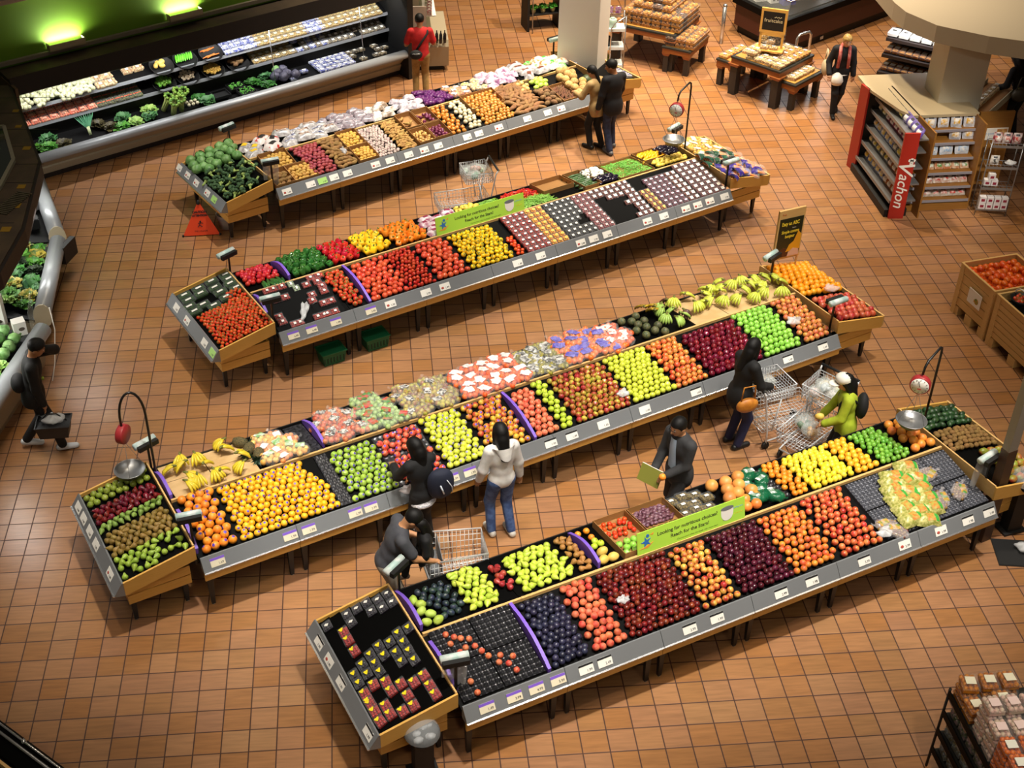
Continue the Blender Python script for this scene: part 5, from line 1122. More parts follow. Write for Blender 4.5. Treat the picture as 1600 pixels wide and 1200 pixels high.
# ------------------------------------------------------------------ cardboard boxes around loose goods
def carton(row,reg,u0,u1,v0,v1,h,label):
    z=zF if reg=='F' else zB; a=MB(); t=.006
    def wall(ua,ub,va,vb): a.hexa([(ua,va,z(va)),(ub,va,z(va)),(ub,vb,z(vb)),(ua,vb,z(vb))],[(ua,va,z(va)+h),(ub,va,z(va)+h),(ub,vb,z(vb)+h),(ua,vb,z(vb)+h)])
    wall(u0,u1,v0,v0+t); wall(u0,u1,v1-t,v1); wall(u0,u0+t,v0+t,v1-t); wall(u1-t,u1,v0+t,v1-t)
    a.add([(u0,v0,z(v0)+.004),(u1,v0,z(v0)+.004),(u1,v1,z(v1)+.004),(u0,v1,z(v1)+.004)],[(0,1,2,3)])
    o=obj('cardboard_box',a,M_CARD,None,RM(row)); tag(o,label,'box','open cardboard boxes on the islands')
for r,g,u0,u1,v0,v1,h,l in (('T1','F',-1.16,-.79,.0,.43,.10,'open cardboard box of brown potatoes at the left end of the back island'),('T1','F',-1.06,-.53,.44,.90,.09,'far cardboard box of yellow potatoes beside the white bags'),('T1','F',-.785,-.33,.0,.43,.09,'near cardboard box of pale potatoes beside the red potatoes'),
 ('T1','F',.49,.885,.44,.90,.09,'far cardboard box of small gold potatoes'),('T1','F',.50,.885,.0,.42,.10,'near cardboard box of small gold potatoes'),('T1','F',1.74,2.08,.46,.90,.10,'nearly empty cardboard box right of the ginger'),('T1','F',1.74,2.08,.0,.41,.10,'cardboard box of pale shallots right of the ginger'),('T1','F',2.09,2.44,.45,.88,.11,'far cardboard box half filled with red onions'),('T1','F',2.09,2.44,.0,.43,.11,'near cardboard box filled with red onions'),('T1','F',3.195,3.93,.46,.91,.10,'cardboard box behind the brown onions'),('T1','F',4.99,5.345,.0,.52,.08,'cardboard box of thin dark roots beside the melons'),
 ('T4','B',1.36,1.80,.96,1.68,.10,'cardboard box of green and red fruit behind the lime banner'),('T4','B',1.82,2.33,.96,1.68,.10,'cardboard box of dates and figs behind the lime banner'),
 ('T2','B',3.70,4.04,.98,1.66,.09,'cardboard box of dark zucchini behind the mushroom packs'),('T2','B',5.18,5.64,1.28,1.69,.08,'cardboard box of yellow squash below the far scale'),('T2','B',4.44,5.16,.98,1.68,.05,'low cardboard box around the green beans'),('T2','B',3.05,3.66,1.25,1.68,.09,'empty black-lined cardboard box behind the dark packs')):
    carton(r,g,u0,u1,v0,v1,h,l)
# plastic bags lying on the goods
def loose_bag(name,M,label,s=.13,c='#e6e8ea',seed=1):
    q=random.Random(seed); ph=[q.uniform(0,6) for _ in range(6)]
    def f(a,b):
        th=2*PI*a;p=PI*b; k=1+.22*math.sin(3*th+ph[0])*math.sin(2*p+ph[1])+.14*math.sin(6*th+ph[2])+.08*math.sin(11*th+5*p)
        return (s*k*math.sin(p)*math.cos(th),s*.7*k*math.sin(p)*math.sin(th),s*.35*(1-math.cos(p))*k)
    o=obj(name,MB().grid(f,18,10),film('crumpled_'+c[1:],c,.5,.25),None,M); tag(o,label,'plastic bag'); return o
loose_bag('plastic_bag',MF('T4',1.02,.45,.06),'crumpled clear bag lying among the dark nectarines',.075,seed=2)
loose_bag('plastic_bag',MF('T3',5.52,.40,.07),'crumpled clear bag on the rosy apples',.11,seed=3)
loose_bag('plastic_bag',MF('T3',2.45,.20,.06),'crumpled clear bag between striped and pale green apples',.09,seed=4)
loose_bag('plastic_bag',ME('T3','R',6.55,.80,.09),'crumpled pinkish clear bag between oranges and pomegranates',.12,'#f0d8d0',seed=5)
loose_bag('plastic_bag',MF('T2',-1.86,.22,.04)@RZ(1.0)@Matrix.Diagonal((1.6,.7,1,1)),'long crumpled clear bag on the black steps',.12,seed=6)
loose_bag('plastic_bag',MF('T4',4.40,.10,.04),'crumpled clear bag against the rail beside the grapes',.10,seed=7)
loose_bag('plastic_bag',MF('T1',.36,.36,.06)@Matrix.Diagonal((.6,1.5,1.6,1)),'white plastic bag standing among the brown potatoes',.08,seed=8)
tag(obj('bag_stand',MB().tube([(0,0,.02),(.0,-.05,.1),(.02,-.1,.18)],.006,6),M_STEEL,None,MF('T2',-1.70,.30,.03)),'thin metal clip standing on the black steps','clip')
# ------------------------------------------------------------------ long chilled wall case and green wall
CA=math.radians(36); CO=(-7.70,22.20)
def CM(u,v=0,z=0,rz=0): return WM(CO[0],CO[1],0,CA)@TR(u,v,z)@RZ(rz)
M_GREEN=mat('lime_paint','#6a9a1c',.65); M_DKBRN=mat('dark_brown_panel','#1d1512',.6); M_BRN2=mat('brown_top','#4a3c2c',.7,c2='#3c3024',scale=3)
M_CASEG=mat('case_grey','#9a9ea2',.35,.2); M_CASECREAM=mat('case_cream','#a59a82',.5); M_CASEBLK=mat('case_black','#0a0a0b',.5,spec=.2)
struct('wall_back',MB().box(-2.6,9.5,.47,.62,2.0,3.18).box(-2.6,9.5,.90,1.0,0,2.0),M_GREEN,CM(0))
struct('trim_1',MB().box(-2.6,9.5,.36,.64,3.18,3.26),mat('cream_trim','#b8a890',.5),CM(0))
struct('trim_2',MB().box(-2.6,8.4,.40,.468,2.10,2.17),mat('grey_trim','#8c8472',.6),CM(0))
def wall_case():
    t=thing('chilled_wall_case','long chilled vegetable case with grey bumper below the green wall','chiller case',CM(0)); L=8.1
    a=MB().extr([(.10,0),(.10,.08),(-.02,.10),(-.08,.24),(-.05,.26),(-.22,.44),(-.10,.48),(.40,.50),(.40,0)],-.1,L,0); obj('lower_panel',a,M_CASECREAM,t)
    obj('plinth',MB().box(-.1,L,.0,.09,.0,.11),M_DKBRN,t)
    pr=[(-.25+.11*math.cos(k),.535+.085*math.sin(k)) for k in np.linspace(0,2*PI,14,endpoint=False)]
    obj('bumper',MB().extr(pr,-.1,L,0,None,True),M_CASEG,t)
    obj('well',MB().extr([(-.18,.47),(-.17,.49),(.40,.60),(.42,.90),(.86,.90),(.86,.47)],-.08,L),M_CASEBLK,t)
    obj('back_panel',MB().box(-.08,L,.86,.89,.4,1.97),M_CASEBLK,t)
    for z,v0 in ((.90,.37),(1.24,.40)):
        s=obj('shelf',MB().extr([(v0,z-.03),(.858,z+.16),(.858,z+.19),(v0,z)],-.05,L),M_CASEBLK,t); obj('price_strip',MB().extr([(v0-.03,z-.045),(v0-.012,z-.045),(v0+.0,z+.012),(v0-.018,z+.012)],-.05,L),mat('strip_grey','#85888c',.4),s)
    obj('canopy_fascia',MB().extr([(-.14,1.76),(-.10,1.73),(-.02,2.04),(-.06,2.06)],-.12,L+.05),M_DKBRN,t)
    obj('canopy_top',MB().extr([(-.06,2.03),(.86,2.05),(.86,1.98),(-.05,1.96)],-.12,L+.05),M_BRN2,t)
    obj('lamp_tube',MB().tube([(0,.02,1.90),(L-.1,.02,1.90)],.018,8),mat('case_tube','#ffffff',.5,emit=('#f4f6ff',5)),t)
    obj('end_panel',MB().box(L,L+.14,-.36,.86,0,2.1),M_MATBLK,t)
    obj('end_panel',MB().box(-.13,-.08,-.30,.86,.0,1.95),mat('brown_end','#5a4630',.6),t)
    for u in (3.2,5.1,7.2): obj('door_post',MB().tube([(u,-.04,.62),(u,.05,1.7)],.008,6),M_CHROME,t) if u>5 else None
wall_case()
for i in range(7):
    p=CM(.6+i*1.15,.03,1.88).translation; q_=CM(.6+i*1.15,.36,.7).translation; area('case_lamp',p,q_,15,1.1,.10,(1,.98,.95))
def uplight(u,l):
    t=thing('wall_uplight',l,'wall lamp',CM(u,.44,2.20)); 
    a=MB().box(-.34,.34,-.17,-.15,0,.12).box(-.34,.34,-.17,0.0,0,.015).box(-.34,-.325,-.15,0,0,.12).box(.325,.34,-.15,0,0,.12); obj('housing',a,mat('lamp_cream','#a89a80',.5),t)
    obj('tube',MB().tube([(-.31,-.08,.06),(.31,-.08,.06)],.022,8),mat('uplight_tube','#ffffff',.5,emit=('#fff6d8',10)),t)
    p=CM(u,.355,2.29).translation; area('uplight_lamp',p,CM(u,.40,3.2).translation,20,.62,.10,(1,.95,.78))
uplight(1.15,'cream wall lamp throwing light up the green wall, farther from the person in red'); uplight(3.52,'cream wall lamp throwing light up the green wall, nearer the person in red')
def ci(u,v,z,rz=0):
    if z>.9: return CM(u,v+.25,z-(.10 if z>1.2 else .07)+max(0,v-.15)*.40)@RX(.36)@RZ(rz)
    return CM(u,v-.03,z-.045+v*.12,rz)
q=random.Random(21)
def one(o,label,cat,group=None): return tag(o,label,cat,group)
# upper shelf
cf=MB(); 
for k in range(9):
    an=k*2.4; r_=.035*math.sqrt(k); cf.ball((r_*math.cos(an)*.9,r_*math.sin(an)*.9,.05-.4*r_*r_*10*.1),.035,8,6)
cfm=cf.mesh('cauliflower',[mat('cauliflower_white','#c8c6a8',.6,c2='#aab088',scale=30,vary=.08)])
for i in range(9):
    for j in range(3): one(link('cauliflower',cfm,None,ci(.10+i*.17,.18+j*.15,1.36)@rot_any(q)@Matrix.Scale(1.3,4)),'white cauliflower on the upper shelf of the wall case','vegetable','cauliflowers on the upper shelf')
wp=pack('vegetable_pack',.17,.15,.06,mat('pack_cream','#d8c89a',.5,c2='#b88a5a',scale=25),M_WHITE,lab=(.3,.3),seed=81)
for k,(u,j) in enumerate(((1.68,0),(1.68,1),(1.88,0),(1.88,1),(2.30,1),(2.52,1))): used(wp,ci(u,.20+j*.17,1.345)@Matrix.Scale(1.15,4),'pale vegetable pack on the upper shelf beside the cauliflowers','pack','pale packs on the upper shelf')
ops=[pack('vegetable_pack',.15,.13,.05,mat('pack_coral','#d8583c',.5,c2='#e0a07a',scale=25),mat('coral_film','#e8a890',.4),lab=(.5,.3),seed=82),pack('vegetable_pack',.16,.14,.05,mat('pack_moss','#3c3a28',.6,c2='#6a6a3c',scale=25),mat('coral_edge','#d8583c',.5),lab=(.9,.12),seed=83)]
for i in range(13):
    for j in range(3):
        used(ops[0 if i<8 else 1],ci(.14+i*.185,.17+j*.15,.98)@Matrix.Scale(1.12,4),('coral red vegetable pack on the middle shelf of the wall case' if i<8 else 'dark pack with coral edge on the middle shelf of the wall case'),'pack',('coral packs on the middle shelf' if i<8 else 'dark packs on the middle shelf'))
def basket(u,v,z,label,r=.235):
    a=MB().lathe([(0,0),(r*.8,0),(r,.08),(r*1.04,.085),(r*.96,.07),(r*.76,.012),(0,.012)],20); o=obj('round_basket',a,M_MATBLK,None,ci(u,v,z)@RX(.15)); return one(o,label,'basket','round black baskets in the wall case')
def fillb(kind,n,u,v,z,label,r=.15,cat='vegetable',rot=rot_lie,s=1.0):
    me,lift=prod[kind]
    for k in range(n):
        an=k*2.4; rr=r*math.sqrt(k/n); o=link(kind,me,None,ci(u,v,z+.035+lift*s+.03*(1-rr/r))@TR(rr*math.cos(an),rr*math.sin(an)*.8,0)@rot(q)@Matrix.Scale(s,4)); one(o,label,cat,label)
for u,z,l in ((2.95,1.35,'round black basket of pale melons on the upper shelf'),(3.45,1.35,'round black basket of bright green cucumbers'),(4.0,1.35,'round black tray with a few carrots'),(2.95,.98,'round black basket of green limes'),(3.45,.98,'round black basket of beige mushrooms'),(4.0,.98,'round black basket of small yellow potatoes'),(4.55,.98,'round black basket of dark roots')): basket(u,.24,z,l)
fillb('yellow_mango',5,2.95,.24,1.35,'pale yellow melon in a round basket in the wall case',.12,'fruit')
bcm=curved_me('bright_cucumber',mat('bright_cucumber_skin','#5cc02c',.4,c2='#74d040',scale=12),.22,.024,.05)
for k in range(8): one(link('cucumber',bcm,None,ci(3.29+k*.045,.25,1.44+.01*(k%2),PI/2-.35)),'bright green cucumber in the basket on the upper shelf','vegetable','bright cucumbers in the wall case')
crm=MB().tube([(-.1,0,0),(0,0,.006),(.1,0,0)],[.008,.016,.012],7).mesh('carrot',[mat('carrot_skin','#e0762c',.5)])
for k in range(6): one(link('carrot',crm,None,ci(3.90+(k%3)*.08,.16+.16*(k//3),1.40,.2+q.gauss(0,.2))),'orange carrot on the round tray of the wall case','vegetable','carrots in the wall case')
fillb('lime',22,2.95,.24,.98,'green lime in a round basket in the wall case',.16,'fruit',s=1.15); 
mum=round_me('mushroom',mat('mushroom_beige','#c8b090',.6,c2='#d8c8ac',scale=20,vary=.1),.030,.75)
for k in range(22):
    an=k*2.4; rr=.16*math.sqrt(k/22); one(link('mushroom',mum,None,ci(3.45+rr*math.cos(an),.24+.8*rr*math.sin(an),1.05)@rot_any(q)),'beige mushroom in a round basket in the wall case','vegetable','mushrooms in a basket of the wall case')
fillb('small_gold_potato',40,4.0,.24,.98,'small yellow potato in a round basket in the wall case',.17); fillb('taro_root',10,4.55,.24,.98,'dark root in a round basket in the wall case',.14)
cp_=[pack('cheese_pack',.13,.11,.05,mat('cheese_pale','#b8a468',.5,c2='#a88440',scale=20),mat('cheese_label','#c8c4ac',.5),lab=(.5,.4),seed=84),pack('cheese_pack',.13,.11,.05,mat('cheese_blue','#3c4aa8',.5,c2='#d8dce8',scale=18),M_WHITE,lab=(.5,.4),seed=85),pack('cheese_pack',.13,.11,.05,mat('cheese_dark','#3a3430',.5,c2='#a89878',scale=20),M_WHITE,lab=(.4,.4),seed=86)]
def crow(u0,u1,du,vs,z,sel,label,group,keep=1.0):
    u=u0
    while u<u1:
        for j,v in enumerate(vs):
            if q.random()<keep: used(cp_[sel(u)],ci(u,v,z)@Matrix.Scale(1.15,4),label,'pack',group)
        u+=du
crow(4.35,5.05,.15,(.18,.31,.44),1.345,lambda u:1,'blue and white pack on the upper shelf of the wall case','blue packs on the upper shelf')
crow(5.05,6.20,.15,(.18,.31,.44),1.345,lambda u:0,'pale yellow cheese pack on the upper shelf of the wall case','pale cheese packs on the upper shelf')
crow(6.20,6.55,.15,(.18,.31,.44),1.345,lambda u:1,'blue and white pack between the cheese packs on the upper shelf','blue packs between the cheeses')
crow(6.55,8.0,.15,(.18,.31,.44),1.345,lambda u:0,'pale cheese pack near the person in red on the upper shelf','pale cheese packs near the person in red')
crow(4.95,5.80,.16,(.17,.30,.43),.98,lambda u:0,'pale yellow pack on the middle shelf of the wall case','yellow packs on the middle shelf')
crow(5.80,6.60,.15,(.17,.30,.43),.98,lambda u:1 if int(u*7)%2 else 2,'small white or blue pack on the middle shelf','mixed packs on the middle shelf',.8)
crow(6.60,8.0,.15,(.17,.30,.43),.98,lambda u:2,'dark pack with white label on the middle shelf near the person in red','dark packs near the person in red',.85)
crow(5.35,6.2,.17,(.02,.16),.60,lambda u:1,'blue and white pack lying in the deep well of the wall case','blue packs in the well',.6)
crow(6.2,6.95,.14,(.0,.13,.26,.38),.60,lambda u:1,'blue and white pack in the big stack of the well','stack of blue packs in the well')
crow(7.05,8.0,.16,(.02,.2,.36),.60,lambda u:2,'dark pack in the well near the end of the wall case','dark packs in the well',.6)
# leafy vegetables
def leafy_me(name,c,c2,r=.11,n=34,seed=1,tall=1.0,curl=.35):
    rr=random.Random(seed); a=MB()
    for k in range(n):
        an=k*2.4+rr.uniform(-.3,.3); el=.15+1.2*(k/n); L_=r*(1.25-.5*k/n)*rr.uniform(.85,1.15); w_=L_*.42
        ca,sa=math.cos(an),math.sin(an)
        def f(s,u):
            y=(u-.5)*2*w_*math.sin(PI*min(1,s*.85+.12))**.7; rad=L_*s*math.cos(el*(1-curl*s)); z=L_*s*math.sin(el*(1-curl*s))*tall+.012*math.sin(11*s+7*u+k)+.18*abs(y)
            return (rad*ca-y*sa,rad*sa+y*ca,z)
        a.grid(f,4,3,0 if k%3 else 1)
    return a.mesh(name,[mat(name+'_'+c[1:],c,.5,c2=c2,scale=20,vary=.15),mat(name+'_in'+c2[1:],c2,.5,vary=.1)])
LF={'lettuce':leafy_me('lettuce','#2f6a22','#5c9c34',seed=1),'red_lettuce':leafy_me('red_lettuce','#2c2418','#4a4424',seed=2),'kale':leafy_me('kale','#2c5a34','#4c8048',seed=3),'pale_lettuce':leafy_me('pale_lettuce','#6aa03c','#a4c468',seed=4),'herb_bunch':leafy_me('herb_bunch','#24521c','#3c7a2c',.10,44,5,.7),'chard':leafy_me('chard','#3c6a24','#b8a83c',seed=6),'dark_greens':leafy_me('dark_greens','#1a2a18','#2c3a24',seed=7)}
def leaf(kind,M,label,group=None,s=1.0): return one(link(kind,LF[kind],None,M@RZ(q.uniform(0,6.28))@RX(q.gauss(0,.2))@Matrix.Scale(s*q.uniform(.9,1.1)*(1.45 if M.translation.y>21 else 1.15),4)),label,'vegetable',group)
for u,v,k,l in ((.12,.10,'lettuce','green lettuce at the near corner of the wall case well'),(.36,.02,'lettuce','second green lettuce from the near corner of the well'),(.45,.28,'kale','single frilly green bunch standing behind the lettuces'),(.62,.0,'red_lettuce','dark leafy bunch right of the lettuces in the well'),(1.45,.30,'red_lettuce','dark red lettuce beside the leek'),(1.62,.12,'red_lettuce','dark red lettuce in front of another beside the leek'),(1.95,.32,'kale','frilly kale behind the dark red lettuce'),(1.78,.0,'lettuce','green leafy bunch against the bumper'),(2.1,.06,'pale_lettuce','pale green leafy bunch left of the celery'),(2.42,.10,'kale','grey-green bunch left of the celery'),(2.5,.32,'pale_lettuce','pale cauliflower-like bunch behind the grey-green bunch'),(3.55,.28,'herb_bunch','dark herb bunch right of the celery'),(3.62,.06,'kale','small green bunch right of the celery'),(4.75,.30,'herb_bunch','bright herb bunch behind the green bean tray'),(4.95,.08,'herb_bunch','bright herb bunch in front of another beside the purple cabbages'),(5.05,.34,'kale','frilly green bunch beside the purple cabbages')): leaf(k,ci(u,v,.60),l)
def leek():
    t=thing('leek','tall green and white leek standing in the wall case well','vegetable',ci(1.18,.05,.62)@RX(-.5)); a=MB().tube([(0,0,0),(0,0,.16)],[.028,.030],9); obj('white_stem',a,mat('leek_white','#d8dcb8',.5,c2='#a8c078',scale=12),t)
    b=MB()
    for k in range(9):
        x=(k-4)*.022; b.add([(x*.4-.012,0,.15),(x*.4+.012,0,.15),(x*1.6+.016,.01,.32),(x*2.2,.03+.02*(k%2),.40),(x*1.6-.016,.01,.32)],[(0,1,2,3,4)])
    obj('leaves',b,mat('leek_green','#3c7a5a',.5,c2='#5c9a74',scale=8),t)
leek()
def celery(u,v,label,c='#8aa048'):
    t=thing('celery',label,'vegetable',ci(u,v,.60)@RZ(q.gauss(0,.3))@RX(.5),'celery in the wall case'); t.scale=(1.35,1.35,1.35); a=MB()
    for k in range(7): an=k*.9; a.tube([(.022*math.cos(an),.022*math.sin(an),0),(.028*math.cos(an),.028*math.sin(an),.16),(.055*math.cos(an),.055*math.sin(an),.24)],[.016,.013,.008],6)
    obj('stalks',a,mat('celery_'+c[1:],c,.4,c2='#b8c078',scale=8),t); 
    b=MB()
    for k in range(8): an=k*.8; b.ball((.06*math.cos(an),.06*math.sin(an),.26),(.028,.028,.02),6,4)
    obj('leaves',b,mat('celery_leaf','#4c7a24',.6,c2='#7c9c34',scale=20),t)
for u,v,l in ((2.75,.22,'celery bunch left of the others in the well'),(3.0,.34,'celery bunch at the back of the well'),(3.2,.30,'celery bunch right of the others at the back'),(2.85,-.0,'celery bunch in front against the bumper'),(3.05,.05,'second celery bunch against the bumper')): celery(u,v,l)
for k in range(6): one(link('white_onion',prod['white_onion'][0],None,ci(3.22+.09*(k%3),.05+.10*(k//3),.66)@rot_any(q)),'pale yellow root in the well beside the celery','vegetable','pale roots beside the celery')
cbm=cabbage_me('purple_cabbage','#3c3a4c','#5c5a6c',.075)
for u,v in ((5.18,.14),(5.32,.04),(5.30,.22),(5.45,.12),(5.46,.30),(5.58,.02)): one(link('purple_cabbage',cbm,None,ci(u,v,.70)@rot_any(q)@Matrix.Scale(1.3,4)),'grey-purple cabbage in the wall case well','vegetable','purple cabbages')
one(link('green_cabbage',cabm,None,ci(5.34,.36,.70)),'pale green cabbage behind the purple cabbages','vegetable')
for k,(u,v,l) in enumerate(((3.95,.14,'empty black wire tray in the wall case well'),(4.35,.26,'far black tray of green beans in the well'),(4.45,-.0,'near black tray of green beans in the well'))):
    one(obj('black_tray',MB().box(-.17,.17,-.13,.13,0,.012).box(-.17,.17,-.13,-.12,.012,.06).box(-.17,.17,.12,.13,.012,.06).box(-.17,-.16,-.12,.12,.012,.06).box(.16,.17,-.12,.12,.012,.06),M_MATBLK,None,ci(u,v,.61+.0*k)@RX(.1)),l,'tray')
    if k:
        a=MB(); r=random.Random(k)
        for i in range(60): x,y,an=r.uniform(-.13,.13),r.uniform(-.09,.09),r.uniform(0,3); a.ball((x,y,.04+r.uniform(0,.05)),(.016,.013,.012),5,4)
        o=obj('sprout_heap',a,mat('sprout_green','#4c9a2c',.5,c2='#6cb84c',scale=30),None,ci(u,v,.61)@RX(.1)); one(o,('far','near')[k-1]+' heap of small green sprouts in the wall case','vegetable'); o['kind']='stuff'
# ------------------------------------------------------------------ end case beside the person in red
def end_case():
    t=thing('end_case','cream low end case with curved side holding dark bottles beside the person in red','chiller case',WM(-.96,27.16,0,math.radians(4)))
    a=MB().box(0,.80,-.05,1.6,.1,.62); a.extr([(-.05,.1),(-.12,.55),(-.05,.68),(1.6,.68),(1.6,.62),(0,.1)],.0,.86); obj('body',a,M_CASECREAM,t)
    obj('plinth',MB().box(.05,.74,-.0,1.6,0,.1),M_MATBLK,t)
    obj('column_panel',MB().box(-.06,.26,.10,.4,.1,3.0),M_CREAM,t)
    for z in (1.1,1.5): obj('shelf',MB().box(.30,.62,.2,1.5,z,z+.02),M_WHITE,t)
    obj('notice',MB().box(-.05,.40,-.0,.02,.95,1.40),mat('pale_notice','#cfc4b8',.5),t)
end_case()
btm=MB().lathe([(0,0),(.032,0),(.034,.10),(.012,.15),(.012,.19),(0,.19)],10).mesh('bottle',[mat('dark_bottle','#1c1a1c',.2)])
for i in range(6):
    for j in range(3): one(link('bottle',btm,None,WM(-.60+i*.085-.0*j,26.98+j*.10+.03*(i%2),.68)),'small dark bottle on the low cream case behind the person in red','bottle','dark bottles on the end case')
ppk=pack('snack_pack',.10,.12,.12,mat('snack_pink','#b84a5c',.5,c2='#e0d0c8',scale=16),M_WHITE,kind='box',lab=(.5,.5),seed=88)
for z,s in ((1.12,'lower'),(1.52,'upper')):
    for j in range(6): used(ppk,WM(-.50,27.45+j*.17,z,math.radians(4)),f'pink and white pack on the {s} shelf of the end case','pack',f'pink packs on the {s} shelf')
# ------------------------------------------------------------------ chilled cases along the left edge
LC=[(-7.25,20.95),(-6.46,19.05),(-6.13,16.72)]
def left_case(p,q_,name_label,W=1.3):
    d=Vector((q_[0]-p[0],q_[1]-p[1],0)); L=d.length; rz=math.atan2(d.y,d.x)
    M=WM(p[0],p[1],0,rz)   # local x along p->q, local -y towards the shop if case lies to the right; case body on +y? set by sign
    t=thing('chilled_island_case',name_label,'chiller case',M)
    s=-1
    def ext(prof,mi=0): pr=[(y*s,z) for y,z in prof]; return MB().extr(pr[::-1] if s<0 else pr,0,L)
    obj('lower_panel',ext([(.10,0),(.06,.12),(.02,.50),(.10,.55),(.6,.55),(.6,0)]),M_CASECREAM,t)
    pr=[((.0+.13*math.cos(k)),.66+.12*math.sin(k)) for k in np.linspace(0,2*PI,14,endpoint=False)]
    obj('bumper',MB().extr(pr,.0,L,0,None,True),M_CASEG,t)
    obj('well',ext([(.10,.52),(.12,.56),(W*.7,.70),(W*.9,1.1),(W,1.1),(W,.5)]),M_CASEBLK,t)
    obj('end_cap',MB().extr([((.0+.14*math.cos(k)),.62+.20*math.sin(k)) for k in np.linspace(0,2*PI,14,endpoint=False)],L-.012,L+.012),M_CREAM,t)
    return M,L
ML1,L1=left_case(LC[0],LC[1],'short chilled case segment between the wall case and the leafy greens case')
ML2,L2=left_case((-6.40,18.85),LC[2],'chilled case of leafy greens at the left edge, upper segment')
ML3,L3=left_case((-6.02,16.30),(-6.42,13.3),'chilled case of cabbages at the left edge behind the person in black',1.5)
area('case_lamp',(-6.75,17.8,1.70),(-6.6,17.8,.7),40,.3,2.2,(1,.98,.92)); area('case_lamp',(-6.75,15.2,1.70),(-6.6,15.0,.7),48,.3,2.4,(1,.98,.92)); area('case_lamp',(-7.05,19.9,1.70),(-6.9,19.9,.7),26,.3,1.2,(1,.98,.92))
def lp(M,x,y,z): return M@TR(x,-y,z)
n=0
kinds=['lettuce','chard','lettuce','dark_greens','herb_bunch','kale','chard','lettuce','pale_lettuce']
for j in range(3):
    for i in range(9):
        x=.18+i*.235; 
        if x>L2-.1: continue
        k=kinds[(i+j)%9] if j<2 else ('pale_lettuce','lettuce','herb_bunch')[i%3]
        leaf(k,lp(ML2,x+q.gauss(0,.03),.30+j*.24,.62+j*.09),{'lettuce':'green lettuce in the leafy greens case','chard':'green chard with yellow stems in the leafy greens case','dark_greens':'dark leafy bunch in the leafy greens case','herb_bunch':'dark green herb bunch in the leafy greens case','kale':'frilly kale in the leafy greens case','pale_lettuce':'pale lettuce in the leafy greens case'}[k],k.replace('_',' ')+' in the leafy greens case',1.15)
for i in range(4):
    for j in range(3):
        x=.18+i*.19; o=link('green_cabbage',cabm,None,lp(ML3,x+.09*(j%2),.28+j*.19,.72+j*.06)@rot_any(q)@Matrix.Scale(1.05,4)); one(o,'pale green cabbage in the case behind the person in black','vegetable','cabbages in the left case')
for i in range(7):
    for j in range(3): leaf('pale_lettuce' if (i+j)%3==0 else 'lettuce',lp(ML3,.98+i*.25,.28+j*.22,.64+j*.07),'bright green lettuce in the cabbage case at the left edge','lettuces in the cabbage case',1.1)
for i,(x,y,l) in enumerate(((.55,.35,'white carton standing on the short chilled case'),(.95,.22,'grey bin on the short chilled case'),(1.25,.45,'dark crate on the short chilled case'),(.25,.3,'pale green cabbage pack on the short chilled case'),(1.6,.3,'black crate beside the leafy greens'))):
    one(obj(('carton','bin','crate','vegetable_pack','crate')[i],MB().box(-.09,.09,-.09,.09,0,(.30,.16,.18,.12,.16)[i]).box(-.08,.08,-.08,.08,(.30,.16,.18,.12,.16)[i],(.30,.16,.18,.12,.16)[i]+.012),(M_WHITE,M_GREY,M_MATBLK,mat('pale_green_pack','#9ab078',.5),M_MATBLK)[i],None,lp(ML1,x,y,.64)),l,('carton','bin','crate','pack','crate')[i])
def white_carton(M,h,label):
    t=thing('white_carton',label,'carton',M); obj('carton_body',MB().box(-.09,.09,-.08,.08,0,h),M_WHITE,t)
    for z in ((.12,h-.12) if h>.4 else (h/2,)): obj('printed_oval',MB().prism([(.045*math.cos(k),.03*math.sin(k)) for k in np.linspace(0,2*PI,12,endpoint=False)],0,.003,0,TR(.02,-.081,z)@RX(PI/2)),mat('print_grey_brown','#5c5048',.5),t)
white_carton(WM(-6.64,16.35,.70,.1),.50,'tall white carton on the corner between greens and cabbages'); white_carton(WM(-6.30,16.15,.70,.5),.22,'small white carton on the bumper corner between greens and cabbages')
one(obj('divider_pane',MB().box(-.005,.005,-.55,.0,0,.35),M_GLASS,None,WM(-6.25,16.72,.68,.2)),'clear pane between greens and cabbages','pane')
# hanging cable and black bracket
one(obj('cable',MB().tube([(-6.02,16.75,.75),(-5.90,16.45,.55),(-5.88,16.1,.2),(-5.9,15.9,.02)],.008,6),M_WHITE,None),'thin white cable hanging down beside the case corner','cable')
one(obj('bumper_bracket',MB().box(-.045,.045,-.20,.20,0,.30),M_MATBLK,None,WM(-6.22,18.72,.42,-.25)),'black bracket on the corner of the left cases','bracket')
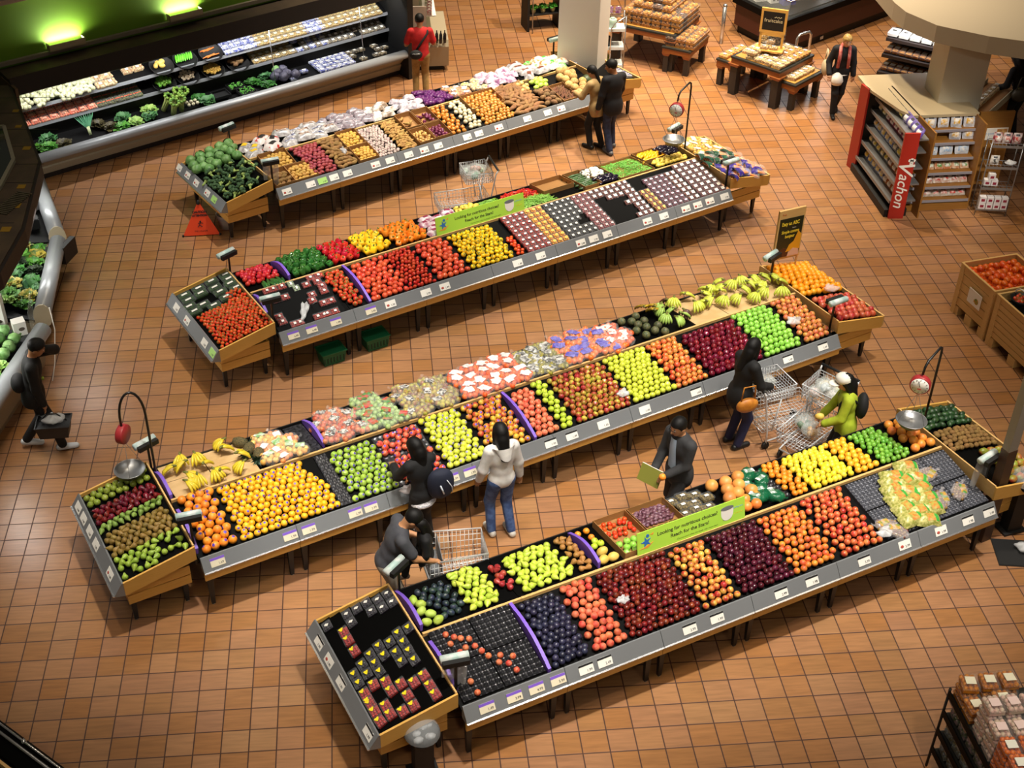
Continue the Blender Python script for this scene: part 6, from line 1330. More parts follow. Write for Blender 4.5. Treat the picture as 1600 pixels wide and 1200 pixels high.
# brown canopy over the left cases
def canopy():
    t=thing('case_canopy','dark brown angular canopy with a glass hatch above the left cases','canopy',WM(0,0,0)); z=1.98
    P=[(-7.70,21.95),(-7.05,20.45),(-6.47,19.05),(-6.19,16.95),(-6.22,15.75),(-6.9,14.2),(-9.8,14.2),(-9.8,21.95)]
    obj('fascia',MB().prism([P[i] for i in range(len(P))][::-1],z-.26,z-.01),M_DKBRN,t); obj('top',MB().prism([(x-.05,y) for x,y in P][::-1],z-.009,z+.012),M_BRN2,t)
    h=[(-7.35,20.2),(-6.88,19.0),(-6.86,18.1),(-7.15,16.9),(-8.2,16.9),(-8.2,20.2)]
    a=MB()
    for i in range(6): p0,p1=h[i],h[(i+1)%6]; a.bar((p0[0],p0[1],z+.05),(p1[0],p1[1],z+.05),.06)
    obj('hatch_frame',a,mat('hatch_frame','#7c7868',.5),t); obj('hatch_glass',MB().prism(h[::-1],z+.03,z+.04),mat('hatch_green','#16241c',.1,coat=.5),t)
    g=MB()
    for k in range(14): x=k*.05; g.box(x,x+.026,-.12,.12,0,.02)
    obj('vent_grille',g,mat('vent_cream','#4a4434',.6),t,TR(-6.66,17.35,z+.014)@RZ(math.radians(72)))
    for (x,yy,s) in ((-7.1,20.3,.10),(-6.75,19.5,.12),(-6.5,18.2,.12),(-6.42,17.6,.14),(-6.38,16.9,.14),(-6.45,16.2,.16),(-7.3,20.9,.1),(-7.6,19.9,.08)): obj('yellow_tag',MB().box(x-s,x,yy-s/2,yy+s/2,z+.013,z+.017),mat('tag_ochre','#8a6a10',.6),t)
    l=MB()
    for k in range(12): l.box(-9.5,-6.35-.06*abs(k-5)*.5,14.6+k*.62,14.62+k*.62,z+.012,z+.0135)
    obj('seams',l,M_DKBRN,t); obj('white_note',MB().box(-6.62,-6.45,16.35,16.52,z+.013,z+.018),mat('note_grey','#a8a498',.6),t)
canopy()
# ------------------------------------------------------------------ produce stand in the lower left corner
def corner_stand():
    d=math.atan2(8.23-8.81,-3.78+4.55); t=thing('corner_stand','black edged stand with a steel rail at the lower left corner','produce stand',WM(-4.55,8.81,0,d))
    obj('cabinet',MB().box(-1.2,1.9,-.9,-.06,0,.86),M_MATBLK,t); obj('edge_panel',MB().extr([(-.02,.55),(.0,1.0),(-.05,1.03),(-.24,.92),(-.24,.55)],-1.2,1.9),M_BLACK,t)
    r=obj('steel_rail',MB().tube([(-1.2,-.05,1.05),(1.9,-.05,1.05)],.012,8),M_CHROME,t); obj('joint',MB().ball((.44,-.05,1.05),.028,10,8),M_CHROME,r)
    obj('steel_rail',MB().tube([(-1.2,-.11,1.03),(1.9,-.11,1.03)],.016,8),M_STEEL,t)
    obj('wood_lip',MB().box(-1.2,1.9,-.31,-.28,.86,.93),M_WOOD2,t)
    return t
corner_stand()
one(link('watermelon',round_me('watermelon',mat('watermelon_skin','#5aa82c',.4,c2='#8cc850',scale=12),.14,1.0),None,WM(-4.60,8.30,1.0)@RX(1.2)),'bright green melon in the corner stand at the lower left','fruit')
one(link('lettuce',LF['pale_lettuce'],None,WM(-4.35,8.12,.87)),'pale leafy head beside the melon in the corner stand','vegetable')
# ------------------------------------------------------------------ pillars and canopy of the bakery corner
struct('pillar_1',MB().box(-.41,.41,-.41,.41,0,7),mat('pillar_paint','#d2ccc0',.6),WM(2.60,25.66,0,-.36))
struct('pillar_2',MB().box(-.38,.38,-.33,.33,0,2.9),mat('pillar_paint2','#c4bca8',.6),WM(8.83,22.16,0,.06))
struct('ceiling_soffit',MB().prism([(7.68,26.5),(7.68,23.76),(7.70,23.28),(7.72,22.82),(7.80,22.37),(8.15,21.76),(8.40,21.58),(8.87,21.26),(9.44,21.02),(14,19.5),(14,26.5)],2.75,3.05),mat('soffit_paint','#a0937c',.7))
def sign_post():
    t=thing('grey_post','tall grey and brown square post at the right end of the front island','post',WM(6.62,12.44,0,.45)); obj('lower_sleeve',MB().box(-.075,.075,-.06,.06,0,1.45),mat('post_brown','#4a3426',.5),t); obj('upper_post',MB().box(-.07,.07,-.055,.055,1.45,2.65),mat('post_grey','#8c8478',.5),t)
sign_post()
# ------------------------------------------------------------------ herb rack, wire racks, trolley, bollards
def herb_rack():
    M=WM(1.70,29.30,0,.25); t=thing('herb_rack','tall black rack of potted herbs behind the square white pillar','rack',M)
    for x in (0,.75): obj('side_frame',MB().box(x-.03,x+.03,-.02,.45,0,1.5),M_MATBLK,t)
    for z in (.35,.75,1.15): obj('shelf',MB().box(.03,.72,.0,.45,z,z+.03),M_MATBLK,t)
    obj('side_pole',MB().tube([(.06,-.14,0),(.06,-.14,1.5)],.012,6),M_STEEL,t)
    return M
MH=herb_rack()
hb=leafy_me('potted_herb','#3c8a2c','#6cb848',.11,26,9,1.3)
for z in (.38,.78,1.18):
    for i in range(3):
        t=thing('potted_herb',f"potted green herb on the {'lowest' if z<.5 else 'middle' if z<1 else 'top'} shelf of the black rack, {('left','middle','right')[i]}",'plant',MH@TR(.15+i*.23,.12,z)); obj('pot',MB().lathe([(0,0),(.05,0),(.065,.11),(0,.11)],12),mat('pot_film','#b8b488',.4),t); link('foliage',hb,t,TR(0,0,.10)@RZ(i))
def wire_rack(M,w,d,h,n,label,name='wire_rack'):
    t=thing(name,label,'rack',M)
    for x in (0,w):
        for y in (0,d): obj('upright',MB().tube([(x,y,0),(x,y,h)],.010,6),M_STEEL,t)
    for k in range(n):
        z=.12+(h-.2)*k/(n-1) if n>1 else h/2; a=MB()
        for i in range(9): a.tube([(w*i/8,0,z),(w*i/8,d,z)],.004,4)
        a.tube([(0,0,z),(w,0,z)],.007,5); a.tube([(0,d,z),(w,d,z)],.007,5); a.tube([(0,0,z+.06),(w,0,z+.06)],.005,5); a.box(0,w,-.012,-.006,z-.02,z+.025)
        obj('wire_shelf',a,M_STEEL,t)
    return t
wire_rack(WM(3.32,30.02,0,-.2),.62,.35,1.2,3,'wire rack of purple packs behind the square white pillar')
vpk=pack('purple_pack',.13,.12,.14,mat('pack_violet','#7a3a7c',.5,c2='#c8a0c4',scale=16),M_WHITE,kind='box',lab=(.3,.3),seed=91)
for z,w in ((.16,'lowest'),(.66,'middle'),(1.16,'top')):
    for i in range(3): used(vpk,WM(3.32,30.02,0,-.2)@TR(.12+i*.18,.12,z),f'purple pack on the {w} shelf of the wire rack','pack','purple packs on the wire rack')
def trolley():
    t=thing('step_trolley','steel trolley with three white shelves between the pillar and the muffin table','trolley',WM(3.08,26.95,0,.0))
    for x,y in ((0,0),(.52,0),(0,.35),(.52,.35)): obj('upright',MB().tube([(x,y,0),(x,y,1.25 if x else 1.0)],.014,6),M_STEEL,t)
    for z in (.15,.55,.95): obj('shelf',MB().box(0,.52,0,.35,z,z+.02).box(0,.52,-.01,.0,z-.03,z+.03),mat('shelf_pale','#c8d0d0',.3),t)
    obj('handle',MB().tube([(.52,0,1.25),(.3,-.05,1.12),(.22,-.05,1.0),(.22,-.05,.2)],.014,6),M_CHROME,t)
trolley()
for x,z,l,c,n in ((.10,.17,'green jar on the bottom shelf of the steel trolley','#6a7a1c','jar'),(.12,.57,'dark tub on the middle shelf of the steel trolley','#1c1c1c','tub'),(.2,.97,'pale green pack on the top shelf of the steel trolley','#9ab0a0','pack')):
    one(obj(n,MB().lathe([(0,0),(.085,0),(.09,.16),(.07,.18),(.0,.18)],14).lathe([(.0,.18),(.05,.18),(.05,.2),(0,.2)],10),mat('tr_'+c[1:],c,.3),None,WM(3.08,26.95)@TR(x+.06,.15,z)),l,n)
one(obj('bollard',MB().tube([(5.96,28.55,0),(5.96,28.55,.86)],.045,12).ball((5.96,28.55,.86),.05,12,8),M_CHROME),'single chrome bollard left of the black deli case','bollard')
one(obj('bollard_hoop',MB().tube([(7.22,26.95,0),(7.22,26.95,.75),(7.27,26.98,.82),(7.50,27.12,.82),(7.55,27.15,.75),(7.55,27.15,0)],.03,8),M_CHROME),'chrome hoop bollard before the corner of the deli case','bollard')
# ------------------------------------------------------------------ bakery tables
M_TWOOD=woodmat('bakery_wood','#9a5a24','#7c441a'); M_TTOP=mat('slate_top','#1d201e',.5); M_TLEG=mat('charcoal_leg','#2a2420',.6)
def bakery_table(M,w,d,h,leg,label):
    t=thing('bakery_table',label,'table',M,'bakery tables'); obj('apron',MB().box(0,w,0,d,h-.15,h-.05),M_TWOOD,t); obj('top_board',MB().box(-.015,w+.015,-.015,d+.015,h-.05,h-.012),M_TTOP,t); obj('inlay',MB().box(.05,w-.05,.05,d-.05,h-.012,h),mat('inlay_wood','#a87a38',.5),t)
    for x in (.08,w-.08):
        for y in (.08,d-.08):
            l=obj('leg',MB().box(-leg/2,leg/2,-leg/2,leg/2,0,h-.15),M_TLEG,t,TR(x,y,0))
    for x in (.08,w-.08):
        for y in (.08,d-.08): obj('corner_bracket',MB().hexa([(x-leg*.55,y-leg*.55,h-.22),(x+leg*.55,y-leg*.55,h-.22),(x+leg*.55,y+leg*.55,h-.22),(x-leg*.55,y+leg*.55,h-.22)],[(x-leg*.8,y-leg*.8,h-.149),(x+leg*.8,y-leg*.8,h-.149),(x+leg*.8,y+leg*.8,h-.149),(x-leg*.8,y+leg*.8,h-.149)]),M_TWOOD,t)
A1=math.radians(-31)
MT1=WM(3.42,27.72,0,A1); bakery_table(MT1,1.43,1.35,.82,.16,'high bakery table under the pyramid of muffin packs')
MT1s=WM(4.42,27.02,0,A1); bakery_table(MT1s,.62,1.02,.58,.11,'low bakery table tucked against the muffin pyramid table')
M_MUF=mat('muffin_brown','#b07a34',.7,c2='#8a5a24',scale=30,vary=.12); M_MUFD=mat('muffin_dark','#4a3426',.7,c2='#6a4a34',scale=30)
mp=pack('muffin_pack',.21,.21,.10,M_MUF,mat('muffin_label','#c8b890',.5),lab=(.16,.14),seed=92,rs=.235); mpd=pack('muffin_pack',.21,.21,.10,M_MUFD,mat('muffin_label2','#8c8c94',.5),lab=(.3,.2),seed=93,rs=.235)
def pyramid(M,base,tiers,label,group):
    for (x0,x1,y0,y1,z0,nz) in tiers:
        for k in range(nz):
            x=x0
            while x<x1-.1:
                y=y0
                while y<y1-.1:
                    inner=(x0+.1<x<x1-.35) and (y0+.1<y<y1-.35) and k<nz-1
                    if not inner: used(mpd if (int(x*10)+int(y*10))%5==0 else mp,M@TR(x+.11,y+.11,z0+k*.105),label,'pack',group)
                    y+=.222
                x+=.222
pyramid(MT1,0,((.16,1.40,.10,1.30,.822,3),(.30,1.25,.30,1.25,1.14,1),(.45,1.1,.45,1.1,1.25,1)),'muffin pack stacked in the pyramid on the high table','muffin packs of the pyramid')
for x,y in ((.02,.03),(.02,.25)): used(mp,MT1@TR(x+.08,y+.10,.822)@Matrix.Scale(.7,4),'small pastry pack at the left corner of the muffin table','pack','small packs at the corner of the muffin table')
pyramid(MT1s,0,((.02,.62,.04,.98,.582,2),),'muffin pack on the low table beside the pyramid','muffin packs on the low table')
A2=math.radians(-45); MT2=WM(5.66,25.90,0,A2); bakery_table(MT2,1.15,1.21,.82,.16,'high bakery table holding pastries and the black fruitcake sign')
MT2r=WM(6.44,25.32,0,A2); bakery_table(MT2r,.50,1.03,.58,.11,'low bakery table right of the fruitcake sign table')
MT2l=WM(5.46,26.36,0,A2); bakery_table(MT2l,.46,.95,.58,.11,'low bakery table left of the fruitcake sign table')
pp=[pack('pastry_pack',.20,.17,.08,mat('pastry_pale','#b08c54',.7,c2='#d0b890',scale=30,vary=.15),M_WHITE,lab=(.4,.35),seed=94),pack('pastry_pack',.20,.17,.08,mat('pastry_gold','#b87828',.7,c2='#d0a050',scale=20),M_WHITE,lab=(.35,.3),seed=95),pack('pastry_pack',.20,.17,.09,mat('pastry_dark','#4c443c',.6,c2='#8c8070',scale=20),mat('pastry_grey_label','#b8b8bc',.5),lab=(.5,.45),seed=96)]
def tables_fill(M,x0,x1,y0,y1,dx,dy,z,lab,group,sel,skip=None,stack=lambda x,y:1):
    x=x0; i=0
    while x<=x1:
        y=y0;j=0
        while y<=y1:
            if not(skip and skip(x,y)):
                for k in range(stack(x,y)): used(pp[sel(i,j)],M@TR(x,y,z+k*.085)@RZ(q.gauss(0,.12)),lab,'pack',group)
            y+=dy;j+=1
        x+=dx;i+=1
tables_fill(MT2,.16,1.05,.14,1.1,.215,.19,.822,'clear pastry pack around the fruitcake sign','pastry packs around the sign',lambda i,j:2 if (i==1 and j>=3) else (1 if i>=3 and j>2 else 0),lambda x,y:(x<.2 and y<.3) or (.4<x<.75 and .45<y<.75),lambda x,y:4 if (x<.45 and y>.85) else 2 if (i_:=int(x*10))%3==0 else 1)
tables_fill(MT2r,.14,.44,.20,.95,.15,.15,.582,'small pale pastry pack on the right low bakery table','small packs on the right low table',lambda i,j:0)
tables_fill(MT2l,.10,.30,.12,.8,.2,.2,.582,'pastry pack on the left low bakery table','packs on the left low table',lambda i,j:1)
def fruitcake_sign():
    t=thing('chalk_sign','wood framed black sign with pale lettering standing among the pastries','sign',WM(6.42,25.92,.82,math.radians(-22)))
    for x in (-.22,.22): obj('post',MB().box(x-.022,x+.022,-.02,.02,0,.92),M_WOOD,t)
    obj('frame',MB().box(-.26,.26,-.022,.022,.46,.96).box(-.24,.24,-.02,.02,.40,.46),M_WOOD,t); obj('board',MB().box(-.215,.215,-.026,-.02,.52,.90),M_MATBLK,t); obj('ledge',MB().box(-.30,.28,-.22,.10,.14,.165),M_WOOD,t)
    text(t,'fruitcake',.105,TR(0,-.029,.72)@RX(PI/2),mat('chalk_cream','#d8cfa8',.6),'lettering'); a=MB()
    for k in range(6): a.ball((.02+.025*k,-.028,.79+.012*(k%2)),(.010,.003,.010),8,5)
    obj('leaf_mark',a,MATS['chalk_cream'],t)
fruitcake_sign()
for k,(x,y) in enumerate(((-.1,-.12),(.08,-.1),(.0,-.02))): used(pp[0],WM(6.42,25.92,.99+.085*(k//2),math.radians(-22))@TR(x,y,0)@Matrix.Scale(.8,4),'pastry pack on the ledge of the black sign','pack','pastry packs on the sign ledge')
# ------------------------------------------------------------------ black deli case
def deli():
    P=[(6.34,29.21),(7.15,27.73),(10.6,30.45)]; t=thing('deli_case','black and red-brown deli case with glass front at the top of the picture','chiller case',WM(0,0,0))
    def inset(P,k): # offset polygon outward/inward along approximate normals
        c=Vector((8.4,30.2,0)); return [((x-c.x)*k+c.x,(y-c.y)*k+c.y) for x,y in P]
    poly=P+[(9.7,31.8),(7.2,31.0)]
    obj('plinth',MB().prism(inset(poly,.95),0,.2),M_MATBLK,t); obj('red_panel',MB().prism(poly,.2,.72),woodmat('mahogany','#4a1d12','#32120c'),t); obj('black_ledge',MB().prism(inset(poly,1.05),.72,.86),M_BLACK,t)
    obj('interior',MB().prism(inset(poly,.93),.861,.88),M_CASEBLK,t)
    g=MB(); Q=inset(poly,1.0)
    for i in (0,1): p0,p1=Q[i],Q[i+1]; pt=inset([p0,p1],.97); g.add([(p0[0],p0[1],.86),(p1[0],p1[1],.86),(pt[1][0],pt[1][1],1.22),(pt[0][0],pt[0][1],1.22)],[(0,1,2,3)])
    p0,p1=Q[4],Q[0]; g.add([(p0[0],p0[1],.86),(p1[0],p1[1],.86),(p1[0],p1[1],1.22),(p0[0],p0[1],1.22)],[(0,1,2,3)]); obj('glass',g,film('case_glass','#e8f0ee',.14,.05),t)
    r=MB(); Q2=inset(poly,.97)
    for i in (4,0,1): a_,b_=Q2[i],Q2[(i+1)%5]; r.bar((a_[0],a_[1],1.22),(b_[0],b_[1],1.22),.02)
    for i in (0,1): r.bar((Q[i][0],Q[i][1],.86),(Q2[i][0],Q2[i][1],1.22),.02)
    r.bar((8.85,29.05,.87),(8.83,29.15,1.22),.03); obj('glass_frame',r,M_CHROME,t)
    obj('white_divider',MB().box(-.02,.02,0,1.0,.88,1.15),M_WHITE,t,TR(8.55,28.95,0)@RZ(.6)); obj('socket_plate',MB().box(-.05,.05,-.012,0,.06,.13),M_WHITE,t,TR(8.2,28.62,0)@RZ(.66))
    obj('back_shelf',MB().box(0,2.6,0,.5,1.1,1.16).box(0,2.6,.4,.5,.88,1.1),M_WHITE,t,TR(7.7,30.4,0)@RZ(.45))
deli()
def box_me(w,d,h):
    a=MB().box(-w/2,w/2,-d/2,d/2,0,h,0)
    for i in range(2):
        for j in range(2): a.box(-w*.32+i*w*.36,-w*.32+i*w*.36+w*.22,-d/2-.003,-d/2,h*(.2+.4*j),h*(.42+.4*j),1)
    return a.mesh('white_box',[mat('white_box_card','#d8dcdc',.5),mat('box_print','#3c4450',.5)])
bxm=box_me(.26,.24,.26)
k=0
for i in range(5):
    for j in range(3):
        x,y=6.75+i*.30-.12*j,28.75+.28*j+(-.10 if i>2 else .0)*0+(i-1)*.10*(1 if i>1 else -1)
        if i==2 and j==0: continue
        for s in range(2 if (i+j)%3==0 or i>=3 else 1): one(link('white_box',bxm,None,WM(x,y,.881+s*.262,.25+q.gauss(0,.08))),'white printed box in the deli case','box','white boxes in the deli case')
one(obj('blue_box',MB().box(-.15,.15,-.12,.12,0,.12).box(-.14,.14,-.11,.11,.12,.13),mat('box_indigo','#3c3c8c',.5),None,WM(7.32,28.62,.881,.3)),'dark blue box among the white boxes in the deli case','box')
dl=[pack('deli_pack',.18,.16,.07,mat('deli_red','#b8503c',.5,c2='#d8c8a8',scale=16),M_WHITE,lab=(.3,.3),seed=97),pack('deli_pack',.18,.16,.07,mat('deli_yellow','#c8a83c',.5,c2='#7a9a3c',scale=16),M_WHITE,lab=(.3,.3),seed=98)]
for i in range(8):
    for j in range(3): used(dl[(i+j)%2],WM(8.62+i*.20-.13*j,29.20+i*.155+.18*j,.90+.04*j,.66),'colourful pack behind the deli glass','pack','colourful deli packs')
area('case_lamp',(8.0,30.0,1.9),(7.9,29.2,.9),35,2.0,.3,(1,1,1)); 
# ------------------------------------------------------------------ bread island around the second pillar
M_OAK=woodmat('oak_panel','#9a6a2c','#7c5220'); M_BREDW=mat('red_panel','#a8281c',.45)
def bread_island():
    t=thing('bread_island','wooden bread display around the beige pillar with packed shelves','display stand',WM(7.95,20.80,0,.08))
    W=1.12
    obj('plinth',MB().box(0,W,.05,.9,0,.12),M_OAK,t); obj('core',MB().box(0,W,.62,.70,.12,1.58),M_OAK,t); obj('rear_block',MB().box(-.05,W+.02,.95,2.2,0,1.57),M_OAK,t); obj('counter_top',MB().prism([(-.02,.50),(W+.05,.50),(W+.05,2.25),(-.4,2.25),(-.4,1.7),(-.15,.75)],1.57,1.62),mat('counter_tan','#b0a080',.6),t)
    for x in (-.03,W): obj('side_panel',MB().box(x,x+.03,.08,.95,.0,1.6),M_OAK,t)
    for z,y0 in ((.18,.08),(.42,.12),(.66,.18),(.90,.26),(1.15,.34),(1.36,.42)):
        s=obj('shelf',MB().hexa([(0,y0,z-.03),(W,y0,z-.03),(W,.62,z),(0,.62,z)],[(0,y0,z),(W,y0,z),(W,.62,z+.03),(0,.62,z+.03)]),M_OAK,t); obj('price_strip',MB().box(0,W,y0-.012,y0,z-.035,z+.012),mat('strip_lavender','#8c8890',.4),s)
    obj('wing_panel',MB().box(W+.10,W+.72,.55,.60,.2,1.6),M_OAK,t)
    pl=obj('bread_notice',MB().box(W+.18,W+.66,.535,.548,1.08,1.30),M_WHITE,t); obj('loaf_picture',MB().box(W+.46,W+.64,.528,.534,1.10,1.28),mat('loaf_print','#b87a3c',.5,c2='#e0b878',scale=12),pl); text(pl,'fresh baked',.045,TR(W+.31,.532,1.2)@RX(PI/2),mat('print_sky','#7a9ac8',.5),'lettering')
    return t
bread_island()
MBi=WM(7.95,20.80,0,.08)
def bpk(name,c,c2,lc,w=.17,h=.20,seed=1):
    t=thing(name,None,None,Matrix.Identity(4)); a=MB().grid(lambda s,u:((s-.5)*w*(1-.1*abs(2*u-1)**3),-.05*math.sin(PI*s)*math.sin(PI*min(1,u*1.1)),h*u),8,8); a.grid(lambda s,u:((.5-s)*w*(1-.1*abs(2*u-1)**3),.04*math.sin(PI*s)*math.sin(PI*min(1,u*1.1)),h*u),8,8); obj('bag_body',a,mat('bread_'+c[1:],c,.35,c2=c2,scale=14),t)
    g=MB().grid(lambda s,u:((s-.5)*w*.6,-.056*math.sin(PI*(.2+.6*s))*math.sin(PI*min(1,(.25+.45*u)*1.1))-.002,h*(.25+.45*u)),4,4); obj('printed_patch',g,mat('bread_lab_'+lc[1:],lc,.5,c2='#e8e4dc',scale=20),t)
    g=MB().grid(lambda s,u:((s-.5)*w*.45,-.05*math.sin(PI*(.3+.4*s))*math.sin(PI*min(1,(.75+.15*u)*1.1))-.004,h*(.75+.15*u)),4,3); obj('top_print',g,mat('bread_top_print','#2c2c34',.5),t); return t
b1=bpk('bread_bag','#d8d8dc','#a8acb8','#d8a83c',.20,.22); b2=bpk('bread_bag','#e0e4ec','#b8c8d8','#8ab0d8',.25,.22); b3=bpk('cookie_bag','#c87a4c','#e0c8a8','#5a9a3c',.15,.13); b4=bpk('roll_bag','#c8a08c','#e0d8d0','#b8382c',.16,.14); b5=bpk('roll_bag','#b0a090','#d8d0c8','#d8483c',.16,.14)
def brow(p,n,y,z,lab,group,skip=(),x0=.11,dx=None,tilt=-.25):
    dx=dx or (1.12-.2)/max(1,n-1)
    for i in range(n):
        if i in skip: continue
        used(p,MBi@TR(x0+i*dx,y,z)@RX(tilt)@RZ(q.gauss(0,.1)),lab,'bag',group)
brow(b1,5,.50,1.375,'white bread bag on the top shelf of the bread island','bread bags on the top shelf')
brow(b1,5,.44,1.165,'white bread bag on the second shelf of the bread island','bread bags on the second shelf',(1,2))
brow(b2,4,.38,.915,'pale blue bread bag on the third shelf of the bread island','bread bags on the third shelf',dx=.28)
for z,y,p,w in ((.675,.30,b3,'fourth'),(.435,.24,b4,'fifth'),(.195,.20,b5,'bottom')):
    brow(p,7,y,z,f'small roll bag on the {w} shelf of the bread island',f'roll bags on the {w} shelf',tilt=-.7)
def vachon():
    t=thing('cake_display','tall red-edged snack cake display with white script on the red panel','display stand',WM(0,0,0))
    a=MB().box(0,.26,-.02,.02,0,1.62); obj('red_panel',a,M_BREDW,t,TR(7.58,20.62,0)@RZ(.0))
    text(t,'achon',.27,TR(7.705,20.595,.55)@RX(PI/2)@RZ(-PI/2+.0),M_WHITE,'script_lettering',shear=.35,bold=.002)
    text(t,'V',.40,TR(7.70,20.595,1.02)@RX(PI/2)@RZ(-PI/2),M_WHITE,'script_capital',shear=.35,bold=.003)
    hm=MB()
    for (x,y,r) in ((0,0,.032),(.035,.02,.028),(-.035,.02,.028),(0,.035,.03)): hm.prism([(x+r*math.cos(k),y+r*math.sin(k)) for k in np.linspace(0,2*PI,12,endpoint=False)],0,.004)
    hm.box(-.03,.03,-.06,-.02,0,.004); obj('chef_hat_mark',hm,M_WHITE,t,TR(7.785,20.598,1.10)@RX(PI/2))
    obj('red_panel',MB().box(-.02,.02,-.13,.13,0,1.62),M_BREDW,t,TR(7.40,22.52,0)@RZ(.3)); obj('black_liner',MB().box(-.18,.20,-.012,.012,0,1.58),M_MATBLK,t,TR(7.60,22.46,0)@RZ(-.2))
    obj('rear_panel',MB().box(-.015,.015,-1.0,.95,0,1.62),M_OAK,t,TR(7.98,21.60,0)@RZ(.12)); obj('plinth',MB().box(-.30,.1,-.9,.9,0,.14),M_MATBLK,t,TR(7.74,21.58,0)@RZ(.08))
    for z,d in ((.30,.36),(.62,.32),(.92,.28),(1.22,.24),(1.46,.20)):
        s=obj('shelf',MB().box(-d,.1,-.88,.88,z-.025,z),M_STEEL,t,TR(7.86,21.58,0)@RZ(.09)); obj('price_strip',MB().box(-d-.012,-d,-.88,.88,z-.04,z+.02),M_RAIL,s)
vachon()
MV=WM(7.86,21.58,0,.09)
c1=bpk('cake_box','#8a1c34','#a83a50','#d8b0b8',.16,.12); c2_=bpk('snack_bag','#8c8a84','#4a4640','#d8c83c',.16,.14); c3=bpk('snack_bag','#5a4aa0','#8c7cc0','#e0e0e8',.16,.15); c4=bpk('snack_bag','#d8781c','#8a4a1c','#e8e0d0',.16,.14); c5=bpk('snack_bag','#2c4a8c','#d8dce8','#e0c03c',.17,.15)
for z,d,ps,w in ((.30,.28,(c4,c5),'lowest'),(.62,.25,(c4,c2_),'second'),(.92,.22,(c2_,c5),'third'),(1.22,.18,(c1,),'fourth'),(1.46,.14,(c3,c2_),'top')):
    for i in range(9):
        p=ps[0] if len(ps)==1 else ps[0 if i<4 else 1]
        if w=='fourth' and i>6: p=c2_
        used(p,MV@TR(-d+.07,-.80+i*.195,z)@RZ(-PI/2)@RX(-.35)@Matrix.Scale(1.3,4),f'snack cake pack on the {w} shelf of the red-edged display','pack',f'snack packs on the {w} shelf')
# wire rack of small boxes beside it
MW=WM(9.13,20.72,0,-.12); wire_rack(MW,.52,.30,1.40,4,'chrome wire rack with printed boxes right of the bread island')
cbx=MB().box(-.055,.055,-.05,.05,0,.11,0).box(-.03,.03,-.053,-.05,.03,.075,1); cbm2=cbx.mesh('printed_box',[mat('box_pale','#d8d4d4',.5),mat('box_berry','#8a2438',.5)])
for r_ in range(2):
    for i in range(4): one(link('printed_box',cbm2,None,MW@TR(.08+i*.122,.02,.14+r_*.115)),f"small printed box in the {('lower','upper')[r_]} row at the bottom of the wire rack",'box','small printed boxes at the rack bottom')
for i,(x,z) in enumerate(((.10,.545),(.22,.545),(.16,.66))): one(link('printed_box',cbm2,None,MW@TR(x,.10,z)),('left lower box on the second rack level','right lower box on the second rack level','box stacked on two others on the second rack level')[i],'box')
wb=bpk('cookie_bag','#d8d0cc','#8a2c3c','#b8483c',.15,.20); wc=bpk('chip_bag','#e0dcd4','#b8b0a8','#2c2c2c',.15,.18)
for i in range(3): used(wb,MW@TR(.10+i*.16,.12,1.33),'white cookie bag with dark red top on the top rack level','bag','cookie bags on the wire rack')
used(wc,MW@TR(.14,.1,.93),'white bag with black print standing on the third rack level','bag',None)
loose_bag('plastic_bag',MW@TR(.40,.1,.95),'crumpled clear bag on the third rack level',.09,seed=12)
# lit bread shelves under the soffit
def lit_shelves():
    t=thing('bread_shelves','three tilted bread shelves lit from above under the beige soffit','display stand',WM(8.22,24.50,0,-.62))
    for z,y in ((1.08,-.06),(1.40,.04),(1.70,.12)): s=obj('shelf',MB().hexa([(0,y,z-.06),(1.15,y,z-.06),(1.15,.6,z),(0,.6,z)],[(0,y,z),(1.15,y,z),(1.15,.6,z+.06),(0,.6,z+.06)]),mat('shelf_dark','#2c2422',.5),t)
    obj('back_board',MB().box(0,1.15,.6,.64,0,2.1),M_OAK,t); obj('base_cabinet',MB().box(0,1.15,.1,.6,0,.85),M_OAK,t)
    obj('lamp_tube',MB().tube([(.02,.1,2.15),(1.1,.1,2.15)],.02,8),mat('shelf_tube','#ffffff',.5,emit=('#ffffff',12)),t); obj('lamp_hood',MB().box(0,1.15,.05,.15,2.175,2.2),M_WHITE,t)
lit_shelves(); MLs=WM(8.22,24.50,0,-.62)
p_=MLs@Vector((.55,.0,2.1)); area('shelf_lamp',p_,MLs@Vector((.55,.25,1.2)),14,1.0,.1,(1,1,1))
lb=pack('loaf_pack',.12,.28,.08,mat('loaf_gold','#b8803c',.6,c2='#8a5424',scale=16),M_WHITE,kind='sticks',lab=(.8,.3),seed=99); lw=pack('white_pack',.2,.26,.08,M_WHITE,mat('print_smoke','#3c3c3c',.5),kind='box',lab=(.4,.1),seed=100)
for z,y,p,n,w in ((1.09,.14,lb,8,'lowest'),(1.41,.22,lb,8,'middle'),(1.71,.28,lw,5,'top')):
    for i in range(n): used(p,MLs@TR(.09+i*(1.0/(n-.5)),y,z+.03)@RX(.12),f'bread pack on the {w} of the three lit shelves','pack',f'bread packs on the {w} lit shelf')
# counters at the far right
def far_counter():
    t=thing('low_counter','low wooden counter with pale packs at the right edge behind the pillar','counter',WM(9.75,22.7,0,.9)); obj('body',MB().box(0,1.6,0,.55,0,.9),M_OAK,t); obj('tray',MB().box(.05,1.55,.05,.5,.9,.93),mat('tray_tan','#b88a5c',.6),t)
    obj('rim',MB().box(0,1.6,-.02,.0,.85,1.0).box(0,1.6,.55,.57,.85,1.0),mat('rim_cream','#d8cfae',.5),t)
far_counter()
for i in range(7): used(pp[0],WM(9.75,22.7,0,.9)@TR(.18+i*.2,.3,.935),'pale pack on the low counter at the right edge','pack','pale packs on the low counter')
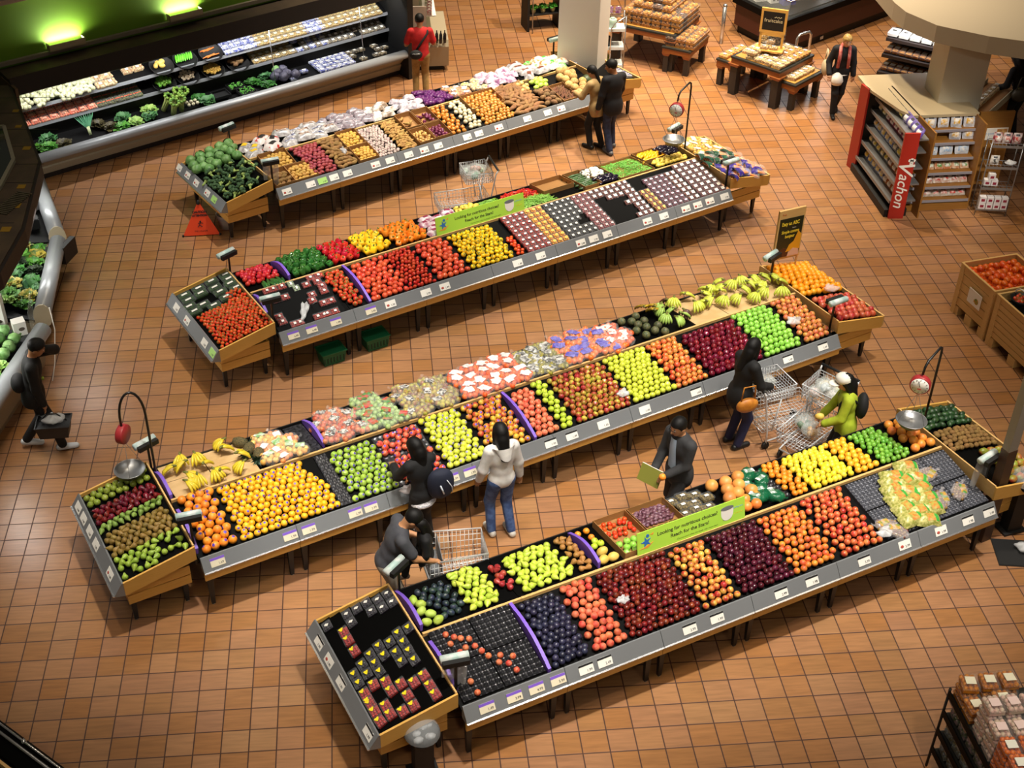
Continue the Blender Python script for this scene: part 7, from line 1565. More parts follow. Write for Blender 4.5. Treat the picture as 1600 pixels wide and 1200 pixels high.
# ------------------------------------------------------------------ wooden bins at the right edge
def bin_crate(M,w,d,h,n,label,holes):
    t=thing('wooden_bin',label,'crate',M); c=M_WOOD2
    for x in (0,w-.09):
        for y in (-.012,d+.002): obj('corner_post',MB().box(x,x+.09,y,y+.012,0.0,h),c,t)
    for y in (0.1,d-.19):
        for x in (-.012,w+.002): obj('corner_post',MB().box(x,x+.012,y-.1,y-.01,0,h),c,t) if y<.2 else obj('corner_post',MB().box(x,x+.012,y+.1,y+.19,0,h),c,t)
    bh=(h-.16)/n
    for k in range(n):
        z=.16+k*bh; a=MB().box(0,w,0,.014,z+.008,z+bh-.004).box(0,w,d-.014,d,z+.008,z+bh-.004).box(0,.014,.014,d-.014,z+.008,z+bh-.004).box(w-.014,w,.014,d-.014,z+.008,z+bh-.004); obj('slat',a,c,t)
    obj('pallet_base',MB().box(0,.16,0,d,0,.15).box(w/2-.08,w/2+.08,0,d,0,.15).box(w-.16,w,0,d,0,.15),c,t); obj('rim',MB().box(-.012,w+.012,-.014,.02,h,h+.02).box(-.012,w+.012,d-.02,d+.014,h,h+.02).box(-.012,.02,.02,d-.02,h,h+.02).box(w-.02,w+.012,.02,d-.02,h,h+.02),c,t); obj('liner',MB().box(.02,w-.02,.02,d-.02,.70,.72),M_MATBLK,t)
    return t
bA=math.atan2(-.964,.265); MB1=WM(7.80,17.68,0,bA)   # local x runs towards the gallery, local y into the shop
t=bin_crate(MB1,.86,.95,.85,5,'wooden slatted bin filled with orange fruit at the right edge',True)
pn=obj('picture_card',MB().box(.34,.66,-.034,-.028,.40,.64),M_WHITE,t); obj('grape_picture',MB().prism([(.56+.05*math.cos(k),.50+.05*math.sin(k)) for k in np.linspace(0,2*PI,12,endpoint=False)],-.0005,.0005,0,TR(0,-.0355,0)@RX(PI/2)).prism([(.50,.47),(.58,.47),(.56,.52),(.5,.51)],-.0005,.0005,0,TR(0,-.036,0)@RX(PI/2)),mat('grape_print','#3c3a24',.5),pn)
pmk=round_me('orange_squash',mat('orange_squash_skin','#e06a18',.3,c2='#d8541c',scale=10,vary=.12),.055,.8,.1)
for i in range(8):
    for j in range(9):
        for L_ in range(2):
            x,y=.09+i*.098+(j%2)*.02,.09+j*.096
            if L_ and (i in(0,7) or j in(0,8) or q.random()<.45): continue
            if x>.80: continue
            one(link('orange_squash',pmk,None,MB1@TR(x,y,.775+L_*.07+q.uniform(0,.015))@rot_any(q)),'glossy orange round fruit in the slatted bin at the right edge','fruit','orange fruit in the slatted bin')
MB2=WM(8.05,16.78,0,bA); bin_crate(MB2,1.25,.95,.85,7,'longer slatted bin with baskets of tomatoes at the right edge',False)
for i,(x,y,l) in enumerate(((.22,.24,'white rimmed basket of tomatoes at the left corner of the long bin'),(.62,.26,'white rimmed basket of tomatoes nearest the long slatted side'),(.24,.66,'white rimmed basket of tomatoes behind another in the long bin'),(.66,.68,'white rimmed basket of tomatoes deep in the long bin'),(1.02,.28,'white rimmed basket of tomatoes at the frame edge of the long bin'))):
    t=thing('punnet',l,'basket',MB2@TR(x,y,.80)); obj('basket_body',MB().lathe([(0,0),(.12,0),(.16,.09),(.15,.09),(.112,.012),(0,.012)],16),M_MATBLK,t); obj('handle',MB().tube([(.155*math.cos(a),.0,.09+.12*math.sin(a)) for a in np.linspace(0,PI,10)],.010,6),M_WHITE,t)
    for k in range(11):
        an=k*2.4; rr=.11*math.sqrt(k/11); one(link('vine_tomato',prod['vine_tomato'][0],None,MB2@TR(x+rr*math.cos(an),y+rr*math.sin(an),.865+.02*(1-rr/.11))@rot_any(q)),'red tomato in a basket of the long slatted bin','fruit','tomatoes in the baskets of the long bin')
def black_sign():
    t=thing('black_sign','wood framed black sign standing on the long slatted bin','sign',MB2@TR(-.0,.62,.86)@RZ(.9)); obj('frame',MB().box(-.02,.02,0,.5,0,.42),M_WOOD,t); obj('board',MB().box(-.026,-.021,.04,.5,.04,.40),M_MATBLK,t)
black_sign()
# ------------------------------------------------------------------ dome bins, caution cone, bucket, green baskets, floor mat
def dome(M,label,h=.62):
    t=thing('dome_bin',label,'bin',M); obj('stand',MB().box(-.10,.10,-.08,.08,0,h-.08).box(-.16,.16,-.12,.12,0,.03),M_MATBLK,t); obj('bowl',MB().lathe([(0,h-.10),(.14,h-.08),(.19,h),(.18,h),(.13,h-.06),(0,h-.08)],20),M_BLACK,t)
    obj('clear_dome',MB().lathe([(.19*math.cos(k),h+.16*math.sin(k)) for k in np.linspace(0,PI/2-.05,7)]+[(0,h+.16)],20),film('dome_plastic','#e8eef2',.22,.06),t)
    a=MB(); r=random.Random(4)
    for k in range(9): a.ball((r.uniform(-.1,.1),r.uniform(-.1,.1),h+r.uniform(-.02,.05)),(.05,.04,.03),7,5)
    obj('crumpled_bags',a,film('grey_film','#b8bcc0',.5,.2),t)
dome(WM(-.36,8.93,0,.3),'clear domed bin on a black stand in front of the berry pack table'); dome(WM(7.02,12.62,0,.3),'clear domed bin on a black stand at the right edge',.80)
one(obj('floor_mat',MB().box(-.26,.26,-.24,.24,0,.012).box(-.25,.25,-.23,.23,.012,.016),M_MATBLK,None,WM(6.95,12.16,0,-.1)),'black square mat on the floor by the grey post','mat')
loose_bag('plastic_bag',WM(7.08,12.2,.02),'crumpled clear bag on the black floor mat',.13,seed=14)
def cone():
    t=thing('caution_cone','orange fabric caution pyramid on the floor below the cabbages','caution sign',WM(-4.36,20.30,0,.1)); s=.30;h=.62; b=[(-s*1.05,-s*.55,.02),(s*1.05,-s*.55,.02),(0,s*.9,.02)]
    obj('fabric',MB().add(b+[(0,-.05,h)],[(0,1,3),(1,2,3),(2,0,3),(2,1,0)]),mat('caution_orange','#e8481c',.6),t); obj('cap',MB().lathe([(.028,h-.06),(.03,h-.03),(.012,h+.02),(0,h+.02)],8,0,TR(0,-.05,0)),M_MATBLK,t)
    f=MB()
    for x,y,_ in b: f.ball((x,y,.022),.022,8,6)
    obj('corner_feet',f,M_MATBLK,t)
    n=Vector((0,-.55*s-(-.05),0)); ang=math.atan2(h,(.55*s-.05)); Mf=TR(0,-s*.55+.0,.02)@RX(ang)
    L_=math.hypot(h,.115)
    text(t,'CAUTION',.055,Mf@TR(0,L_*.66,.004),M_INK,'lettering',bold=.003); text(t,'ATTENTION',.045,Mf@TR(0,L_*.56,.004),M_INK,'lettering',bold=.003); text(t,'WET FLOOR',.04,Mf@TR(0,L_*.12,.004),M_INK,'small_lettering')
    g=MB(); y=L_*.29; g.prism([(.0+.016*math.cos(k),y+.065+.016*math.sin(k)) for k in np.linspace(0,2*PI,10,endpoint=False)],.003,.006); 
    for a_,b_ in (((0,y+.05),(-.02,y)),((-.02,y),(.03,y-.03)),((-.02,y),(-.05,y-.035)),((0,y+.045),(.045,y+.03)),((0,y+.04),(-.04,y+.03))): g.bar((a_[0],a_[1],.005),(b_[0],b_[1],.005),.012,.004)
    obj('slipping_figure',g,M_INK,t,Mf)
cone()
def bucket():
    t=thing('bucket','white plastic bucket under the cabbage end table beside the cone','bucket',WM(-3.96,20.46,0)); obj('pail',MB().lathe([(0,0),(.12,0),(.155,.26),(.165,.265),(.15,.26),(.115,.01),(0,.01)],20),mat('pail_white','#cfc8bf',.4),t); obj('handle',MB().tube([(.16*math.cos(a),-.02-.16*math.sin(a),.24-.03*math.sin(a)) for a in np.linspace(0,PI,10)],.005,5),M_STEEL,t); obj('rag',MB().ball((0,0,.2),(.10,.09,.05),10,6),mat('rag_grey','#6c6a64',.9,c2='#8c8a84',scale=30),t)
bucket()
for x,y,l in ((-1.85,16.42,'green hand basket on the floor nearer the packed tomatoes'),(-1.22,16.80,'green hand basket on the floor farther under the tomato table')):
    t=thing('hand_basket',l,'basket',WM(x,y,0,.5)); w,d,h=.19,.14,.20
    obj('shell',MB().hexa([(-w*.85,-d*.85,0),(w*.85,-d*.85,0),(w*.85,d*.85,0),(-w*.85,d*.85,0)],[(-w,-d,h),(w,-d,h),(w,d,h),(-w,d,h)]),mat('basket_green','#0f5a34',.5),t); a=MB()
    for k in range(7): a.box(-w*.9+k*w*.27,-w*.9+k*w*.27+.02,-d*.98,-d*.93,.05,.14)
    obj('side_openings',a,mat('basket_dark','#06301c',.6),t); obj('rim',MB().box(-w-.012,w+.012,-d-.012,-d+.006,h,h+.015).box(-w-.012,w+.012,d-.006,d+.012,h,h+.015).box(-w-.012,-w+.006,-d,d,h,h+.015).box(w-.006,w+.012,-d,d,h,h+.015),mat('basket_green','#0f5a34',.5),t)
# ------------------------------------------------------------------ stepped stand of pastry packs in the lower right corner
def corner_display():
    t=thing('stepped_display','black shelved stand of pastry packs at the lower right corner','display stand',WM(4.92,8.95,0,.105))
    for k,z in enumerate((1.14,.86,.58,.30)):
        x0=0; s=obj('shelf',MB().box(x0,x0+(1.6 if k==0 else .24),-1.8,0.0,z-.03,z),M_MATBLK,t); obj('edge_rail',MB().box(x0-.015,x0,-1.8,.01,z-.04,z+.04),M_BLACK,s)
    obj('end_frame',MB().tube([(.0,.02,1.2),(.0,.02,0)],.014,6).tube([(1.3,.02,1.14),(1.3,.02,0)],.02,6),M_MATBLK,t); obj('body',MB().box(.24,1.5,-1.75,-.03,0,1.1),M_MATBLK,t)
corner_display(); MD=WM(4.92,8.95,0,.105)
e1=pack('pastry_tub',.15,.17,.09,mat('tub_amber','#c8801c',.4,c2='#a85c14',scale=25),mat('cream_ticket','#e8e4cc',.5),lab=(.6,.5),seed=111); e2=pack('pastry_tub',.15,.17,.09,mat('tub_pink','#d8b0a4',.4,c2='#c8b8a0',scale=25),mat('pink_ticket','#e0c8c4',.5),lab=(.6,.5),seed=112); e3=pack('pastry_tub',.15,.17,.09,mat('tub_orange','#d8701c',.4,c2='#c85a14',scale=25),mat('pale_ticket','#e4e4d8',.5),lab=(.6,.5),seed=113); e4=pack('pastry_tub',.13,.15,.08,mat('tub_olive','#6a7a4c',.5,c2='#d8b0b0',scale=25),mat('rose_ticket','#d8a8a8',.5),lab=(.5,.4),seed=114); e5=pack('pastry_tub',.13,.15,.08,mat('tub_silver','#a8acb0',.4,c2='#8a7a4c',scale=25),M_WHITE,lab=(.5,.4),seed=115)
def stack(p,x,y,z,n,lab,group,h=.102):
    for k in range(n): used(p,MD@TR(x,y,z+k*h*1.0)@RZ(q.gauss(0,.05))@Matrix.Scale(1.1,4),lab,'pack',group)
for i in range(3):
    for j in range(1): stack(e1,.10+i*.20,-.10,1.14,3,'amber pastry tub in the far stacks of the lower right stand','amber tubs')
stack(e1,.10,-.30,1.14,2,'amber pastry tub in the low stack of the lower right stand','amber tubs in the low stack'); stack(e1,.34,-.33,1.14,3,'amber tub stacked before the tall stacks','amber tubs before the tall stacks')
one(obj('white_tub',MB().hexa([(-.09,-.09,0),(.09,-.09,0),(.09,.09,0),(-.09,.09,0)],[(-.06,-.06,.09),(.06,-.06,.09),(.06,.06,.09),(-.06,.06,.09)]).box(-.10,.10,-.10,.10,0,.02),M_WHITE,None,MD@TR(.66,-.26,1.14)),'single white tub beside the amber tubs','tub')
for i in range(5):
    for j in range(2): stack(e2,.10+i*.185,-.55-.20*j,1.14,5 if j==0 else 4,'pale pink pastry tub in the middle stacks of the lower right stand','pink tubs')
for i in range(5):
    for j in range(2): stack(e3,.10+i*.185,-.96-.20*j,1.14,4,'orange pastry tub in the near stacks of the lower right stand','orange tubs')
for k,(z,p,w) in enumerate(((.86,e4,'second'),(.58,e5,'third'),(.30,e5,'lowest'))):
    for j in range(9): stack(p,.115,-.10-.185*j,z,2,f'small tub on the {w} black shelf of the lower right stand',f'tubs on the {w} step',.092)
# ------------------------------------------------------------------ people: one smooth body each, clothes and hair as children
def nets(fn,lo,hi,h):
    n=[int(math.ceil((hi[i]-lo[i])/h))+1 for i in range(3)]
    ax=[lo[i]+h*np.arange(n[i]) for i in range(3)]
    X,Y,Z=np.meshgrid(*ax,indexing='ij'); P=np.stack([X.ravel(),Y.ravel(),Z.ravel()],1)
    f=fn(P).reshape(n); s=f<0
    c=[s[i:n[0]-1+i,j:n[1]-1+j,k:n[2]-1+k] for i in(0,1) for j in(0,1) for k in(0,1)]
    cnt=sum(x.astype(int) for x in c); act=(cnt>0)&(cnt<8); idx=-np.ones(act.shape,int); idx[act]=np.arange(act.sum())
    I=np.argwhere(act); acc=np.zeros((len(I),3)); w_=np.zeros(len(I))
    cor=[(i,j,k) for i in(0,1) for j in(0,1) for k in(0,1)]
    for a in range(8):
        for b in range(a+1,8):
            d=[abs(cor[a][m]-cor[b][m]) for m in range(3)]
            if sum(d)!=1: continue
            fa=f[I[:,0]+cor[a][0],I[:,1]+cor[a][1],I[:,2]+cor[a][2]]; fb=f[I[:,0]+cor[b][0],I[:,1]+cor[b][1],I[:,2]+cor[b][2]]
            x=(fa<0)!=(fb<0); t=np.where(x,fa/np.where(x,fa-fb,1),0)[:,None]
            acc+=np.where(x[:,None],np.array(cor[a])+t*(np.array(cor[b])-np.array(cor[a])),0); w_+=x
    V=(I+acc/w_[:,None])*h+np.array(lo); F=[]
    for a in range(3):
        b,c2=(a+1)%3,(a+2)%3; sl=[slice(0,None)]*3; s0=np.take(s,range(n[a]-1),a); s1=np.take(s,range(1,n[a]),a); E=np.argwhere(s0!=s1)
        E=E[(E[:,b]>0)&(E[:,c2]>0)&(E[:,b]<n[b]-1)&(E[:,c2]<n[c2]-1)]
        q4=[]
        for db,dc in ((1,1),(0,1),(0,0),(1,0)):
            K=E.copy(); K[:,b]-=db; K[:,c2]-=dc; q4.append(idx[K[:,0],K[:,1],K[:,2]])
        Q=np.stack(q4,1); fl=s0[E[:,0],E[:,1],E[:,2]]; Q[~fl]=Q[~fl][:,::-1]; F.append(Q)
    return V,np.concatenate(F)
def caps(P,p,q_,r1,r2):
    p=np.array(p);d=np.array(q_)-p; t=np.clip((P-p)@d/max(1e-9,d@d),0,1); return np.linalg.norm(P-p-t[:,None]*d,axis=1)-(r1+t*(r2-r1))
def ell(P,c,r,Rm=None):
    q_=P-np.array(c)
    if Rm is not None: q_=q_@Rm
    r=np.array(r); k=np.linalg.norm(q_/r,axis=1); k2=np.linalg.norm(q_/(r*r),axis=1)+1e-9; return k*(k-1)/k2
def smin(a,b,k): h=np.clip(.5+.5*(b-a)/k,0,1); return b+(a-b)*h-k*h*(1-h)
def union(P,prims,k=.03,infl=0.0):
    f=None
    for pr in prims:
        d=caps(P,*pr[1:]) if pr[0]=='c' else ell(P,*pr[1:])
        f=d if f is None else smin(f,d,k)
    return f-infl
def ik(a,b,l1,l2,hint):
    a,b=Vector(a),Vector(b); d=b-a; L=min(d.length,(l1+l2)*.995); u=d.normalized(); b=a+u*L
    x=(l1*l1-l2*l2+L*L)/(2*L); y=math.sqrt(max(0,l1*l1-x*x)); hv=Vector(hint); hv-=u*hv.dot(u); hv.normalize(); return a+u*x+hv*y,b
def add_np(mb,V,F,mi=0,sm=True): mb.add([tuple(map(float,v)) for v in V],[tuple(int(i) for i in f) for f in F],mi,sm)
SKIN={'l':mat('skin_light','#c89a78',.5),'m':mat('skin_mid','#a8744e',.5),'t':mat('skin_tan','#b8845c',.5)}
M_EYE=mat('eye_dark','#18120e',.3); M_EYEW=mat('eye_white','#dcd6cc',.4); M_LIP=mat('lip','#8a4a40',.5)
def person(M,label,H=1.7,lean=0.0,side=0.0,twist=0.0,head=(0,0),armL=None,armR=None,footL=(-.10,0),footR=(.10,0),top=None,bottom=None,shoe='#222222',skin='m',hair=None,topz=.86,sleeve=1.0,footlift=(0,0),sit=False,female=False,coat=None):
    """+Y is where the figure faces; arms are wrist positions, head is (pitch, yaw) in degrees; lean bends the trunk forward"""
    t=thing('person',label,'person',M); k=H/1.7; S=lambda *p: Vector(p)*k
    R_=Matrix.Rotation(math.radians(-lean),3,'X')@Matrix.Rotation(math.radians(side),3,'Y'); Rt=R_@Matrix.Rotation(math.radians(twist),3,'Z')
    pel=S(0,0,.93); up=lambda x,y,z: pel+Rt@S(x,y,z-.93)
    chest=up(0,0,1.26); nk=up(0,.005,1.43); sw=.165 if female else .185
    Rh=Rt@Matrix.Rotation(math.radians(head[1]),3,'Z')@Matrix.Rotation(math.radians(-head[0]),3,'X'); hb=up(0,.01,1.49); hc=hb+Rh@S(0,.025,.11); hp=lambda x,y,z: hc+Rh@S(x,y,z)
    body=[]; Tp=[]; Bt=[]; Sh=[]
    e=lambda c,r,Rm: ('e',tuple(c),tuple(x*k for x in r),np.array(Rm))
    tor=[e(up(0,0,1.28),(.165 if female else .185,.115,.20),Rt),e(up(0,0,1.08),(.135 if female else .155,.105,.17),Rt),e(up(0,0,.94),(.165,.12,.13),Rt),('c',up(-sw*.8,0,1.39),up(sw*.8,0,1.39),.062*k,.062*k)]
    body+=tor; Tp+=tor
    body+=[('c',up(0,-.005,1.38),hb+Rh@S(0,.0,.05),.056*k,.052*k),e(hp(0,0,.01),(.076,.096,.108),Rh),e(hp(0,.022,-.055),(.056,.07,.062),Rh),('c',hp(0,.088,.012),hp(0,.112,-.022),.010*k,.015*k),e(hp(-.078,-.005,-.012),(.013,.024,.032),Rh),e(hp(.078,-.005,-.012),(.013,.024,.032),Rh)]
    hands=[]
    for sd,arm in ((-1,armL),(1,armR)):
        sh=up(sd*sw,0,1.385); w0=arm[:3] if arm is not None else (sd*.26,.03,.82); hint=arm[3:] if arm is not None and len(arm)>3 else (sd*.5,-.8,-.3)
        el_,wr=ik(sh,S(*w0),.285*k,.255*k,hint)
        seg=[('c',sh,el_,.056*k,.043*k),('c',el_,wr,.042*k,.030*k)]; body+=seg
        d=(wr-el_).normalized(); hands.append((wr,d,sd))
        if sleeve>=1: Tp+=[('c',sh,el_,.060*k,.050*k),('c',el_,wr-d*.01,.050*k,.042*k)]
        elif sleeve>0: Tp+=[('c',sh,sh.lerp(el_,sleeve),.062*k,.060*k)]
    legs=[]
    for sd,ft,lf in ((-1,footL,footlift[0]),(1,footR,footlift[1])):
        hip=pel+S(sd*.088,0,-.03)
        if sit: kn=hip+S(0,.34,.02); an=kn+S(0,.06,-.34)
        else: kn,an=ik(hip,S(ft[0],ft[1],.085+lf),.425*k,.420*k,(0,1,0))
        toe=an+S(0,.17,-.055 if not lf else -.09)
        body+=[('c',hip,kn,.083*k,.056*k),('c',kn,an,.054*k,.036*k),('c',an+S(0,-.03,-.045),toe,.036*k,.028*k)]
        Bt+=[('c',hip,kn,.092*k,.066*k),('c',kn,an,.066*k,.056*k)]; Sh+=[('c',an+S(0,-.045,-.042),toe,.044*k,.036*k)]
    Bt+=[e(pel+S(0,0,0),(.17,.125,.12),Matrix.Identity(3))]
    pts=np.array([list(p) for pr in body for p in ((pr[1],pr[2]) if pr[0]=='c' else (pr[1],))]); lo,hi=pts.min(0)-.16,pts.max(0)+.16
    B=MB(); V,F_=nets(lambda P: union(P,body,.022*k),lo,hi,.0145); add_np(B,V,F_,0)
    # hands: palm, four fingers of different length and a thumb, relaxed curl
    for wr,d,sd in hands:
        x=d.cross(Vector((0,0,1))); x=x.normalized() if x.length>.1 else Vector((1,0,0)); n_=x.cross(d).normalized(); x=x*(sd)
        L=lambda a,b,c: wr+d*(a*k)+x*(b*k)+n_*(c*k)
        hd=[('c',L(-.01,0,0),L(.05,.0,0),.026*k,.030*k),('c',L(.05,-.022,0),L(.055,.022,0),.018*k,.018*k)]
        for i,(off,ln) in enumerate(((-.030,.062),(-.010,.078),(.010,.072),(.030,.055))):
            m_=L(.070+ln*.5,off,-.010); hd+=[('c',L(.060,off,0),m_,.0095*k,.009*k),('c',m_,L(.070+ln*.92,off,-.030),.009*k,.0075*k)]
        m_=L(.045,-.052,-.012); hd+=[('c',L(.012,-.022,-.004),m_,.013*k,.011*k),('c',m_,L(.075,-.058,-.022),.011*k,.009*k)]
        pp_=np.array([list(q_) for h_ in hd for q_ in h_[1:3]]); V,F_=nets(lambda P: union(P,hd,.006),pp_.min(0)-.03,pp_.max(0)+.03,.0065); add_np(B,V,F_,0)
    for sx in (-1,1):
        Rm4=Matrix.Translation(hp(sx*.030,.086,.014))@Rh.to_4x4(); B.ball((0,0,0),(.014*k,.006*k,.008*k),8,6,1,Rm4); B.ball((0,.004*k,0),(.006*k,.004*k,.006*k),8,6,2,Rm4); B.ball((0,.0,.017*k),(.018*k,.006*k,.004*k),8,4,2,Rm4)
    B.ball((0,0,0),(.022*k,.007*k,.006*k),10,5,3,Matrix.Translation(hp(0,.090,-.060))@Rh.to_4x4())
    obj('body',B,[SKIN[skin],M_EYEW,M_EYE,M_LIP],t)
    def garment(name,prims,m,infl,clip=None,kk=.03,h=.016):
        ps=np.array([list(p) for pr in prims for p in ((pr[1],pr[2]) if pr[0]=='c' else (pr[1],))])
        def fn(P):
            f=union(P,prims,kk*k,infl)
            if clip is not None: f=np.maximum(f,clip(P))
            return f
        V,F_=nets(fn,ps.min(0)-.24,ps.max(0)+.24,h); mb=MB(); add_np(mb,V,F_,0); return obj(name,mb,m,t)
    if bottom: garment('trousers',Bt,bottom,.004,lambda P: np.maximum(P[:,2]-.98*k,.05*k-P[:,2] if not sit else -np.ones(len(P))))
    if top:
        Ti=np.array(Rt); pz=np.array(pel)
        if coat: Tp2=Tp+[e(up(0,0,.86),(.185,.14,.22),Rt)]+([e(up(0,0,.80-(coat-.3)*.5),(.20,.15,coat),Rt)] if coat>.3 else [])
        else: Tp2=Tp
        n0,n1=tuple(up(0,.01,1.50)),tuple(hp(0,0,.1))
        garment('jacket' if coat else 'shirt',Tp2,top,.012,lambda P: np.maximum((topz-.93)*k-((P-pz)@Ti)[:,2],-caps(P,n0,n1,.062*k,.13*k)))
    garment('shoes',Sh,mat('shoe_'+shoe[1:],shoe,.5),.003,lambda P: .004-P[:,2] if not sit else -np.ones(len(P)),h=.013)
    if hair:
        hm,style=hair; hr=[e(hp(0,-.012,.035),(.088,.104,.098),Rh)]
        if style in('long','mid'): 
            ln=.42 if style=='long' else .17
            hr+=[('c',hp(0,-.06,.02),hp(0,-.075,-.10),.078*k,.075*k),('c',hp(0,-.075,-.06),hb+Vector((0,0,-ln*k))+Rt@S(0,-.125,0),.08*k,.06*k),('c',hp(-.07,-.01,.0),hp(-.075,-.02,-.13),.03*k,.03*k),('c',hp(.07,-.01,.0),hp(.075,-.02,-.13),.03*k,.03*k)]
        if style=='tail': hr+=[('c',hp(0,-.09,.0),hp(0,-.11,-.22),.04*k,.025*k)]
        A_=np.array(Rh); hcv=np.array(hc)
        # keep the face free
        def faceclip(P):
            q_=(P-hcv)@A_; return np.minimum(q_[:,1]-.035*k-.5*np.maximum(0,q_[:,2]-.02*k)*1.6+0*.02, .056*k-q_[:,2]) 
        garment('hair',hr,hm,.004,faceclip,.02,.011)
    t['hp']=0; del t['hp']
    return t,hp,up,hands
M_HBLK=mat('hair_black','#090706',.6,spec=.3); M_HBLOND=mat('hair_blonde','#b89a58',.5,c2='#8a6a34',scale=60)
cm=lambda n,c,c2=None,r=.8: mat('cloth_'+n,c,r,c2=c2,scale=12)
JEAN=cm('jeans','#2f4674','#4a6494'); BLK=cm('black','#0c0c0e'); NAVY=cm('navy','#141a30')
def strap(t,pts,w,m,name='strap'): return obj(name,MB().tube(pts,w,6),m,t)
# 1 person in red
t,hp,up,hd=person(WM(-.66,25.74,0,.10),'person in a red shirt and khaki trousers standing at the end of the wall case',1.74,lean=3,head=(12,0),armL=(-.16,.30,1.12),armR=(.16,.30,1.12),top=cm('red','#c41c1c','#b01818'),bottom=cm('khaki','#9a7a44','#8a6a38'),hair=(M_HBLK,'short'),sleeve=.75,topz=.80)
b=MB().ball(tuple(up(-.10,-.17,.98)),(.13,.07,.10),14,10); obj('sling_bag',b,BLK,t); strap(t,[up(-.13,-.145,1.0),up(.0,-.15,1.2),up(.14,-.11,1.38),up(.15,0,1.455)],.022,BLK,'bag_strap'); obj('bag_print',MB().ball(tuple(up(-.10,-.215,1.01)),(.09,.03,.02),10,6),mat('print_grey_white','#8a8a88',.6,c2='#1a1a1a',scale=40),t)
# 2, 3 couple at the back island
rzc=math.radians(33.6)+.05
person(WM(2.70,23.42,0,rzc+.15),'person in a beige belted coat reaching into the back island',1.62,lean=10,head=(14,5),armL=(-.18,.42,1.12),armR=(.2,.22,.92),footL=(-.09,.05),footR=(.09,-.10),top=cm('beige','#a88a58','#987a4a'),bottom=BLK,shoe='#15110f',hair=(M_HBLK,'tail'),topz=.72,coat=.24,female=True)
person(WM(2.98,23.32,0,rzc-.1),'person in a black blazer and dark jeans beside the person in beige',1.79,lean=2,head=(16,42),armL=(-.27,.08,.80),armR=(.25,.20,.86),footL=(-.11,-.14),footR=(.12,.10),top=cm('blazer','#0d0c10'),bottom=cm('dark_jeans','#1a2238','#2a3450'),shoe='#5a5a5c',hair=(M_HBLK,'short'),topz=.72,coat=.24)
# 4 blonde shopper
t,hp,up,hd=person(WM(7.62,24.90,0,PI-.10),'blonde person in black with a pink scarf and white carrier bag walking',1.67,lean=3,head=(16,10),armL=(-.25,.06,.84),armR=(.24,.14,.90),footL=(-.05,-.20),footR=(.05,.16),footlift=(.05,0),top=cm('black_knit','#0f0e12'),bottom=BLK,shoe='#0d0d0d',skin='l',hair=(M_HBLOND,'short'),female=True,topz=.84)
for sx in (-1,1): strap(t,[up(sx*.03,-.08,1.46),up(sx*.085,.06,1.46),up(sx*.09,.135,1.32),up(sx*.10,.145,1.05)],.034,cm('scarf','#a8443c','#c87a70'),'scarf')
obj('white_hem',MB().ball(tuple(up(0,0,.87)),(.178,.133,.04),16,6),cm('white_top','#d8d4cc'),t)
tag(obj('carrier_bag',MB().lathe([(0,-.16),(.10,-.15),(.13,-.08),(.10,.02),(.03,.08),(0,.09)],14),mat('carrier_white','#e4ded2',.5),None,WM(7.53,24.76,.84)),'white carrier bag held by the blonde person','bag')
tag(obj('handbag',MB().ball((0,0,0),(.07,.15,.16),14,10).tube([(0,-.1,.1),(0,-.03,.38),(0,.03,.38),(0,.1,.1)],.012,6),mat('bag_cream','#b8a888',.5),None,WM(7.34,25.02,.92)),'cream shoulder bag beside the blonde person','bag')
# 5 person in black with a basket, raising a hand to the face
t,hp,up,hd=person(WM(-5.62,14.36,0,-PI/2+.25),'person in black with white sneakers carrying a black basket at the left edge',1.78,lean=8,head=(18,0),armL=(-.03,.24,1.52,-.3,1,-.2),armR=(.20,.12,.74),footL=(-.09,-.22),footR=(.08,.22),footlift=(.05,0),top=cm('black_coat','#0a0a0b'),bottom=BLK,shoe='#c8ccd0',hair=(M_HBLK,'short'),topz=.76,coat=.24)
obj('cap',MB().ball(tuple(hp(0,-.012,.05)),(.098,.112,.088),14,8),BLK,t); obj('green_patch',MB().ball(tuple(up(.20,.05,1.0)),(.03,.03,.06),8,6).ball(tuple(up(.14,.13,1.22)),(.025,.02,.03),8,6),mat('patch_lime','#8a9a2c',.6),t); obj('shoulder_bag',MB().ball(tuple(up(-.02,-.17,1.05)),(.16,.10,.13),14,10),BLK,t)
def basket_thing(M,label,m):
    t=thing('hand_basket',label,'basket',M); w,d,h=.22,.15,.20
    obj('shell',MB().hexa([(-w*.85,-d*.85,0),(w*.85,-d*.85,0),(w*.85,d*.85,0),(-w*.85,d*.85,0)],[(-w,-d,h*.9),(w,-d,h*.9),(w,d,h*.9),(-w,d,h*.9)]),m,t); obj('rim',MB().box(-w-.012,w+.012,-d-.012,-d+.006,h*.9,h).box(-w-.012,w+.012,d-.006,d+.012,h*.9,h).box(-w-.012,-w+.006,-d,d,h*.9,h).box(w-.006,w+.012,-d,d,h*.9,h),m,t)
    obj('handle',MB().tube([(-w*.8,0,h),(-.06,0,h+.12),(.06,0,h+.12),(w*.8,0,h)],.010,6),m,t); return t
basket_thing(WM(-5.38,14.19,.40,.1),'black shopping basket carried by the person at the left edge',mat('basket_charcoal','#1c1c1e',.5)); loose_bag('plastic_bag',WM(-5.38,14.19,.59),'crumpled clear bag lying in the black shopping basket',.15,seed=21)
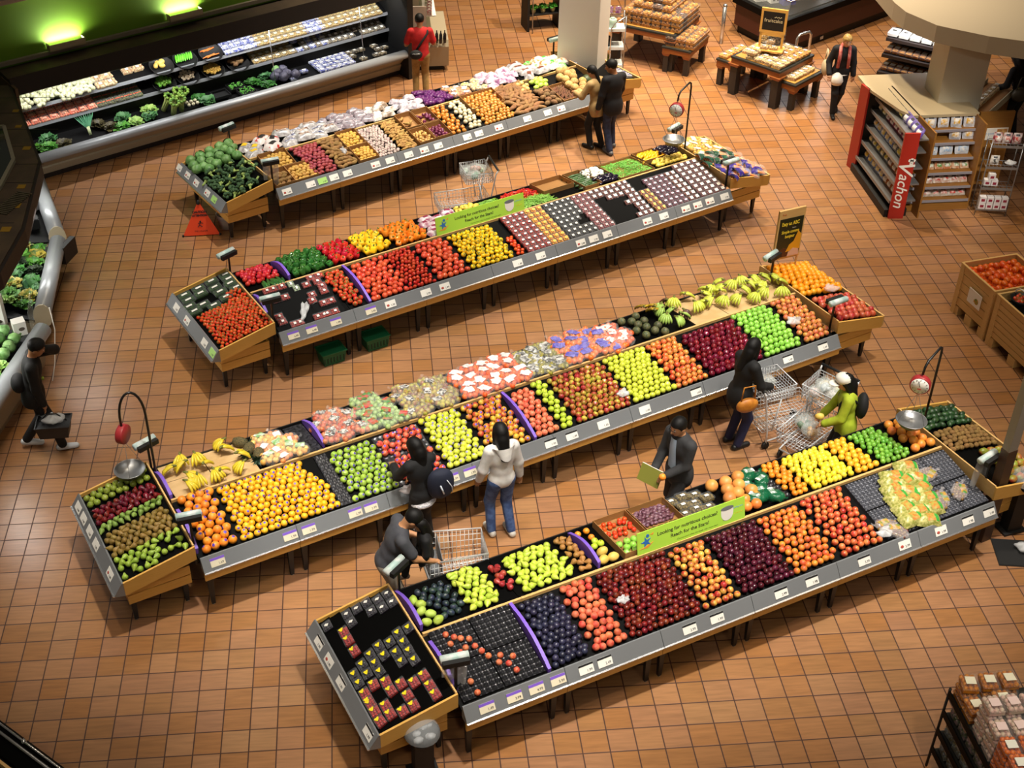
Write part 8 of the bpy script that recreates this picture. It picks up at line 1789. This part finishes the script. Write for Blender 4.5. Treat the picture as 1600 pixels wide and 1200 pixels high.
# 6 backpack
rz3=math.radians(28.3)
t,hp,up,hd=person(WM(-.40,12.34,0,rz3+.10),'person with long black hair and a navy backpack picking red apples',1.64,lean=8,head=(16,12),armL=(-.14,.46,1.12),armR=(.02,.36,.90),top=cm('black_jacket','#0b0b0d'),bottom=BLK,shoe='#121212',hair=(M_HBLK,'long'),female=True,topz=.80)
Mb=Matrix.Translation(up(.16,-.19,1.10))@RZ(-.3); b=MB().grid(lambda s,u:(.17*math.sin(PI*u)**.6*math.cos(2*PI*s),.10*math.sin(PI*u)**.6*math.sin(2*PI*s),-.21*math.cos(PI*u)),18,10,0,True,Mb); obj('backpack',b,cm('navy_pack','#12182c'),t); obj('backpack_marks',MB().tube([tuple(Mb@Vector(p)) for p in ((.05,-.105,.12),(.12,-.075,-.02),(.13,-.07,-.12))],.006,5).tube([tuple(Mb@Vector(p)) for p in ((-.03,-.108,.05),(.01,-.112,-.08))],.010,5),mat('mark_white','#c8ccd4',.5),t); strap(t,[up(.14,-.10,1.30),up(.145,.0,1.46),up(.15,.10,1.30),up(.17,.02,1.0)],.018,cm('navy_pack','#12182c'),'pack_strap')
obj('white_hem',MB().ball(tuple(up(-.01,-.005,.81)),(.170,.126,.055),16,6),mat('hem_print','#d8d6d8',.6,c2='#a8a8b0',scale=60),t)
loose_bag('plastic_bag',WM(-.58,12.42,.84),'clear bag with fruit in the hand of the person with the navy backpack',.10,'#e4dcdc',seed=22)
# 7 white hoodie
t,hp,up,hd=person(WM(.56,12.58,0,rz3-.10),'person in a white hoodie and blue jeans with bobbed black hair seen from behind',1.69,lean=2,head=(10,-6),armL=(-.24,.14,.88),armR=(.27,.05,.84),footL=(-.11,.04),footR=(.12,-.06),top=cm('white_fleece','#d8d4d0','#c8c4c0'),bottom=JEAN,shoe='#b8b4ac',hair=(M_HBLK,'mid'),topz=.84,female=True)
obj('hood',MB().grid(lambda s,u:tuple(up(0,-.03,1.42)+Vector((.15*math.cos(PI*s)*(1-.3*u),-.09*math.sin(PI*s)-.045*u*math.sin(PI*s)-.02,.02-.13*u*math.sin(PI*s)+.03*(1-u)))),12,6),cm('white_fleece','#d8d4d0'),t)
# 8, 9 parent with child in the cart
person(WM(-.80,11.12,0,-PI/2+.18),'person in a dark grey t-shirt bending over the child in the cart',1.72,lean=22,head=(26,0),armL=(-.22,.44,1.02),armR=(.16,.52,.98),footL=(-.11,-.05),footR=(.11,.05),top=cm('grey_tee','#45464c','#3c3d44'),bottom=cm('grey_shorts','#8c8478'),shoe='#4a4a4c',skin='t',hair=(M_HBLK,'short'),sleeve=.7,topz=.82)
person(WM(-.34,11.16,.42,PI/2+.2)@TR(0,0,-.02),'child with black hair in black clothes sitting in the cart seat',1.12,lean=4,head=(8,0),armL=(-.20,.12,.86),armR=(.20,.12,.86),top=BLK,bottom=BLK,shoe='#6a5a50',hair=(M_HBLK,'mid'),sit=True,topz=.86)
# 10 walking person in suit
t,hp,up,hd=person(WM(2.76,12.72,0,PI/2+.55),'person in a charcoal suit and pale blue shirt walking with a yellow-green folder',1.75,lean=4,head=(10,4),armL=(-.07,.26,.97),armR=(.14,.27,.93),footL=(-.08,.18),footR=(.09,-.20),footlift=(0,.04),top=cm('charcoal','#2c2c2e','#343436'),bottom=cm('charcoal_trousers','#262628'),shoe='#141414',skin='t',hair=(M_HBLK,'short'),topz=.72,coat=.24)
obj('shirt_front',MB().grid(lambda s,u:tuple(up((s-.5)*.15*(1-.35*u),.122+.012*math.sin(PI*s)-.02*max(0,u-.75)*3,.92+.52*u)),6,8),cm('pale_blue','#a8bcd4'),t)
g=MB().tube([tuple(hp(-.05,.098,.012)),tuple(hp(-.015,.104,.012)),tuple(hp(.015,.104,.012)),tuple(hp(.05,.098,.012)),tuple(hp(.08,.02,.012))],.004,5); obj('glasses',g,M_EYE,t)
Pw=WM(2.76,12.72,0,PI/2+.55)
tag(obj('folder',MB().box(-.15,.15,-.012,.012,-.11,.11,0).box(-.15,.15,-.010,.010,.11,.115,1),[mat('folder_olive','#7a7a30',.5),M_WHITE],None,Pw@TR(.12,.36,.90)@RZ(.3)@RX(.5)),'yellow-green folder held by the person in the suit','folder')
tag(link('large_orange',prod['large_orange'][0],None,Pw@TR(-.07,.33,1.0)),'single orange in the hand of the person in the suit','fruit')
# 11 dark coat with cart
t,hp,up,hd=person(WM(3.80,14.34,0,-PI/2+.45),'person in a long black coat pushing a cart before the dark red apples',1.70,lean=6,head=(12,25),armL=(-.18,.34,1.00),armR=(.18,.34,1.00),top=cm('black_wool','#09090a'),bottom=cm('navy_skirt','#14183a'),shoe='#101010',hair=(M_HBLK,'mid'),topz=.60,coat=.30,female=True)
tag(obj('handbag',MB().ball((0,0,0),(.16,.07,.11),16,10).tube([(-.10,0,.07),(-.08,0,.30),(.08,0,.30),(.10,0,.07)],.010,6),mat('bag_mustard','#a8641c',.5,c2='#c07c28',scale=14),None,WM(3.84,14.05,.90,.3)),'mustard brown handbag hanging on the person in the long black coat','bag')
# 12 lime jacket
t,hp,up,hd=person(WM(5.06,13.72,0,PI/2-.2),'person in a lime green jacket and white cap beside the loaded cart',1.62,lean=5,head=(20,10),armL=(-.16,.30,.96),armR=(.14,.30,.90),top=cm('lime_jacket','#96a81e','#a8b82c'),bottom=BLK,shoe='#1c1c1c',skin='t',hair=(M_HBLK,'long'),female=True,topz=.70,coat=.24)
a=MB().ball(tuple(hp(0,-.012,.055)),(.098,.110,.082),16,8); Mv=Matrix.Translation(hp(0,.12,.035)); a.ball((0,0,0),(.075,.08,.014),12,6,0,Mv@RZ(0)); obj('cap',a,mat('cap_white','#dcd8cc',.6),t)
obj('backpack_strap',MB().tube([up(.10,.11,1.1),up(.12,.10,1.3),up(.12,.0,1.46),up(.10,-.12,1.3)],.018,6).tube([up(-.10,.11,1.1),up(-.12,.10,1.3),up(-.12,.0,1.46),up(-.10,-.12,1.3)],.018,6),BLK,t); obj('backpack',MB().ball(tuple(up(0,-.19,1.2)),(.14,.08,.19),14,10),cm('black_pack','#101012'),t)
tag(link('yellow_mango',prod['yellow_mango'][0],None,WM(4.70,13.70,.98)),'yellow fruit in the hand of the person in the lime jacket','fruit')
# 13 person at the right edge
person(WM(10.75,23.75,0,.5),'person in black and white with an olive bag at the right edge behind the counter',1.68,lean=18,head=(20,0),armL=(-.2,.35,.95),armR=(.2,.35,.95),top=cm('black_top','#0e0e10'),bottom=BLK,shoe='#7a6a58',hair=(M_HBLK,'mid'),female=True,topz=.8)
tag(obj('shoulder_bag',MB().ball((0,0,0),(.17,.10,.14),14,10).tube([(-.1,0,.1),(-.05,0,.35),(.05,0,.35),(.1,0,.1)],.012,6),mat('bag_olive','#4a4436',.5),None,WM(10.66,23.55,.98,.3)),'olive brown shoulder bag at the right edge','bag')
# ------------------------------------------------------------------ shopping carts
def wire_basket(x0,x1,w0,w1,z0,z1,nx=12,ny=8,nz=4,slope=0.0):
    a=MB(); r=.0045; R2=.010
    def c(x,s,z): t_=(x-x0)/(x1-x0); w=w0+(w1-w0)*t_; q_=(z-z0)/(z1-z0); return (x,s*w*(.88+.12*q_),z+slope*t_*(1-q_))
    for z,rr in [(z0+(z1-z0)*i/nz,r if i<nz else R2) for i in range(nz+1)]: a.tube([c(x0,-1,z),c(x1,-1,z),c(x1,1,z),c(x0,1,z)],rr,5,0,True)
    for i in range(nx+1):
        x=x0+(x1-x0)*i/nx
        for s in (-1,1): a.tube([c(x,s,z0),c(x,s,z1)],r,4)
        a.tube([c(x,-1,z0),c(x,1,z0)],r,4)
    for j in range(ny+1):
        s=-1+2*j/ny
        for x in (x0,x1): a.tube([c(x,s,z0),c(x,s,z1)],r,4)
        a.tube([c(x0,s,z0),c(x1,s,z0)],r,4)
    return a
def cart(M,label,two=True):
    t=thing('shopping_cart',label,'shopping cart',M)
    if two:
        obj('upper_basket',wire_basket(.06,.52,.27,.24,.80,.99),M_WIRE,t); obj('lower_basket',wire_basket(.08,.98,.28,.25,.30,.47,16,8,3),M_WIRE,t)
        f=MB()
        for s in (-1,1): f.tube([(.16,s*.26,.10),(.14,s*.27,.30),(.02,s*.28,.95),(-.02,s*.28,1.03)],.013,8); f.tube([(.14,s*.26,.14),(.55,s*.24,.14),(.92,s*.20,.14)],.012,8); f.tube([(.22,s*.26,.30),(.30,s*.25,.80)],.011,6)
        f.tube([(.92,-.20,.14),(.92,.20,.14)],.012,6)
    else:
        obj('basket',wire_basket(.06,.74,.27,.22,.52,.97,14,9,5,.06),M_WIRE,t); obj('child_seat',MB().box(.05,.20,-.22,.22,.70,.715).box(.205,.215,-.22,.22,.70,.97),M_GREY,t)
        f=MB()
        for s in (-1,1): f.tube([(.95,s*.20,.12),(.30,s*.26,.14),(.12,s*.27,.18),(.10,s*.27,.50),(-.01,s*.28,.95),(-.03,s*.28,1.03)],.013,8)
        f.tube([(.95,-.20,.12),(.95,.20,.12)],.012,6)
    obj('frame',f,M_WIRE,t); obj('handle',MB().tube([(-.02,-.29,1.03),(-.02,.29,1.03)],.019,10),M_MATBLK,t)
    for x,y in ((.16,-.25),(.16,.25),(.90,-.19),(.90,.19)): obj('wheel',MB().lathe([(0,-.016),(.055,-.016),(.06,0),(.055,.016),(0,.016)],14,0,TR(x,y,.06)@RX(PI/2)).box(x-.015,x+.015,y-.022,y-.018,.05,.13).box(x-.015,x+.015,y+.018,y+.022,.05,.13),M_MATBLK,t)
    return t
cA=WM(.66,20.77,0,math.radians(195)); cart(cA,'two-basket cart standing alone between the back and second islands')
cB=WM(3.98,14.42,0,math.radians(22)); cart(cB,'two-basket cart pushed by the person in the long black coat')
cC=WM(5.16,14.58,0,math.radians(225)); cart(cC,'two-basket cart full of bags before the person in lime green')
cD=WM(-.40,11.28,0,math.radians(10)); cart(cD,'shopping cart with the child beside the person in grey',False)
def gbag(M,label,c,c2,s=.12,seed=1):
    t=thing('filled_bag',label,'plastic bag',M); q_=random.Random(seed); a=MB()
    for k_ in range(6): a.ball((q_.uniform(-.06,.06),q_.uniform(-.05,.05),.05+q_.uniform(0,.05)),q_.uniform(.03,.05),8,6)
    obj('groceries',a,mat('goods_'+c[1:]+c2[1:],c,.5,c2=c2,scale=14),t)
    ph=[q_.uniform(0,6) for _ in range(3)]
    def f(u,v):
        th=2*PI*u; r=s*(math.sin(PI*min(1,v*1.25))**.7 if v<.8 else .12)*(1+.15*math.sin(5*th+ph[0])+.1*math.sin(9*th+ph[1])); return (r*math.cos(th),r*.85*math.sin(th),s*2.1*v)
    obj('film',MB().grid(f,16,10),film('grocery_film','#e4ebe8',.3,.2),t); return t
for k_,(c,x,y,z,l,a_,b_) in enumerate(((cA,.20,-.08,.81,'clear bag with leeks at the handle side of the lone cart','#5a8a5c','#c8d8b0'),(cA,.36,.10,.81,'clear bag with green leaves in the lone cart','#3c7a54','#7aa88a'),(cA,.30,-.05,.86,'clear bag with pink roots on top in the lone cart','#c8a08c','#b86a5c'),(cA,.44,-.10,.81,'pale clear bag at the front of the lone cart','#a8b8a8','#c8d4cc'),
 (cC,.15,.12,.81,'clear bag with a lime print near the handle of the loaded cart','#8cb83c','#d8c89a'),(cC,.32,.10,.81,'pale clear bag deep in the loaded cart','#c8c0b8','#a89c94'),(cC,.20,-.10,.81,'clear bag with beige goods beside the lime jacket','#d8c08a','#c0a878'),(cC,.42,-.08,.81,'clear bag with reddish goods at the front of the loaded cart','#b87a70','#d8d0cc'),(cC,.36,.0,.90,'clear bag on top of the others in the loaded cart','#c8ccd0','#a8b0b4'),
 (cC,.62,.06,.33,'clear bag of yellow fruit in the lower basket','#d8a03c','#c88a2c'),(cC,.52,-.10,.33,'tall clear bag of dark green leaves in the lower basket','#2c5a30','#4c7a40'),(cB,.25,.05,.82,'grey cloth bag in the upper basket of the black coat person\'s cart','#3c3c3e','#5a5a5c'))):
    gbag(c@TR(x,y,z),l,a_,b_,.12 if z>.5 else .15,seed=30+k_)
price_cards()
